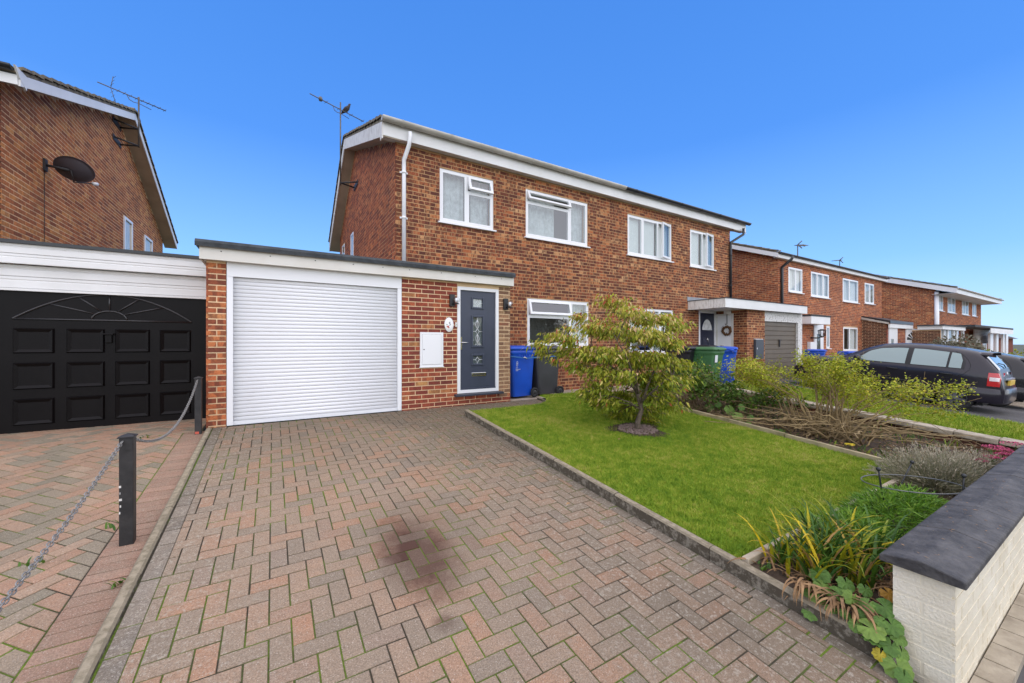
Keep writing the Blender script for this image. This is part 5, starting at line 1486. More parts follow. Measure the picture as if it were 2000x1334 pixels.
bevel(one('case', 'meter_grey', t, lambda m: m.box((a.x, YN - .08, zb_), (b.x, YN - .001, zt_))), .012)
one('top_trim', 'white_board', t, lambda m: m.box((a.x + .01, YN - .06, zt_ + .001), (b.x - .01, YN - .001, zt_ + .02)))
one('lock', 'white_plastic', t, lambda m: m.box((a.x + .05, YN - .084, (zt_ + zb_) / 2), (a.x + .075, YN - .081, (zt_ + zb_) / 2 + .05)))
for k in range(5):
    xx = a.x + .02 + .045 * k; one('paint_chip', 'cream_board', t, lambda m: m.box((xx, YN - .0825, zb_ + .012), (xx + random.uniform(.012, .03), YN - .081, zb_ + random.uniform(.025, .05))))
# wreath on the side door
wc = Vector((XN - .03, 7.10, 2.02))
pw = atX(1419.5, 646, XN - .03); wc = Vector((XN - .03, pw.y, pw.z))
t = thing('wreath', 'brown twig wreath hanging from a hook on the white side door', 'wreath', wc)
def wr(m):
    for k in range(420):
        a = random.uniform(0, 6.283); r = random.gauss(.125, .022); th = a + random.choice((1, -1)) * random.uniform(1.0, 1.9)
        c = wc + Vector((random.uniform(-.04, .02), r * math.cos(a), r * math.sin(a)))
        d = Vector((random.uniform(-.4, .1), math.cos(th), math.sin(th))).normalized() * random.uniform(.02, .045)
        s_ = Vector((random.uniform(-1, 1), random.uniform(-1, 1), random.uniform(-1, 1))).normalized() * .010
        m.add([c - d, c + s_, c + d, c - s_], [(0, 1, 2, 3)], 0, random.random())
o = one('twigs', 'wreath_twig', t, wr); o['kind'] = 'stuff'
one('ring', 'wreath_twig', t, lambda m: m.tube([wc + Vector((0, .125 * math.cos(a), .125 * math.sin(a))) for a in [2 * math.pi * i / 24 for i in range(24)]], .03, 8, closed=True))
one('hook', 'bracket_dark', t, lambda m: m.tube([wc + Vector((.028, 0, .60)), wc + Vector((.012, 0, .60)), wc + Vector((.012, 0, .22)), wc + Vector((0, .035, .18)), wc + Vector((0, .05, .22))], .010, 6))
one('string', 'white_board', t, lambda m: m.tube([wc + Vector((0, .035, .18)), wc + Vector((0, 0, .14))], .004, 5))
# lantern by the far porch
p = at(1583, 655, Y2)
t = thing('wall_lantern', 'black carriage lantern beside the far white front door', 'wall lamp', p)
c = Vector((p.x + .30, Y2 - .3, p.z + .1))
one('bracket', 'lamp_black', t, lambda m: m.tube([(p.x, Y2, p.z - .1), (p.x + .2, Y2 - .2, p.z - .12), tuple(c + Vector((0, 0, -.14)))], .03, 6))
one('cage', 'lamp_black', t, lambda m: [m.lathe([(.06, .16), (.14, .12), (.15, .10)], 6, c), m.lathe([(.10, -.14), (.05, -.18), (.0, -.2)], 6, c)] + [m.tube([c + Vector((.14 * math.cos(a), .14 * math.sin(a), .11)), c + Vector((.10 * math.cos(a), .10 * math.sin(a), -.14))], .012, 4) for a in [2 * math.pi * i / 6 for i in range(6)]])
one('glass', 'glass_clear', t, lambda m: m.lathe([(.09, -.13), (.13, .10)], 6, c))

# ================================================================== POSTS AND CHAIN
def post(label, px0, px1, pyt, pyb, X=None, Y=None, w_=.10):
    base = on_ground((px0 + px1) / 2, pyb, -.03) if X is None else Vector((X, Y, gz(X, Y) - .03))
    t_, d_ = (px0 + px1) / 2, base.x * sY + base.y * cY
    top = EYE + (670 - pyt) / FPX * d_
    t = thing('chain_post', label, 'post', base, 0, 'black posts carrying the chain')
    h = top - base.z
    def f(m):
        m.box((base.x - w_ / 2, base.y - w_ / 2, base.z - .05), (base.x + w_ / 2, base.y + w_ / 2, top - .012))
    bevel(one('shaft', 'black_post', t, f), .004)
    a = w_ / 2 + .008
    one('cap', 'black_post', t, lambda m: m.add([(base.x - a, base.y - a, top - .012), (base.x + a, base.y - a, top - .012), (base.x + a, base.y + a, top - .012), (base.x - a, base.y + a, top - .012), (base.x - a, base.y - a, top - .004), (base.x + a, base.y - a, top - .004), (base.x + a, base.y + a, top - .004), (base.x - a, base.y + a, top - .004), (base.x, base.y, top + .016)],
        [(3, 2, 1, 0), (0, 1, 5, 4), (1, 2, 6, 5), (2, 3, 7, 6), (3, 0, 4, 7), (4, 5, 8), (5, 6, 8), (6, 7, 8), (7, 4, 8)]))
    return base, top, t
pb1, pt1, to1 = post('black square post standing free on the pink paver border', 233, 266, 850, 1060, w_=.074)
pb2, pt2, to2 = post('black square post against the garage brick pier', 391, 403, 737, 840, X=xg0 - .065, Y=6.40, w_=.07)
one('paint_stain', 'plaque_flower', to2, lambda m: m.box((pb2.x - .03, pb2.y - .039, gz(0, 6.4) - .03), (pb2.x + .01, pb2.y - .0355, gz(0, 6.4) + .0)))
for k in range(5): one('paint_chip', 'white_board', to1, lambda m: m.box((pb1.x - .036 + .004 * (k % 2), pb1.y - .0385, pb1.z + .22 + k * .045), (pb1.x - .029 + .004 * (k % 3), pb1.y - .0371, pb1.z + .235 + k * .045)))
def chain(label, a, b, sag, L=.036, far=False):
    t = thing('chain', label, 'chain', a, 0, 'chain strung between the posts')
    a = Vector(a); b = Vector(b)
    pts = []
    N = 400
    raw = [a + (b - a) * (i / N) - Vector((0, 0, sag * 4 * (i / N) * (1 - i / N))) for i in range(N + 1)]
    acc = 0; step = L * .72; nxt = step / 2; out = []
    for p, q in zip(raw[:-1], raw[1:]):
        l = (q - p).length
        while acc + l >= nxt:
            f = (nxt - acc) / l; out.append((p + (q - p) * f, (q - p).normalized())); nxt += step
        acc += l
    mm = MB(); w2_ = L * .30; st = L / 2 - w2_
    loop = [(st + w2_ * math.cos(x), w2_ * math.sin(x)) for x in [R(-90 + 36 * i) for i in range(6)]] + [(-st + w2_ * math.cos(x), w2_ * math.sin(x)) for x in [R(90 + 36 * i) for i in range(6)]]
    mm.tube([(x, y, 0) for x, y in loop], L * .095, 5, closed=True)
    me = None
    for i, (p, d) in enumerate(out):
        if me is None: o = mm.build('chain_link', 'galvanised', t, local=True); me = o.data
        else: o = bpy.data.objects.new('chain_link', me); link(o); o.parent = t
        q = d.to_track_quat('X', 'Z').to_matrix() @ Matrix.Rotation(R(45 + 90 * (i % 2)) + random.gauss(0, .12), 3, 'X')
        o.rotation_euler = q.to_euler(); o.location = p - Vector(t.location)
# near span leaves the frame at the lower left: find its far anchor on the next (unseen) post
h1 = pt1 - .035
near = Vector((pb1.x - .10, pb1.y - 2.25, gz(0, pb1.y - 2.25) + .70))
def aim(px, py, d):
    t = (px - 1000) / FPX
    return Vector(((t * cY + sY) * d, (cY - t * sY) * d, EYE + (670 - py) / FPX * d))
P_edge = aim(0, 1213, 1.62)
a_ = Vector((pb1.x - .02, pb1.y - .042, h1))
ext = a_ + (P_edge - a_) * 1.9; ext.z += .32
chain('galvanised chain hanging from the free standing post towards the lower corner', a_, ext, .11, .034)
chain('galvanised chain sagging between the two black posts', Vector((pb1.x + .02, pb1.y + .042, h1)), Vector((pb2.x - .005, pb2.y - .04, pt2 - .03)), .26, .034)

# ================================================================== WHEELIE BINS
def rring(wx, wy, r, z, cy=0.0, n=4):
    out = []
    for (sx, sy, a0) in ((1, 1, 0), (-1, 1, 90), (-1, -1, 180), (1, -1, 270)):
        for i in range(n + 1):
            a = R(a0 + 90 * i / n); out.append((sx * (wx - r) + r * math.cos(a), cy + sy * (wy - r) + r * math.sin(a), z))
    return out
def loft(m, rings, mi=0, cap=True, smooth=True):
    n = len(rings[0]); vs = [p for r in rings for p in r]
    fs = [(i * n + k, i * n + (k + 1) % n, (i + 1) * n + (k + 1) % n, (i + 1) * n + k) for i in range(len(rings) - 1) for k in range(n)]
    m.add(vs, fs, mi, 0, smooth)
    if cap:
        m.add(rings[0], [tuple(range(n))[::-1]], mi); m.add(rings[-1], [tuple(range(n))], mi)
def make_bin(mat, lidmat, label, group=None):
    """Local: front faces -y, handles and wheels at +y; about 0.58 x 0.74 x 1.07 m."""
    t = thing('wheelie_bin', label, 'wheelie bin', (0, 0, 0), 0, group)
    def bd(m): loft(m, [rring(.20, .235, .05, .035, .02), rring(.205, .24, .055, .05, .02), rring(.235, .285, .06, .60, .0), rring(.252, .31, .06, .86, -.015), rring(.255, .313, .06, .885, -.015), rring(.268, .328, .06, .90, -.015), rring(.27, .332, .06, .985, -.015), rring(.25, .315, .05, .985, -.015), rring(.25, .31, .05, .93, -.015)], cap=False); m.add(rring(.20, .235, .05, .035, .02), [tuple(range(20))[::-1]])
    b = one('body', mat, t, bd, True)
    for s_ in (1, -1):
        for yy in (-.12, -.06, .0, .06, .12): one('rib', mat, b, lambda m: m.box((s_ * .2545 - .012, yy - .008, .83), (s_ * .2545 + .012, yy + .008, .90)), True)
    def ld(m): loft(m, [rring(.280, .345, .05, .982, -.02), rring(.292, .357, .05, .985, -.02), rring(.292, .357, .05, 1.02, -.02), rring(.275, .34, .05, 1.038, -.02), rring(.22, .28, .05, 1.058, -.03), rring(.10, .14, .04, 1.066, -.04)])
    l_ = one('lid', lidmat, t, ld, True)
    one('lid_handle', lidmat, l_, lambda m: m.box((-.13, -.395, .985), (.13, -.37, 1.012)), True)
    for s_ in (-.15, .15): one('hinge', lidmat, t, lambda m: m.tube([(s_ - .06, .385, .97), (s_ + .06, .385, .97)], .022, 8), True)
    one('handle_bar', mat, t, lambda m: [m.tube([(-.20, .385, .965), (.20, .385, .965)], .015, 8), m.box((-.21, .30, .93), (-.17, .40, .985)), m.box((.17, .30, .93), (.21, .40, .985))], True)
    one('axle', 'rubber', t, lambda m: m.tube([(-.26, .27, .1), (.26, .27, .1)], .012, 6), True)
    for s_ in (1, -1):
        w_ = one('wheel', 'rubber', t, lambda m: m.lathe([(.04, -.024), (.088, -.024), (.10, -.014), (.10, .014), (.088, .024), (.06, .024), (.055, .014), (.03, .014), (.025, .026), (0, .026)], 20, (s_ * .262, .27, .10), Matrix.Rotation(R(90 * s_), 3, 'Y')), True)
        one('hub', 'bin_grey', w_, lambda m: m.lathe([(.05, .015), (.048, .018), (.03, .019), (0, .019)], 14, (s_ * .262, .27, .10), Matrix.Rotation(R(90 * s_), 3, 'Y')), True)
    return t, b
g1 = 'wheelie bins standing before the houses'
t, b = make_bin('bin_blue', 'bin_blue', 'blue wheelie bin with white print beside the buff brick porch', g1)
zb_ = 0.582
BB = Vector((4.30, 6.95, zb_))
t.location = (4.32, 6.93, zb_); t.rotation_euler = (0, 0, R(-84))
def marks(m):
    def pt(u, z, d): return (-.24 - d, u, z)
    rr = random.Random(5)
    for i in range(9):
        a = 2 * math.pi * i / 9; m.box((-.2455 + .0, -.17 + .022 * math.cos(a) - .006, .72 + .05 * math.sin(a) - .008), (-.235, -.17 + .022 * math.cos(a) + .006, .72 + .05 * math.sin(a) + .008))
    m.box((-.2455, -.175, .70), (-.235, -.165, .745))
    for i, wd in enumerate((.05, .11, .07)):
        x = -.21
        while x < -.21 + wd:
            w_ = rr.uniform(.008, .016); m.box((-.2425 + .003 * i, x, .615 - i * .035), (-.225, x + w_, .628 - i * .035)); x += w_ + .006
# printing on the side wall that faces the lawn
def marks2(m):
    rr = random.Random(5)
    fx = lambda z: .205 + (.235 - .205) * (z - .05) / .55 if z < .6 else .235 + (.252 - .235) * (z - .6) / .26
    def dab(y, z, w_, h):
        x = fx(z) + .0015
        m.add([(x - .002, y - w_ / 2, z - h / 2), (x - .002, y + w_ / 2, z - h / 2), (x + .0035, y + w_ / 2, z + h / 2), (x + .0035, y - w_ / 2, z + h / 2)], [(0, 1, 2, 3)])
    cy_ = -.17
    for i in range(10):
        a = 2 * math.pi * i / 10; dab(cy_ + .020 * math.cos(a), .70 + .048 * math.sin(a), .010, .016)
    dab(cy_, .70, .014, .04)
    for i, (wd, z) in enumerate(((.05, .62), (.11, .59), (.06, .565))):
        y = cy_ - .02
        while y < cy_ - .02 + wd: w_ = rr.uniform(.007, .014); dab(y, z, w_, .016); y += w_ + .005
one('print', 'white_print', b, marks2, True)
t, b = make_bin('bin_grey', 'bin_grey', 'dark grey wheelie bin strapped behind the blue one', g1)
t.location = (5.02, 6.97, zb_); t.rotation_euler = (0, 0, R(-93))
# strap round both bins
sz = zb_ + .845
st = thing('strap', 'blue elastic strap hooked round the two front bins', 'strap', (4.32, 6.6, sz))
ring_ = [(3.965, 6.65, .01), (4.1, 6.615, .0), (4.32, 6.59, -.03), (4.62, 6.635, -.022), (4.9, 6.68, -.012), (5.30, 6.68, -.005), (5.36, 6.72, 0), (5.36, 7.20, 0), (5.30, 7.24, 0), (4.02, 7.26, 0), (3.965, 7.22, 0)]
def sf(m):
    n = len(ring_)
    for i in range(n):
        a, b = Vector(ring_[i]), Vector(ring_[(i + 1) % n]); z0 = sz
        m.add([(a.x, a.y, z0 + a.z - .012), (b.x, b.y, z0 + b.z - .012), (b.x, b.y, z0 + b.z + .012), (a.x, a.y, z0 + a.z + .012)], [(0, 1, 2, 3)])
one('band', 'strap_blue', st, sf)
one('hook', 'chrome', st, lambda m: m.tube([(4.27, 6.585, sz - .02), (4.30, 6.578, sz - .01), (4.33, 6.578, sz - .03), (4.36, 6.583, sz - .05)], .010, 6))
# bins next door
def put(mat, label, px, py_b, Y, rz, lid=None, zz=None, sc=1.0):
    t, b = make_bin(mat, lid or mat, label, g1)
    p = at(px, 670, Y); z = gz(p.x, Y) if zz is None else zz
    t.location = (p.x, Y, z + .0); t.rotation_euler = (0, 0, R(rz)); t.scale = (sc, sc, sc)
    return t, b
put('bin_black', 'black wheelie bin half hidden behind the green one', 1330, 740, 6.3, 10)
t, b = put('bin_green', 'green wheelie bin with a white sticker on its front', 1378, 740, 5.85, 4, sc=1.02)
one('sticker', 'white_print', b, lambda m: m.add([(-.19, -.325, .70), (-.07, -.325, .70), (-.07, -.337, .87), (-.19, -.337, .87)], [(0, 1, 2, 3)]), True)
put('bin_blue', 'blue wheelie bin standing before the white side door', 1417, 750, 6.10, 118)
put('bin_black', 'black wheelie bin behind the blue and green ones next door', 1370, 740, 6.85, 10)
put('bin_blue', 'blue wheelie bin by the far white front door', 1590, 700, 7.0, 15)
put('bin_blue', 'distant blue wheelie bin under the far ground floor window', 1660, 690, 6.9, 60)

# ================================================================== WHITE GARDEN WALL
WX0, WX1, WYA, WYB, WTOP = 2.80, 7.6, .505, .728, .545
gw_ = thing('garden_wall', 'white painted brick wall with sloping black coping at the front corner', 'wall', (WX0, WYA, .05))
bwl = Brickwork(gw_)
zc0 = WTOP - 10 * .075
bwl.front(WX0 + .01, WX1, WYA, zc0, WTOP, [], 'wall_cream', 'wall_cream_joint', thick=.21, name='wall_core')
bwl.side(WX0, WYA + .001, WYB, zc0, [(WYA, WTOP), (WYB, WTOP)], '-x', 'wall_cream', 'wall_cream_joint', name='wall_end', thick=.03)
bwl.side(WX1, WYA + .001, WYB, zc0, [(WYA, WTOP), (WYB, WTOP)], '+x', 'wall_cream', 'wall_cream_joint', name='wall_end', thick=.03)
bwl.finish(300)
ya_, yb_ = .462, .772
x = WX0 - .045
while x < WX1:
    L = .595 if x > WX0 else .62
    jz = random.uniform(-.003, .003)
    q = MB(); pr = [(ya_, WTOP + .002), (ya_, WTOP + .034), (ya_ + .012, WTOP + .040), ((ya_ + yb_) / 2 - .008, WTOP + .068), ((ya_ + yb_) / 2 + .008, WTOP + .068), (yb_ - .012, WTOP + .040), (yb_, WTOP + .034), (yb_, WTOP + .002)]
    q.prism([(x, y, z + jz) for y, z in pr][::-1], (L, 0, 0)); bevel(q.build('coping_stone', 'coping_black', gw_), .004, 1)
    x += L + .006
m = MB()
for k in range(70):
    x = random.uniform(2.8, 5.0); y = random.uniform(.48, .75); z = WTOP + .042 + (.026 * (1 - abs(y - .617) / .135))
    a = random.uniform(0, 3.14); d = Vector((math.cos(a), math.sin(a), 0)) * random.uniform(.003, .012); n_ = Vector((-d.y, d.x, 0)) * random.uniform(.15, .5)
    c = Vector((x, y, z + .004)); m.add([c - d, c + n_, c + d, c - n_], [(0, 1, 2, 3)])
o = m.build('leaf_litter', 'dry_leaf'); o['kind'] = 'stuff'; o['label'] = 'dry leaf crumbs on the black coping'
# edging bricks at the foot of the wall, street side
pvm = [o for o in COL.objects if o.name == 'pavement'][0]
for k in range(24):
    x = 2.70 + k * .215
    q = MB(); z = gz(x, .4) - .10; q.box((x, .385, z - .05), (x + .205, .499, z + .035)); q.build('edging_brick', 'concrete_pale', pvm)

# ================================================================== TIMBER EDGING, LOW WALL
te = thing('timber_edging', 'weathered timber boards holding back the bed beside the lawn', 'edging', (6.42, 1.4, gz(6.4, 1.4)))
y = 1.35; k = 0
while y < 5.9:
    L = random.choice((1.5, 1.2, .9)); b = min(y + L, 6.0); jx = random.uniform(-.015, .015); tl = random.uniform(-.01, .012)
    q = MB(); z0, z1 = gz(6.4, y), gz(6.4, b)
    q.add([(6.395 + jx, y, z0 - .05), (6.445 + jx, y, z0 - .05), (6.445 + jx + tl, b - .01, z1 - .05), (6.395 + jx + tl, b - .01, z1 - .05), (6.395 + jx, y, z0 + .125), (6.445 + jx, y, z0 + .125), (6.445 + jx + tl, b - .01, z1 + .12), (6.395 + jx + tl, b - .01, z1 + .12)], [(0, 3, 2, 1), (4, 5, 6, 7), (0, 1, 5, 4), (1, 2, 6, 5), (2, 3, 7, 6), (3, 0, 4, 7)])
    bevel(q.build('plank', 'timber', te), .004, 1); y = b; k += 1
te = thing('timber_edging', 'short pale timber board by the daylilies at the lawn corner', 'edging', (2.74, 1.44, gz(2.7, 1.44)))
for a, b in ((2.742, 3.9), (3.91, 5.1), (5.11, 6.38)):
    q = MB(); q.box((a, 1.435, gz(0, 1.44) - .03), (b, 1.482, gz(0, 1.44) + .112)); bevel(q.build('plank', 'timber_pale', te), .004, 1)
lwall = thing('low_wall', 'low dark brick wall with pale stone coping below the next lawn', 'wall', (9.05, 1.0, gz(9, 1) - .2))
y = .3; mm = MB(); y1 = 5.4
seg = 12
for i in range(seg):
    a, b = .3 + (y1 - .3) * i / seg, .3 + (y1 - .3) * (i + 1) / seg
    for j in range(5):
        n_ = int((b - a) / .225) + 1
    q = 0
bl = Brickwork(lwall)
m = MB()
for i in range(seg):
    a, b = .3 + (y1 - .3) * i / seg, .3 + (y1 - .3) * (i + 1) / seg
    m.box((9.062, a, gz(9, a) - .3), (9.24, b, gz(9, (a + b) / 2) + .10))
wobj = m.build('wall_core', 'mortar_tan', lwall)
k = 0
y = .3
while y < y1 - .1:
    for j in range(4):
        yy = y + (.1125 if j % 2 else 0)
        bl.b.append(((9.05, yy + .11, gz(9, yy + .11) + .10 - .0375 - j * .075), .215, .065, '-x', 'brick_dark', random.random(), wobj, random.gauss(0, .003)))
    y += .225
bl.finish(300)
y = .3
while y < y1:
    b = min(y + .45, y1); q = MB(); jz = random.uniform(-.006, .006); z0, z1 = gz(9, y) + jz, gz(9, b) + jz
    q.add([(9.0, y + .004, z0 + .115), (9.27, y + .004, z0 + .115), (9.27, b - .004, z1 + .115), (9.0, b - .004, z1 + .115), (9.0, y + .004, z0 + .195), (9.27, y + .004, z0 + .195), (9.27, b - .004, z1 + .195), (9.0, b - .004, z1 + .195)], [(0, 3, 2, 1), (4, 5, 6, 7), (0, 1, 5, 4), (1, 2, 6, 5), (2, 3, 7, 6), (3, 0, 4, 7)])
    bevel(q.build('coping_stone', 'concrete_pale', lwall), .012, 2); y = b
st_ = thing('stone_step', 'pale flat stone block at the end of the low dark wall', 'step', (8.9, 5.7, gz(9, 5.7)))
bevel(one('slab', 'concrete_pale', st_, lambda m: m.box((8.55, 5.5, gz(9, 5.6) + .16), (9.35, 6.0, gz(9, 5.6) + .24))), .012)
one('base', 'brick_dark', st_, lambda m: m.box((8.62, 5.56, gz(9, 5.6) - .2), (9.3, 5.95, gz(9, 5.6) + .159)))

# ================================================================== RING PLANT SUPPORT
rc = aim(1790, 943, 3.22); rc = Vector((4.98, 1.17, EYE + (670 - 944) / FPX * (4.98 * sY + 1.17 * cY)))
ps = thing('plant_support', 'thin wire ring on three knobbed iron legs behind the wall', 'plant support', (rc.x, rc.y, gz(rc.x, rc.y) + .06))
rad = .46; tiltv = Matrix.Rotation(R(4), 3, 'Y') @ Matrix.Rotation(R(-5), 3, 'X')
one('hoop', 'wire_grey', ps, lambda m: m.tube([rc + tiltv @ Vector((rad * math.cos(a), rad * .72 * math.sin(a), 0)) for a in [2 * math.pi * i / 48 for i in range(48)]], .0055, 6, closed=True))
for (ang_, dx, dy, rise) in ((R(165), -.06, .0, .18), (R(262), .02, .0, .14), (R(25), .12, -.02, .17)):
    p = rc + tiltv @ Vector((rad * math.cos(ang_), rad * .72 * math.sin(ang_), 0))
    foot = Vector((p.x - dx * 2.0, p.y - dy * 2, gz(p.x, p.y) + .02)); top = p + (p - foot).normalized() * rise
    l_ = one('leg', 'plant_iron', ps, lambda m: m.tube([foot, p, top], .007, 6))
    one('knob', 'plant_iron', l_, lambda m: m.lathe([(0, -.018), (.014, -.012), (.018, 0), (.014, .012), (0, .018)], 10, top))
# fallen leaves on the grass
for k, (px, py) in enumerate(((1035, 852), (1210, 858), (1110, 985))):
    p = on_ground(px, py, LOFF + .03)
    t = thing('fallen_leaf', ('tan fallen leaf on the lawn near the path', 'small tan fallen leaf on the lawn beside the tree', 'brown fallen leaf in the middle of the lawn')[k], 'leaf', p)
    one('blade', 'dry_leaf', t, lambda m: m.add([p + Vector((-.03, 0, 0)), p + Vector((0, -.014, .012)), p + Vector((.03, .006, .004)), p + Vector((0, .016, .012))], [(0, 1, 2, 3)]))
# ================================================================== PLANTS
def nrmz(a): return a / np.maximum(np.linalg.norm(a, axis=1, keepdims=True), 1e-9)
def leaf_cloud(name, mat, parent, P, D, L, W, tone, fold=0.25, droop=0.25, roll=0.5, kind='stuff'):
    """Many small folded, drooping leaves as one mesh: base points P, directions D."""
    n = len(P); D = nrmz(D)
    up = np.tile([0, 0, 1.0], (n, 1)); S = np.cross(D, up); bad = np.linalg.norm(S, axis=1) < .05; S[bad] = [1, 0, 0]; S = nrmz(S)
    N = np.cross(S, D)
    a = rng.normal(0, roll, n)[:, None]
    S, N = S * np.cos(a) + N * np.sin(a), N * np.cos(a) - S * np.sin(a)
    L = L[:, None]; W = W[:, None]
    dr = np.array([0, 0, -1.0]) * droop
    mid = P + D * L * .5 + dr * L * .12
    l = P + D * L * .42 - S * W + N * W * fold + dr * L * .14; r = P + D * L * .42 + S * W + N * W * fold + dr * L * .14
    tip = P + D * L + dr * L * .6
    v = np.stack([P, l, r, mid, tip], 1).reshape(-1, 3)
    f = np.array([[0, 2, 3], [0, 3, 1], [3, 2, 4], [3, 4, 1]])
    F = (np.arange(n)[:, None, None] * 5 + f[None]).reshape(-1, 3)
    o = np_mesh(name, v, F, mat, np.repeat(tone, 4), parent)
    if kind: o['kind'] = kind
    return o
def wob(p, q, n, amp, sag=0.0):
    p, q = Vector(p), Vector(q); out = []
    for i in range(n + 1):
        f = i / n; e = math.sin(math.pi * f)
        out.append(p.lerp(q, f) + Vector((random.gauss(0, amp) * e, random.gauss(0, amp) * e, random.gauss(0, amp) * e - sag * e)))
    return out

def ribbon(m, b, az, L, w_, bend, tone, twist=0.0, seg=7, lean=.25):
    d = Vector((math.cos(az), math.sin(az), 0)); s = Vector((-math.sin(az), math.cos(az), 0)); p = Vector(b); el = math.pi / 2 - lean; vs = []
    for i in range(seg + 1):
        f = i / seg; ww = w_ * (1 - f ** 2.2) * (.7 + .6 * min(1, f * 3)) * .5 + .0006
        sd2 = (s * math.cos(twist * f) + Vector((0, 0, 1)) * math.sin(twist * f))
        nrm = Vector((-d.x * math.sin(el), -d.y * math.sin(el), math.cos(el)))
        vs += [p - sd2 * ww + nrm * ww * .5, p, p + sd2 * ww + nrm * ww * .5]
        p = p + (d * math.cos(el) + Vector((0, 0, math.sin(el)))) * (L / seg); el -= bend * (0.3 + 1.4 * f) / seg
    fs = []
    for i in range(seg): fs += [(3 * i, 3 * i + 1, 3 * i + 4, 3 * i + 3), (3 * i + 1, 3 * i + 2, 3 * i + 5, 3 * i + 4)]
    m.add(vs, fs, 0, tone, True)
# ---------------------------------------------------------------- the small dogwood tree on the lawn
tree = thing('dogwood_tree', 'small spreading tree with drooping green and pinkish leaves on the lawn', 'tree', TREE)
D0 = TREE.x * sY + TREE.y * cY
def tp(px, py, dd=0.0): return aim(px, py, D0 + dd)
m = MB(); base = Vector(TREE)
trunk = [base + Vector((0, 0, -.05)), base + Vector((0, 0, .10)), tp(1253, 800, 0), tp(1248, 778, 0), tp(1243, 762, 0.0)]
m.tube(trunk, [.050, .040, .034, .034, .031], 10)
mains = [([tp(1243, 764), tp(1228, 745, -.05), tp(1205, 728, -.1), tp(1182, 702, -.15), tp(1150, 682, -.1), tp(1110, 668, 0)], .026),
         ([tp(1248, 775), tp(1238, 735, .05), tp(1232, 700, .1), tp(1222, 655, .1), tp(1205, 610, .05)], .026),
         ([tp(1252, 790), tp(1262, 760, .1), tp(1278, 725, .2), tp(1292, 680, .2), tp(1296, 635, .15)], .024),
         ([tp(1246, 770), tp(1230, 745, .3), tp(1205, 720, .5), tp(1185, 690, .55)], .018),
         ([tp(1250, 785), tp(1268, 770, -.25), tp(1292, 750, -.4), tp(1312, 735, -.4)], .018),
         ([tp(1252, 800), tp(1230, 785, -.1), tp(1200, 775, -.15), tp(1170, 772, -.1)], .014),
         ([tp(1246, 770), tp(1240, 735, -.35), tp(1225, 700, -.5), tp(1205, 665, -.5)], .018),
         ([tp(1240, 740, 0), tp(1255, 700, .3), tp(1262, 655, .4), tp(1262, 620, .35)], .016)]
nodes = []
for pts, r in mains:
    fine = []
    for a, b in zip(pts[:-1], pts[1:]): fine += wob(a, b, 3, .010)[:-1]
    fine.append(pts[-1]); k = len(fine)
    m.tube(fine, [r * (1 - .75 * i / k) for i in range(k)], 7); nodes += fine[2:]
cl = [(1180, 585, 22, 14), (1205, 592, 26, 14), (1225, 606, 34, 16), (1262, 622, 40, 18), (1296, 618, 28, 16), (1316, 634, 20, 14), (1060, 668, 22, 14), (1082, 655, 30, 16), (1115, 660, 36, 18), (1132, 618, 12, 8), (1118, 638, 14, 8),
      (1160, 640, 36, 18), (1200, 645, 40, 20), (1245, 655, 42, 20), (1285, 660, 34, 20), (1312, 668, 16, 14), (1062, 686, 14, 12), (1100, 690, 26, 12), (1085, 704, 10, 8), (1145, 690, 42, 20), (1190, 690, 45, 22), (1240, 700, 45, 24), (1290, 702, 36, 22), (1322, 708, 16, 16),
      (1130, 716, 22, 12), (1170, 725, 36, 16), (1215, 735, 44, 20), (1262, 740, 46, 22), (1306, 742, 30, 20), (1330, 740, 10, 14), (1175, 752, 30, 16), (1215, 768, 36, 16), (1262, 772, 38, 18), (1300, 775, 26, 16), (1150, 768, 18, 10), (1182, 786, 26, 14), (1222, 798, 26, 12), (1275, 800, 20, 14), (1270, 820, 14, 12), (1244, 812, 10, 12), (1160, 780, 14, 10), (1205, 808, 22, 10), (1312, 792, 14, 10)]
PP, DD, LL, TT = [], [], [], []
mpx = D0 / FPX
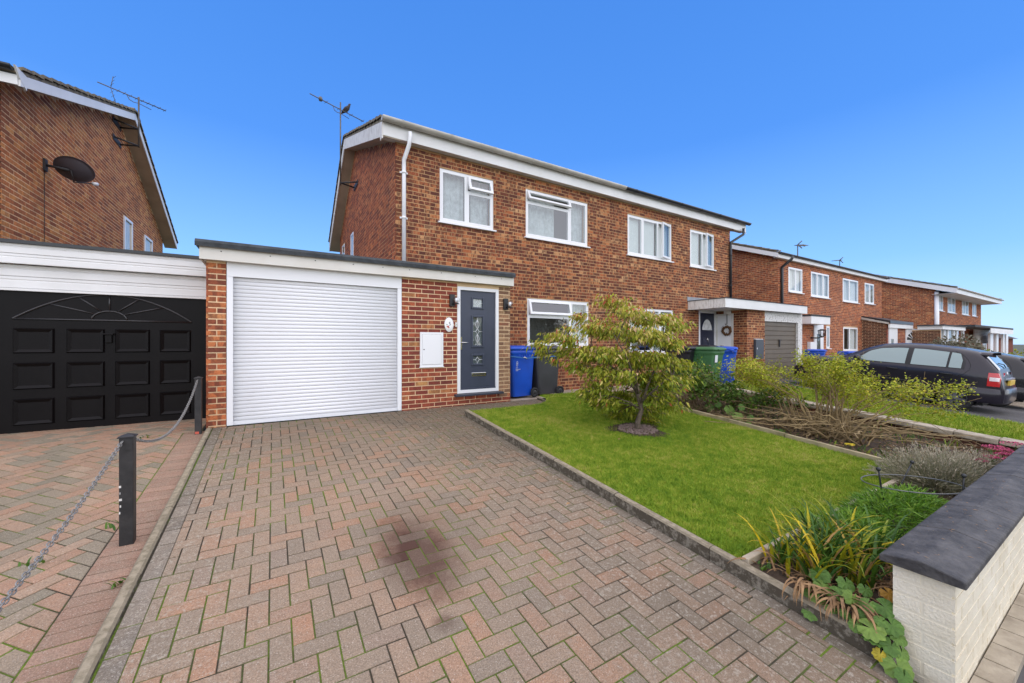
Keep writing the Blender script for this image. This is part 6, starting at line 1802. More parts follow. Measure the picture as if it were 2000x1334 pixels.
for (px, py, rx, ry) in cl:
    near_edge = px < 1130 or py < 600
    low_c = py > 738 and 1195 < px < 1285
    for dd in ((random.gauss(-.05, .12),) if near_edge else (random.gauss(.30, .12), random.gauss(.55, .1)) if low_c else (random.gauss(-.42, .12), random.gauss(0, .15), random.gauss(.40, .12))):
        c = tp(px + random.uniform(-5, 5), py + random.uniform(-4, 4), dd)
        best = min(nodes, key=lambda q: (q - c).length + max(0, q.z - c.z))
        br = wob(best, c, 4, .02, -.02)
        m.tube(br, [.008, .0065, .005, .004, .003], 5)
        tips = []
        for j in range(5):
            e = c + Vector((random.uniform(-1, 1) * rx * mpx, random.uniform(-.25, .25), random.uniform(-.6, .9) * ry * mpx)); tw = wob(c, e, 2, .01); m.tube(tw, [.004, .003, .0018], 4); tips += tw
        nl = int(rx * ry * (.37 if py < 715 else .27)) + 34
        for _ in range(nl):
            q = random.choice(tips); a_ = random.uniform(0, 6.283); rr_ = abs(random.gauss(.45, .33))
            off = Vector((math.cos(a_) * rr_ * rx * mpx * .95, math.sin(a_) * .26 * rr_, random.uniform(-.6, .6) * ry * mpx))
            p = (c + off) if random.random() < .6 else q + Vector((random.gauss(0, .03), random.gauss(0, .03), random.gauss(0, .02)))
            out = (p - Vector((TREE.x, TREE.y, p.z))); out = out.normalized() if out.length > .05 else Vector((1, 0, 0))
            h_ = random.uniform(.2, .9)
            d = Vector((out.x * h_ + random.gauss(0, .55), out.y * h_ + random.gauss(0, .55), -random.uniform(-.1, .7)))
            PP.append(p); DD.append(d); LL.append(random.uniform(.042, .072))
            hi = (p.z - (c.z - ry * mpx)) / (2 * ry * mpx)
            TT.append(min(1, max(0, random.gauss(.38, .22) + .28 * (hi - .5) + (.20 * min(1.4, max(0, p.z - TREE.z - .75) / .9)) + (.25 if random.random() < .06 else 0))))
tk = m.build('trunk', 'bark', tree)
n = len(PP); LL = np.array(LL)
leaf_cloud('foliage', 'leaf_dogwood', tree, np.array([tuple(p) for p in PP]), np.array([tuple(p) for p in DD]), LL, LL * rng.uniform(.19, .27, n), np.array(TT), .45, 1.0, .8)

# ---------------------------------------------------------------- generic shrub builder
def shrub(label, name, base, stems, leafmat, barkmat, leafL, leafW, tone, r0=.012, nleaf=26, start=.45, cat='shrub', droop=.2, spread=.05, fold=.25, rollv=.9, up=.2, group=None, leaves_kind='stuff'):
    """stems: list of polylines (Vectors); leaves cluster along the outer part of each."""
    t = thing(name, label, cat, base, 0, group)
    m = MB(); P, D, L, T = [], [], [], []
    for st in stems:
        fine = []
        for a, b in zip(st[:-1], st[1:]): fine += wob(a, b, 3, .012)[:-1]
        fine.append(st[-1]); k = len(fine); rr = r0 * random.uniform(.6, 1.2)
        m.tube(fine, [max(.0015, rr * (1 - .85 * i / (k - 1))) for i in range(k)], 5)
        for j in range(int(k * start), k):
            for _ in range(2):
                e = fine[j] + Vector((random.gauss(0, spread * 1.6), random.gauss(0, spread * 1.6), random.gauss(spread * .6, spread)))
                m.tube([fine[j], fine[j].lerp(e, .5) + Vector((random.gauss(0, .01), 0, random.gauss(0, .01))), e], [.0025, .002, .0012], 4)
        for _ in range(int(nleaf)):
            f = start + (1 - start) * math.sqrt(random.random()); q = fine[min(k - 1, int(f * (k - 1) + .5))]
            p = q + Vector((random.gauss(0, spread), random.gauss(0, spread), random.gauss(0, spread * .8)))
            P.append(tuple(p)); D.append((random.gauss(0, 1), random.gauss(0, 1), random.gauss(up, .6))); L.append(random.uniform(*leafL)); T.append(min(1, max(0, random.gauss(*tone))))
    m.build('stems', barkmat, t)['kind'] = 'stuff'
    if P: leaf_cloud('foliage', leafmat, t, np.array(P), np.array(D), np.array(L), np.array(L) * leafW, np.array(T), fold, droop, rollv)
    return t
def arch(b, az, reach, h, lift=.5):
    d = Vector((math.cos(az), math.sin(az), 0))
    return [Vector(b), Vector(b) + d * reach * .22 + Vector((0, 0, h * lift)), Vector(b) + d * reach * .60 + Vector((0, 0, h * .88)), Vector(b) + d * reach + Vector((0, 0, h))]
# bare-stemmed shrub with yellow green tips
sb = Vector((7.45, 2.62, gz(7.4, 2.6) - .02)); stems = []
for k in range(34):
    b = sb + Vector((random.gauss(0, .10), random.gauss(0, .14), 0))
    az = random.uniform(0, 6.283)
    if random.random() < .6: stems.append(arch(b, R(random.uniform(-80, 30)), random.uniform(.7, 1.75), random.uniform(.45, .95), .42))
    else: stems.append(arch(b, az, random.uniform(.3, .95), random.uniform(.8, 1.28), .6))
for k in range(12):   # towards the house
    b = sb + Vector((random.gauss(-.1, .1), random.gauss(.3, .2), 0)); stems.append(arch(b, R(random.uniform(70, 140)), random.uniform(.5, 1.2), random.uniform(.7, 1.15), .6))
shrub('straggly shrub with bare brown stems and yellow green leafy tips in the bed', 'shrub', sb, stems, 'leaf_potentilla', 'bark_shrub', (.022, .044), .34, (.45, .24), .014, 330, .50, droop=.1, spread=.070)
# low tangle of leafless branches round its foot
stems = []
for k in range(75):
    b = sb + Vector((random.uniform(-.35, .25), random.uniform(-.5, .9), random.uniform(0, .06))); az = R(random.uniform(-110, -10)) if random.random() < .6 else R(random.uniform(60, 200))
    L_ = random.uniform(.5, 1.5); stems.append(arch(b, az, L_, random.uniform(.10, .42), .75))
t = thing('branch_tangle', 'heap of leafless curving branches under the straggly shrub', 'branches', sb)
m = MB()
for st in stems:
    fine = []
    for a, b in zip(st[:-1], st[1:]): fine += wob(a, b, 3, .02)[:-1]
    fine.append(st[-1]); r = random.uniform(.006, .017); k = len(fine)
    m.tube(fine, [r * (1 - .7 * i / k) for i in range(k)], 6)
o = m.build('branches', 'bark_shrub', t); o['kind'] = 'stuff'
# dead sticks scattered over the bed
m = MB()
for k in range(1100):
    x, y = random.uniform(6.5, 8.9), random.uniform(1.0, 6.2)
    if random.random() < .55: y = random.uniform(3.2, 5.6)
    z = gz(x, y) + random.uniform(-.01, .10); a = random.uniform(0, 6.28); L_ = random.uniform(.08, .45)
    d = Vector((math.cos(a), math.sin(a), random.gauss(0.15, .35))) * L_ / 2; c = Vector((x, y, z + abs(d.z) * .6))
    m.tube([c - d, c + Vector((random.gauss(0, .02), random.gauss(0, .02), .015)), c + d], [.004, .0035, .002], 4)
o = m.build('sticks', 'twig'); o['kind'] = 'stuff'; o['label'] = 'dead sticks lying over the soil of the bed'
m = MB()
for k in range(1500):
    x, y = random.uniform(6.48, 8.95), random.uniform(.8, 6.4); z = gz(x, y) + random.uniform(-.008, .012); a = random.uniform(0, 6.28); s_ = random.uniform(.012, .035)
    d = Vector((math.cos(a), math.sin(a), random.gauss(0, .3))) * s_; n_ = Vector((-math.sin(a), math.cos(a), random.gauss(0, .3))) * s_ * .5; c = Vector((x, y, z + .008))
    m.add([c - d, c + n_, c + d, c - n_], [(0, 1, 2, 3)])
o = m.build('leaf_litter', 'dry_leaf'); o['kind'] = 'stuff'; o['label'] = 'fallen leaves scattered over the soil of the bed'
for k, (x, y) in enumerate(()): pass
gw0 = MB()
for k in range(900):
    x, y = random.choice(((6.7, 5.4), (7.2, 4.6), (7.9, 3.7), (6.8, 1.9), (8.4, 2.3), (8.6, 5.0))); x += random.gauss(0, .3); y += random.gauss(0, .5)
    if not (6.5 < x < 8.95 and .8 < y < 6.4): continue
    ribbon(gw0, Vector((x, y, gz(x, y) - .01)), random.uniform(0, 6.28), random.uniform(.06, .20), random.uniform(.006, .016), random.uniform(.5, 2.2), random.uniform(.05, .62), 0, 4, random.uniform(.1, .7))
o = gw0.build('weeds', 'leaf_daylily'); o['kind'] = 'stuff'; o['label'] = 'green weeds growing through the bed'
# rose bushes with pale pink flowers
def rose(label, base, n, hmax, rad, nfl, seed):
    random.seed(seed)
    stems = [arch(Vector(base) + Vector((random.gauss(0, .12), random.gauss(0, .12), 0)), random.uniform(0, 6.283), random.uniform(.15, rad), random.uniform(.45, 1) * hmax, .6) for _ in range(n)]
    t = shrub(label, 'rose_bush', base, stems, 'leaf_rose', 'twig', (.035, .072), .38, (.45, .25), .007, 105, .30, 'rose bush', .3, .075, .3)
    for k in range(nfl):
        st = random.choice(stems); c = st[-1] + Vector((random.gauss(0, .1), random.gauss(0, .1) - .05, random.gauss(-.05, .12)))
        m = MB()
        for ring, (np_, rr, tilt) in enumerate(((5, .034, .5), (5, .024, .9), (4, .014, 1.2))):
            for i in range(np_):
                a = 2 * math.pi * i / np_ + ring * .6; d = Vector((math.cos(a) * math.cos(tilt), math.sin(a) * math.cos(tilt), math.sin(tilt))); s_ = Vector((-math.sin(a), math.cos(a), 0))
                m.add([c, c + d * rr * .7 - s_ * rr * .55, c + d * rr * 1.15, c + d * rr * .7 + s_ * rr * .55], [(0, 1, 2, 3)], 0, 0)
        m.build('flower', 'petal_pink', t)
    return t
rose('dense green rose bush with pale pink flowers near the green bin', (7.0, 4.75, gz(7, 4.75)), 26, .85, .62, 11, 3)
rose('low sprawling rose bush with pink blooms by the low wall', (7.6, 3.95, gz(7.6, 3.9)), 24, .58, .85, 8, 4)
rose('small rose bush tucked behind the little tree', (6.85, 5.35, gz(7, 5.3)), 9, .60, .40, 5, 8)
random.seed(21)
stems = [arch(Vector((8.15, 4.15, gz(8, 4.1))) + Vector((random.gauss(0, .2), random.gauss(0, .25), 0)), random.uniform(0, 6.28), random.uniform(.1, .45), random.uniform(.6, 1.15), .6) for _ in range(13)]
shrub('sparse thin stemmed shrub with light green leaves before the brown garage', 'shrub', (8.15, 4.15, gz(8, 4.1)), stems, 'leaf_potentilla', 'twig', (.022, .045), .36, (.25, .2), .006, 40, .45, spread=.05)
# broad leaves low in the bed
def round_leaf(c, nrm, up, rad, lobes=9, seed=0):
    rr = random.Random(seed); nrm = Vector(nrm).normalized(); u = Vector(up); u = (u - nrm * u.dot(nrm)).normalized(); s = nrm.cross(u)
    n = lobes * 4; vs = [tuple(c + nrm * rad * .10)]
    for i in range(n):
        a = -math.pi * .93 + 2 * math.pi * .93 * i / (n - 1)
        f = rad * (.84 + .11 * abs(math.sin(a * lobes / 2)) + .05 * math.cos(a)) * rr.uniform(.96, 1.04)
        rip = rad * .11 * math.cos(a * lobes) + rad * rr.uniform(-.03, .03)
        vs.append(tuple(c + u * f * math.cos(a) + s * f * math.sin(a) + nrm * (rip - .08 * rad)))
    half = [tuple((Vector(vs[0]) * .5 + Vector(v) * .5) + nrm * rad * .06) for v in vs[1:]]
    k = len(vs); vs += half
    fs = [(0, k + i, k + i + 1) for i in range(n - 1)] + [(k + i, 1 + i, 2 + i, k + i + 1) for i in range(n - 1)]
    return vs, fs
random.seed(31)
lp = thing('broad_leaved_plant', 'low plant with large green leaves sprawling over the timber edging', 'plant', (7.0, 4.2, gz(7, 4.2)))
for k, (px, py, X) in enumerate(((1408, 815, 6.75), (1448, 795, 6.9), (1440, 812, 6.7), (1455, 828, 6.65), (1462, 842, 6.6), (1490, 845, 6.6), (1425, 800, 6.9), (1478, 838, 6.7), (1402, 790, 7.0), (1385, 795, 7.0), (1520, 842, 6.9), (1466, 815, 6.9))):
    c = atX(px, py, X); m = MB(); v, f = round_leaf(c, (random.gauss(-.5, .4), random.gauss(-.6, .3), random.uniform(.3, 1)), (random.gauss(0, 1), -.6, -.3), random.uniform(.06, .105), 5, k); m.add(v, f, 0, random.uniform(.2, .75), True)
    m.build('leaf', 'leaf_round', lp)
    m = MB(); m.tube(wob(c, Vector((c.x + .1, c.y + .1, gz(c.x, c.y))), 2, .01), .004, 4); m.build('stalk', 'leaf_rose', lp) if False else m.build('stalk', 'twig', lp)
# lavender
random.seed(41)
def lavender(label, base, rad, h, n, seed):
    t = thing('lavender_bush', label, 'lavender', base)
    r2 = np.random.default_rng(seed); B0 = np.array(base)
    az = r2.uniform(0, 2 * np.pi, n); el = r2.uniform(.35, 1.5, n); Ln = h * r2.uniform(.65, 1.1, n)
    D = np.stack([np.cos(az) * np.cos(el), np.sin(az) * np.cos(el), np.sin(el)], 1)
    P = B0 + np.stack([np.cos(az) * rad * .3 * r2.random(n), np.sin(az) * rad * .3 * r2.random(n), np.zeros(n)], 1)
    leaf_cloud('stalks', 'leaf_lavender', t, P, D, Ln, np.full(n, .0035), r2.uniform(.0, .5, n), .3, .25, 1.5)
    tip = P + D * Ln[:, None] + np.array([0, 0, -.15]) * Ln[:, None]
    k = 3
    Ps = np.repeat(tip, k, 0) - np.repeat(D, k, 0) * r2.uniform(0, .07, (n * k, 1)); Ds = np.repeat(D, k, 0) + r2.normal(0, .35, (n * k, 3))
    leaf_cloud('flower_spikes', 'leaf_lavender', t, Ps, Ds, r2.uniform(.022, .045, n * k), r2.uniform(.0028, .0048, n * k), r2.uniform(.5, 1, n * k), .4, 0, 1.5)
    q = 2600; az = r2.uniform(0, 2 * np.pi, q); rr = rad * np.sqrt(r2.random(q)) * .9; zz = h * .75 * r2.random(q) * np.sqrt(np.clip(1 - (rr / rad) ** 2, 0, 1))
    Pq = B0 + np.stack([np.cos(az) * rr, np.sin(az) * rr, zz], 1); Dq = np.stack([np.cos(az), np.sin(az), np.full(q, 1.2)], 1) + r2.normal(0, .5, (q, 3))
    leaf_cloud('foliage', 'leaf_lavender', t, Pq, Dq, r2.uniform(.03, .06, q), r2.uniform(.0016, .003, q), r2.uniform(0, .6, q), .3, 0, 1.5)
    return t
lavender('grey faded lavender bush behind the wire ring support', (5.95, 1.22, gz(6, 1.2) + .05), .50, .50, 900, 1)
lavender('grey faded lavender bush beside the magenta flower heads', (6.75, 1.12, gz(6.7, 1.1) + .02), .42, .42, 600, 2)
# sedum with flat magenta heads
sed = thing('sedum_plant', 'sedum with flat magenta flower heads at the far end of the wall', 'plant', (7.3, 1.05, gz(7.3, 1.0)))
m = MB(); P, D = [], []
for k, (px, py, X, r) in enumerate(((1944, 874, 7.5, .085), (1962, 880, 7.3, .06), (1985, 868, 7.7, .10), (1958, 888, 7.0, .05), (1936, 893, 6.9, .05), (1992, 890, 7.0, .07), (1975, 899, 6.8, .05), (1915, 900, 6.8, .045), (1996, 905, 6.7, .06))):
    c = atX(px, py, X); h = MB(); r *= 1.35
    for _ in range(230):
        a = random.uniform(0, 6.283); q = r * math.sqrt(random.random()); s_ = .008
        p = c + Vector((q * math.cos(a), q * math.sin(a), .02 * (1 - (q / r) ** 2) + random.uniform(-.006, .006)))
        n_ = Vector((random.gauss(0, .4), random.gauss(0, .4), 1)).normalized(); u = n_.orthogonal().normalized(); v = n_.cross(u)
        h.add([p + u * s_, p + v * s_, p - u * s_, p - v * s_], [(0, 1, 2, 3)])
    h.build('flower_head', 'petal_magenta', sed)
    b = Vector((c.x + random.gauss(0, .08), c.y + random.gauss(0, .05), gz(c.x, c.y))); m.tube(wob(b, c, 3, .01), [.006, .005, .004, .004], 5)
    for _ in range(14):
        f = random.uniform(.2, .9); P.append(tuple(b.lerp(c, f))); D.append((random.gauss(0, 1), random.gauss(0, 1), .5))
m.build('stems', 'leaf_fern', sed)['kind'] = 'stuff'
nn = len(P); leaf_cloud('foliage', 'leaf_round', sed, np.array(P), np.array(D), rng.uniform(.04, .07, nn), rng.uniform(.012, .02, nn), rng.uniform(0, .6, nn))
# yarrow
c = atX(1660, 868, 6.50); ya = thing('yarrow_flower', 'single flat yellow flower head leaning over the timber edging', 'flower', (c.x, c.y, gz(c.x, c.y)))
h = MB()
for _ in range(220):
    a = random.uniform(0, 6.283); q = .055 * math.sqrt(random.random()); s_ = .007; p = c + Vector((q * math.cos(a) * 1.2, q * math.sin(a), .010 * (1 - (q / .055) ** 2) + random.uniform(-.003, .003)))
    n_ = Vector((random.gauss(0, .3), random.gauss(0, .3), 1)).normalized(); u = n_.orthogonal().normalized(); v = n_.cross(u); h.add([p + u * s_, p + v * s_, p - u * s_, p - v * s_], [(0, 1, 2, 3)])
h.build('flower_head', 'petal_yellow', ya)
one('stem', 'leaf_fern', ya, lambda m: m.tube([c + Vector((.02, -.02, -.30)), c + Vector((.01, -.01, -.12)), c], .005, 5))
# feathery green clump
random.seed(51)
def ferny(label, base, rx, ry, h, n, seed, mat='leaf_fern', L=(.05, .11), wd=.09):
    r2 = np.random.default_rng(seed); t = thing('feathery_plant', label, 'plant', base); B0 = np.array(base)
    az = r2.uniform(0, 2 * np.pi, n); rr = np.sqrt(r2.random(n)); z = h * r2.random(n) ** .8 * (1 - .55 * rr ** 2)
    P = B0 + np.stack([np.cos(az) * rr * rx, np.sin(az) * rr * ry, z], 1)
    D = np.stack([np.cos(az) * rr, np.sin(az) * rr, np.full(n, .7)], 1) + r2.normal(0, .55, (n, 3))
    Ln = r2.uniform(*L, n); leaf_cloud('foliage', mat, t, P, D, Ln, Ln * wd, np.clip(r2.normal(.35, .25, n) + .35 * z / h, 0, 1), .3, .35, 1.5)
    m = MB()
    for k in range(26):
        a = random.uniform(0, 6.28); b = Vector(base) + Vector((random.gauss(0, rx * .3), random.gauss(0, ry * .3), 0)); e = b + Vector((math.cos(a) * rx * .7 * random.random(), math.sin(a) * ry * .7 * random.random(), h * random.uniform(.5, 1)))
        m.tube(wob(b, e, 3, .01), [.004, .003, .0025, .0015], 4)
    m.build('stems', 'leaf_fern', t)['kind'] = 'stuff'
    return t
ferny('feathery bright green clump inside the wire ring support', (4.55, 1.15, gz(4.5, 1.1) + .04), .70, .30, .28, 5600, 3, wd=.05)
ferny('feathery green clump between the daylilies and the lawn', (3.75, 1.22, gz(3.7, 1.2) + .04), .38, .22, .24, 2600, 4, wd=.05)
# daylilies
random.seed(61)
dl = thing('daylily_clump', 'clump of strappy green and yellow daylily leaves by the wall end', 'plant', (3.25, 1.1, gz(3.2, 1.1) + .06))
for k in range(285):
    cx, cy = random.choice(((3.12, 1.12), (3.30, 1.05), (3.02, 1.20), (3.48, 1.18), (3.2, .98), (2.95, 1.12), (3.55, 1.02), (2.98, 1.30), (3.35, 1.28)))
    b = Vector((cx + random.gauss(0, .05), cy + random.gauss(0, .045), gz(cx, cy) + .05)); m = MB()
    r = random.random(); tone = random.uniform(.0, .5) if r < .55 else random.uniform(.55, .85) if r < .90 else random.uniform(.9, 1)
    az = random.uniform(0, 6.283)
    ribbon(m, b, az, random.uniform(.24, .54), random.uniform(.011, .020), random.uniform(.7, 2.4), tone, random.gauss(0, .4), lean=random.uniform(.1, .55)); m.build('leaf', 'leaf_daylily', dl)
dry = MB()
for k in range(46):
    b = Vector((2.80 + random.gauss(0, .02), random.choice((1.12, 1.08, .98, .94, .90)) + random.gauss(0, .025), 0)); b.z = gz(b.x, b.y) + .13
    ribbon(dry, b, math.pi + random.gauss(0, .5), random.uniform(.14, .30), random.uniform(.008, .018), random.uniform(2.0, 3.2), 0, random.gauss(0, .8), lean=random.uniform(.8, 1.2))
for k in range(190):
    b = Vector((random.uniform(2.78, 3.7), random.uniform(.82, 1.42), 0)); b.z = gz(b.x, b.y) + .07
    ribbon(dry, b, random.uniform(0, 6.28), random.uniform(.12, .28), random.uniform(.005, .012), random.uniform(.8, 2), 0, random.gauss(0, .8), lean=random.uniform(.7, 1.3))
o = dry.build('withered_leaves', 'dry_leaf', dl); o['kind'] = 'stuff'
# scalloped leaves spilling over the kerb
ml = thing('scalloped_leaf_plant', 'plant with round scalloped leaves spilling over the kerb at the wall end', 'plant', (2.85, .95, gz(2.8, .95) + .05))
spots = [(1600, 1122, 2.86, .075), (1606, 1145, 2.80, .062), (1652, 1140, 2.86, .060), (1578, 1162, 2.72, .050), (1598, 1172, 2.72, .052), (1637, 1160, 2.78, .070), (1664, 1168, 2.78, .062), (1625, 1192, 2.70, .044), (1690, 1152, 2.88, .048), (1695, 1180, 2.78, .05), (1727, 1186, 2.80, .062), (1700, 1228, 2.66, .078), (1672, 1222, 2.66, .045), (1722, 1214, 2.72, .042), (1742, 1222, 2.74, .062), (1702, 1252, 2.64, .055), (1740, 1262, 2.68, .060), (1718, 1278, 2.62, .040), (1752, 1302, 2.64, .085), (1765, 1322, 2.60, .05), (1735, 1160, 2.90, .052), (1582, 1196, 2.66, .055), (1760, 1275, 2.70, .05), (1678, 1200, 2.72, .04), (1650, 1198, 2.70, .038), (1755, 1245, 2.74, .05)]
for k, (px, py, X, r) in enumerate(spots):
    c = atX(px, py, X); m = MB(); tone = random.uniform(.25, .8)
    if k in (11,): tone = .78
    if k in (17, 20): tone = random.uniform(.88, .98)
    v, f = round_leaf(c, (random.gauss(-.55, .25), random.gauss(-.45, .25), random.uniform(.55, 1)), (-.6 + random.gauss(0, .5), -.4 + random.gauss(0, .5), -.4), r * .82, 9, 100 + k); m.add(v, f, 0, tone, True); m.build('leaf', 'leaf_round', ml)
    b = Vector((2.86, c.y + .05, gz(2.8, c.y) + .06)); m = MB(); m.tube(wob(b, c, 3, .006), .003, 5); m.build('stalk', 'leaf_fern', ml)
# small weeds at the kerb and between pavers
m = MB()
for (x, y, n_) in ((2.80, 1.38, 14), (-.78, 3.2, 8), (-1.02, 4.0, 5), (-.95, 2.4, 6), (-1.35, 6.4, 6), (-2.6, 4.6, 5), (-1.9, 2.9, 6), (-1.3, 3.7, 6)):
    for k in range(n_): ribbon(m, Vector((x + random.gauss(0, .03), y + random.gauss(0, .03), gz(x, y) + (.06 if x > 2 else -.03))), random.uniform(0, 6.28), random.uniform(.03, .07), random.uniform(.008, .016), 1.5, random.uniform(.1, .6), 0, 4, .5)
o = m.build('weeds', 'leaf_daylily'); o['kind'] = 'stuff'; o['label'] = 'tiny weeds in the paving joints'
# far hedge and bushes
def bush(label, name, c, rx, ry, rz, n, mat, L, seed, cat='bush', tone=(.45, .25)):
    r2 = np.random.default_rng(seed); t = thing(name, label, cat, (c[0], c[1], c[2] - rz)); k = 16
    cen = np.array(c) + r2.normal(0, .38, (k, 3)) * np.array([rx, ry, rz]); cid = r2.integers(0, k, n)
    dirs = nrmz(r2.normal(0, 1, (n, 3))); rad = r2.random(n) ** .4 * .55
    P = cen[cid] + dirs * rad[:, None] * np.array([rx, ry, rz]); P[:, 2] = np.maximum(P[:, 2], c[2] - rz)
    Ln = r2.uniform(*L, n); leaf_cloud('foliage', mat, t, P, dirs + r2.normal(0, .5, (n, 3)), Ln, Ln * .35, np.clip(r2.normal(*tone, n), 0, 1), .3, .2, 1.5)
    m = MB()
    for i in range(k): m.tube(wob((c[0] + random.gauss(0, .1), c[1] + random.gauss(0, .1), c[2] - rz), tuple(cen[i]), 3, .03), [.02, .015, .01, .006], 5)
    m.build('stems', 'twig', t)['kind'] = 'stuff'
    return t
p = at(1985, 722, 1.9); bush('yellow green hedge bush behind the two parked cars', 'hedge_bush', (18.9, 2.35, .92), 1.2, .75, .68, 5200, 'leaf_hedge', (.05, .10), 5)
bush('grey green straggly bush in front of the farther houses', 'garden_bush', (27.2, 4.95, .85), 2.0, .9, .95, 5200, 'leaf_grey', (.08, .16), 6)
bush('second grey bush nearer the glazed porch', 'garden_bush', (31.0, 4.9, .75), 2.2, .9, .95, 4200, 'leaf_grey', (.08, .16), 7)

random.seed(71)
bush('dark broad street tree across the road, mirrored in the ground floor window', 'street_tree', (19.6, -14.5, 3.6), 4.6, 2.6, 3.6, 26000, 'leaf_dark', (.12, .24), 9, 'tree', (.4, .25))

# ================================================================== CARS
def interp(tab, y):
    if y <= tab[0][0]: return tab[0][1]
    for (a, u), (b, v) in zip(tab[:-1], tab[1:]):
        if y <= b:
            f = (y - a) / (b - a); return u + (v - u) * f
    return tab[-1][1]
def smooth_tab(tab, y, w_=.06):
    return (interp(tab, y - w_) + 2 * interp(tab, y) + interp(tab, y + w_)) / 4
def make_car(label, paint, Lh=1.985, Wd=.825, H=1.45, rails=False, ant=False, variant=0):
    """Hatchback, nose towards +y, standing on z = 0."""
    k = H / 1.45
    top = [(-1.985, .56), (-1.96, .66), (-1.93, .80), (-1.90, .93), (-1.87, 1.00), (-1.63, 1.30), (-1.52, 1.37), (-1.2, 1.42), (-.7, 1.455), (-.25, 1.445), (.08, 1.40), (.34, 1.29), (.86, 1.00), (1.05, .965), (1.60, .90), (1.80, .82), (1.93, .70), (1.985, .54)]
    ZT = lambda y: smooth_tab(top, y, .035) * k
    ZB = lambda y: .20 + .10 * max(0, (-y - 1.35) / .6) + .04 * max(0, (y - 1.4) / .6)
    def plan(y):
        a = abs(y) / Lh
        return Wd * (1 - .20 * max(0, (a - .55) / .45) ** 2.6)
    BELT = .93 * k
    def XS(y, z):
        x = plan(y) * (1 - .07 * max(0, (.50 - z) / .35) ** 2)
        if z > BELT - .08: x *= 1 - .035 * min(1, (z - BELT + .08) / .10)
        if z > BELT: x -= .225 * ((z - BELT) / (1.45 * k - BELT)) ** 1.15
        return max(.02, x)
    NE = 9.0
    def skin(y, z, off=0.0):
        zt, zb = ZT(y), ZB(y); q = max(0, min(.9999, (z - zb) / (zt - zb)))
        return XS(y, z) * (1 - q ** NE) ** (1 / NE) + off
    ny, nt = 92, 34; ys = [-Lh + 2 * Lh * i / ny for i in range(ny + 1)]
    t = thing('parked_car', label, 'car', (0, 0, 0), 0, 'parked cars')
    m = MB(); rows_ = []
    for y in ys:
        zt, zb = ZT(y), ZB(y); r = []
        for j in range(nt + 1):
            th = math.pi / 2 * j / nt; q = math.sin(th) ** (2 / NE) if th > 0 else 0
            # even spread up the side, then over the roof
            if j <= 22: q = (j / 22) * .985
            fac = (1 - q ** NE) ** (1 / NE) if j <= 22 else (1 - .985 ** NE) ** (1 / NE) * (1 - (j - 22) / (nt - 22))
            if j > 22: q = (1 - (fac ** NE)) ** (1 / NE)
            z = zb + (zt - zb) * q; r.append((XS(y, z) * fac, z))
        rows_.append(r)
    AX = ((-1.30, .335), (1.17, .335)); WR = .30
    def in_arch(y, z): return any((y - a) ** 2 + (z - .29) ** 2 < ar ** 2 for a, ar in AX)
    vs = []; fs = []
    for y, r in zip(ys, rows_):
        full = [(-x, y, z) for x, z in r] + [(x, y, z) for x, z in r[::-1][1:]]
        vs += full
    w_ = 2 * nt + 1
    for i in range(ny):
        for j in range(w_ - 1):
            q = (i * w_ + j, i * w_ + j + 1, (i + 1) * w_ + j + 1, (i + 1) * w_ + j)
            cy_ = sum(vs[a][1] for a in q) / 4; cz = sum(vs[a][2] for a in q) / 4; cx = abs(sum(vs[a][0] for a in q) / 4)
            if cx > .5 and in_arch(cy_, cz): continue
            fs.append(q)
    fs.append(tuple(range(w_))[::-1]); fs.append(tuple(ny * w_ + j for j in range(w_)))
    m.add(vs, fs, 0, 0, True)
    for f in (-1, -2): m.sm[f] = False
    body = m.build('body', paint, t, True)
    one('underside', 'car_trim', t, lambda m: m.box((-.62, -1.7, .18), (.62, 1.75, .34)), True)
    one('cabin_floor', 'interior_dark', t, lambda m: m.box((-.60, -1.5, .80 * k), (.60, .9, .86 * k)), True) if False else None
    # glass panels laid on the skin
    def panel(name, mat, yl, yr, lo, hi, side, off, n=14, r=7):
        m = MB(); vs = []
        for i in range(n + 1):
            y = yl + (yr - yl) * i / n; a, b = lo(y), hi(y)
            for j in range(r + 1):
                z = a + (b - a) * j / r; vs.append((side * skin(y, z, off), y, z))
        f = [(i * (r + 1) + j, i * (r + 1) + j + 1, (i + 1) * (r + 1) + j + 1, (i + 1) * (r + 1) + j) for i in range(n) for j in range(r)]
        if side > 0: f = [q[::-1] for q in f]
        m.add(vs, f, 0, 0, True); return m.build(name, mat, t, True)
    roofz = lambda y: ZT(y) - .115 * k
    low = lambda y: (.955 + .012 * (-y)) * k
    for s_ in (-1, 1):
        g = panel('window_surround', 'car_trim', -1.39, .54, lambda y: low(y) - .018, lambda y: max(low(y) - .01, min(roofz(y) + .016, (low(y) + (y + 1.45) * 2.6 * k) if y < -1.1 else 9, (low(y) + (.57 - y) * 1.05 * k) if y > .0 else 9)), s_, .003, 34)
        for nm, a, b in (('front_window', -.42, .48), ('rear_window', -1.11, -.52), ('quarter_window', -1.34, -1.15)):
            panel(nm, 'glass_side', a, b, low, lambda y: max(low(y) + .004, min(roofz(y), (low(y) + (y + 1.41) * 2.6 * k) if y < -1.1 else 9, (low(y) + (.53 - y) * 1.0 * k) if y > .0 else 9)), s_, .008, 20)
        def lamp_(name, mat, yl, yr, a, b, off=.012): return panel(name, mat, yl, yr, lambda y: a, lambda y: b, s_, off, 8, 5)
        tl = lamp_('tail_light', 'car_red_light', -1.915, -1.74, .64 * k, .93 * k)
        lamp_('tail_light_lens', 'car_clear_light', -1.900, -1.765, .755 * k, .835 * k, .016)
        hl = lamp_('headlight', 'car_clear_light', 1.72, 1.93, .62 * k, .76 * k)
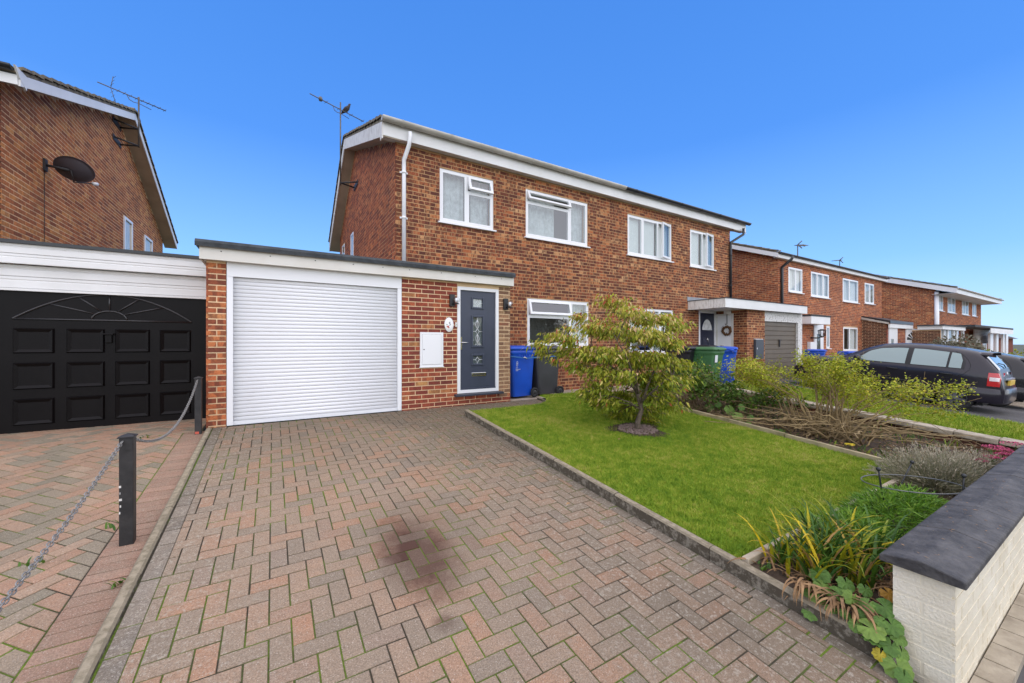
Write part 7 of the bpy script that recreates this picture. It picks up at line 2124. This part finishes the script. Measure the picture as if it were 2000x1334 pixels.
        # seams, handles, sill strip
        for pts in ([(-.47, z * k) for z in (.30, .5, .7, .93)], [(.56, z * k) for z in (.30, .5, .7, .93)], [(-1.05, .60 * k), (-1.12, .72 * k), (-1.30, .80 * k), (-1.40, .86 * k), (-1.47, .96 * k), (-1.47, 1.06 * k), (-1.42, 1.17 * k), (-1.32, 1.28 * k), (-1.2, 1.335 * k)], [(-.98, .32 * k), (-.98, .48 * k), (-1.05, .60 * k)]):
            m = MB(); fine = []
            for (a, za), (b, zb_) in zip(pts[:-1], pts[1:]):
                for q in range(4): f = q / 4; fine.append((a + (b - a) * f, za + (zb_ - za) * f))
            fine.append(pts[-1]); m.tube([(s_ * skin(y, z, .001), y, z) for y, z in fine], .0045, 4); m.build('door_seam', 'car_trim', t, True)
        for y in (-1.12, -.22):
            m = MB(); m.tube([(s_ * skin(y + d, .82 * k, o_), y + d, .82 * k) for d, o_ in ((-.10, .004), (-.06, .028), (.06, .028), (.10, .004))], .014, 6); m.build('door_handle', 'car_trim', t, True)
        m = MB(); m.tube([(s_ * skin(y, .55 * k, .004), y, .55 * k) for y in [-.9 + 1.7 * i / 10 for i in range(11)]], .018, 5); m.build('side_moulding', 'car_trim', t, True)
        m = MB(); yb_ = .46; m.tube([(s_ * skin(yb_, .96 * k), yb_, .96 * k), (s_ * (skin(yb_, .96 * k) + .10), yb_, .98 * k)], .025, 6); m.lathe([(.0, -.07), (.07, -.05), (.085, 0), (.07, .06), (0, .075)], 12, (s_ * (skin(yb_, .96 * k) + .14), yb_, 1.0 * k), Matrix.Rotation(R(90), 3, 'X')); m.build('mirror', paint, t, True)
        # wheels
        for ay, ar in AX:
            xo = plan(ay) * .985
            m = MB(); m.tube([(s_ * (skin(ay + ar * math.cos(a), max(.22, .29 + ar * math.sin(a)), .004)), ay + ar * math.cos(a), .29 + ar * math.sin(a)) for a in [R(-12 + 204 * i / 20) for i in range(21)]], .016, 6); m.build('arch_lip', paint, t, True)
            m = MB(); n = 18
            q = [(s_ * x, ay + ar * 1.02 * math.cos(a), .29 + ar * 1.02 * math.sin(a)) for x in (xo - .005, xo - .30) for a in [R(-20 + 220 * i / n) for i in range(n + 1)]]
            m.add(q, [(i, i + 1, n + 2 + i, n + 1 + i) for i in range(n)] + [tuple(range(n + 1, 2 * n + 2))]); m.build('wheel_arch', 'car_trim', t, True)
            wh = bpy.data.objects.new('wheel', None); link(wh); wh.parent = t
            Mx = Matrix.Rotation(R(90 * s_), 3, 'Y'); c = (s_ * (xo - .105), ay, WR - .005)
            one('tyre', 'rubber', wh, lambda m: m.lathe([(.185, -.09), (.27, -.092), (.296, -.06), (.298, .06), (.27, .094), (.205, .088), (.195, .06)], 32, c, Mx), True)
            def rim(m):
                m.lathe([(.198, .05), (.20, .078), (.185, .085), (.175, .05), (.0, .045)], 28, c, Mx); m.lathe([(.055, .05), (.052, .085), (.0, .09)], 14, c, Mx)
                for i in range(7):
                    a = 2 * math.pi * i / 7; d = Vector((math.cos(a), math.sin(a), 0)); s2 = Vector((-math.sin(a), math.cos(a), 0))
                    vs_ = [Mx @ (d * .04 + s2 * w2_ + Vector((0, 0, .082))) + Vector(c) for w2_ in (-.026, .026)] + [Mx @ (d * .185 + s2 * w2_ + Vector((0, 0, .072))) + Vector(c) for w2_ in (.034, -.034)]
                    m.add(vs_, [(0, 1, 2, 3)] if s_ > 0 else [(3, 2, 1, 0)])
            one('rim', 'rim_grey', wh, rim, True)
    # windscreen and back glass follow the top surface
    def topz(x, y): 
        zt, zb = ZT(y), ZB(y); q = min(1, abs(x) / XS(y, zt)); return zb + (zt - zb) * (1 - q ** NE) ** (1 / NE)
    def topglass(name, mat, ya, yb, wa, wb, off):
        m = MB(); n, r = 10, 12; vs = []
        for i in range(n + 1):
            f = i / n; y = ya + (yb - ya) * f; ww = wa + (wb - wa) * f
            for j in range(r + 1):
                x = -ww + 2 * ww * j / r; vs.append((x, y + off[0], topz(x, y) + off[1]))
        m.add(vs, [(i * (r + 1) + j, i * (r + 1) + j + 1, (i + 1) * (r + 1) + j + 1, (i + 1) * (r + 1) + j) for i in range(n) for j in range(r)], 0, 0, True); return m.build(name, mat, t, True)
    topglass('windscreen', 'glass_side', .36, .83, .50, .62, (.006, .006))
    topglass('back_window', 'glass_back', -1.855, -1.64, .60, .52, (-.009, .008))
    m = MB(); m.add([(x, y, topz(x, -1.54) + dz) for y, dz in ((-1.48, .004), (-1.72, .008)) for x in [-.53 + 1.06 * i / 8 for i in range(9)]] + [(x, y, topz(x, -1.54) + dz) for y, dz in ((-1.48, -.02), (-1.72, -.014)) for x in [-.53 + 1.06 * i / 8 for i in range(9)]],
        [(i, i + 1, 9 + i + 1, 9 + i) for i in range(8)] + [(18 + i, 27 + i, 28 + i, 19 + i) for i in range(8)] + [(9 + i, 10 + i, 28 + i, 27 + i) for i in range(8)] + [(0, 9, 27, 18), (8, 26, 35, 17)], 0, 0, True); m.build('spoiler', paint, t, True)
    # bumpers
    def bumper(name, sgn, zA, zB, bulge, mat=paint):
        m = MB(); ring = []
        outl = []
        for i in range(25):
            f = -1 + 2 * i / 24
            x = (plan(1.62) + bulge) * math.copysign(min(1, abs(f) * 1.02), f); yy = sgn * (1.50 + (Lh - 1.50 + bulge) * (1 - abs(f) ** 5) ** .45) if abs(f) < .999 else sgn * 1.50
            outl.append((x, yy))
        prof = [(0, zA), (.022, zA + .05), (.026, (zA + zB) / 2 + .03), (.012, zB - .02), (-.03, zB)]
        vs = []
        for (x, yy) in outl:
            n_ = Vector((x * .5, sgn * 1.0 if abs(x) < .6 else yy * .1, 0)).normalized()
            for o_, z in prof: vs.append((x + n_.x * o_, yy + n_.y * o_, z * k))
        P_ = len(prof); f = [(i * P_ + j, (i + 1) * P_ + j, (i + 1) * P_ + j + 1, i * P_ + j + 1) for i in range(24) for j in range(P_ - 1)]
        if sgn < 0: f = [q[::-1] for q in f]
        m.add(vs, f, 0, 0, True); return m.build(name, mat, t, True)
    bumper('rear_bumper', -1, .27, .60, .03); bumper('front_bumper', 1, .22, .56, .02)
    m = MB(); m.box((-.26, -2.0, .66 * k), (.26, -1.955, .77 * k)); np_ = bevel(m.build('number_plate', 'plate_yellow', t, True), .006)
    m = MB(); m.box((-.33, -1.985, .78 * k), (.33, -1.93, .81 * k)); m.build('plate_trim', 'car_silver', t, True)
    m = MB(); m.lathe([(.05, 0), (.05, .012), (0, .016)], 18, (0, -1.90, .90 * k), Matrix.Rotation(R(75), 3, 'X')); m.build('badge', 'car_silver', t, True)
    m = MB(); m.tube([(0, -1.875, 1.03 * k), (-.02, -1.84, 1.10 * k), (-.34, -1.80, 1.13 * k)], .010, 5); m.build('rear_wiper', 'car_trim', t, True)
    # seats seen through the glass
    for x in (-.34, .34):
        for y in (-.2, -1.0):
            m = MB(); m.box((x - .22, y - .10, .80 * k), (x + .22, y + .06, 1.16 * k)); m.box((x - .12, y - .10, 1.18 * k), (x + .12, y - .02, 1.34 * k)); bevel(m.build('seat', 'seat_grey', t, True), .04)
    if rails:
        for s_ in (-1, 1): m = MB(); m.tube([(s_ * .52, y, ZT(y) + dz) for y, dz in ((.15, -.02), (.10, .045), (-.4, .05), (-1.2, .05), (-1.30, -.02))], .018, 6); m.build('roof_rail', 'car_silver', t, True)
    return t
simple('rim_grey', (0.10, 0.10, 0.105), 0.45, metallic=0.3)
def side_glass(name, base, rough):
    m, n, l, b = newmat(name)
    b.inputs['Base Color'].default_value = (*base, 1); b.inputs['Roughness'].default_value = rough; b.inputs['Coat Weight'].default_value = 1.0; b.inputs['Coat Roughness'].default_value = 0.02; b.inputs['Specular IOR Level'].default_value = 1.0
side_glass('glass_side', (0.13, 0.21, 0.21), 0.03)
side_glass('glass_back', (0.05, 0.065, 0.07), 0.03)
tilt = math.atan(SL)
def park(t, x, y, rz=0.0, sc=1.0, z=None):
    t.rotation_euler = (tilt, 0, R(rz)); t.location = (x, y, gz(x, y) + .002 if z is None else z); t.scale = (sc, sc, sc)
c1 = make_car('dark plum hatchback parked nose in on the tarmac drive', 'car_plum')
park(c1, 13.98, 3.72)
c2 = make_car('black hatchback parked just beyond the plum hatchback', 'car_black', H=1.36)
park(c2, 16.45, 3.45, 0, 1.0, gz(16.5, 3.45) + .03)
c3 = make_car('dark car with silver roof rails farthest along the street', 'car_black', H=1.60, rails=True)
park(c3, 24.6, 1.75, 0, 1.05)
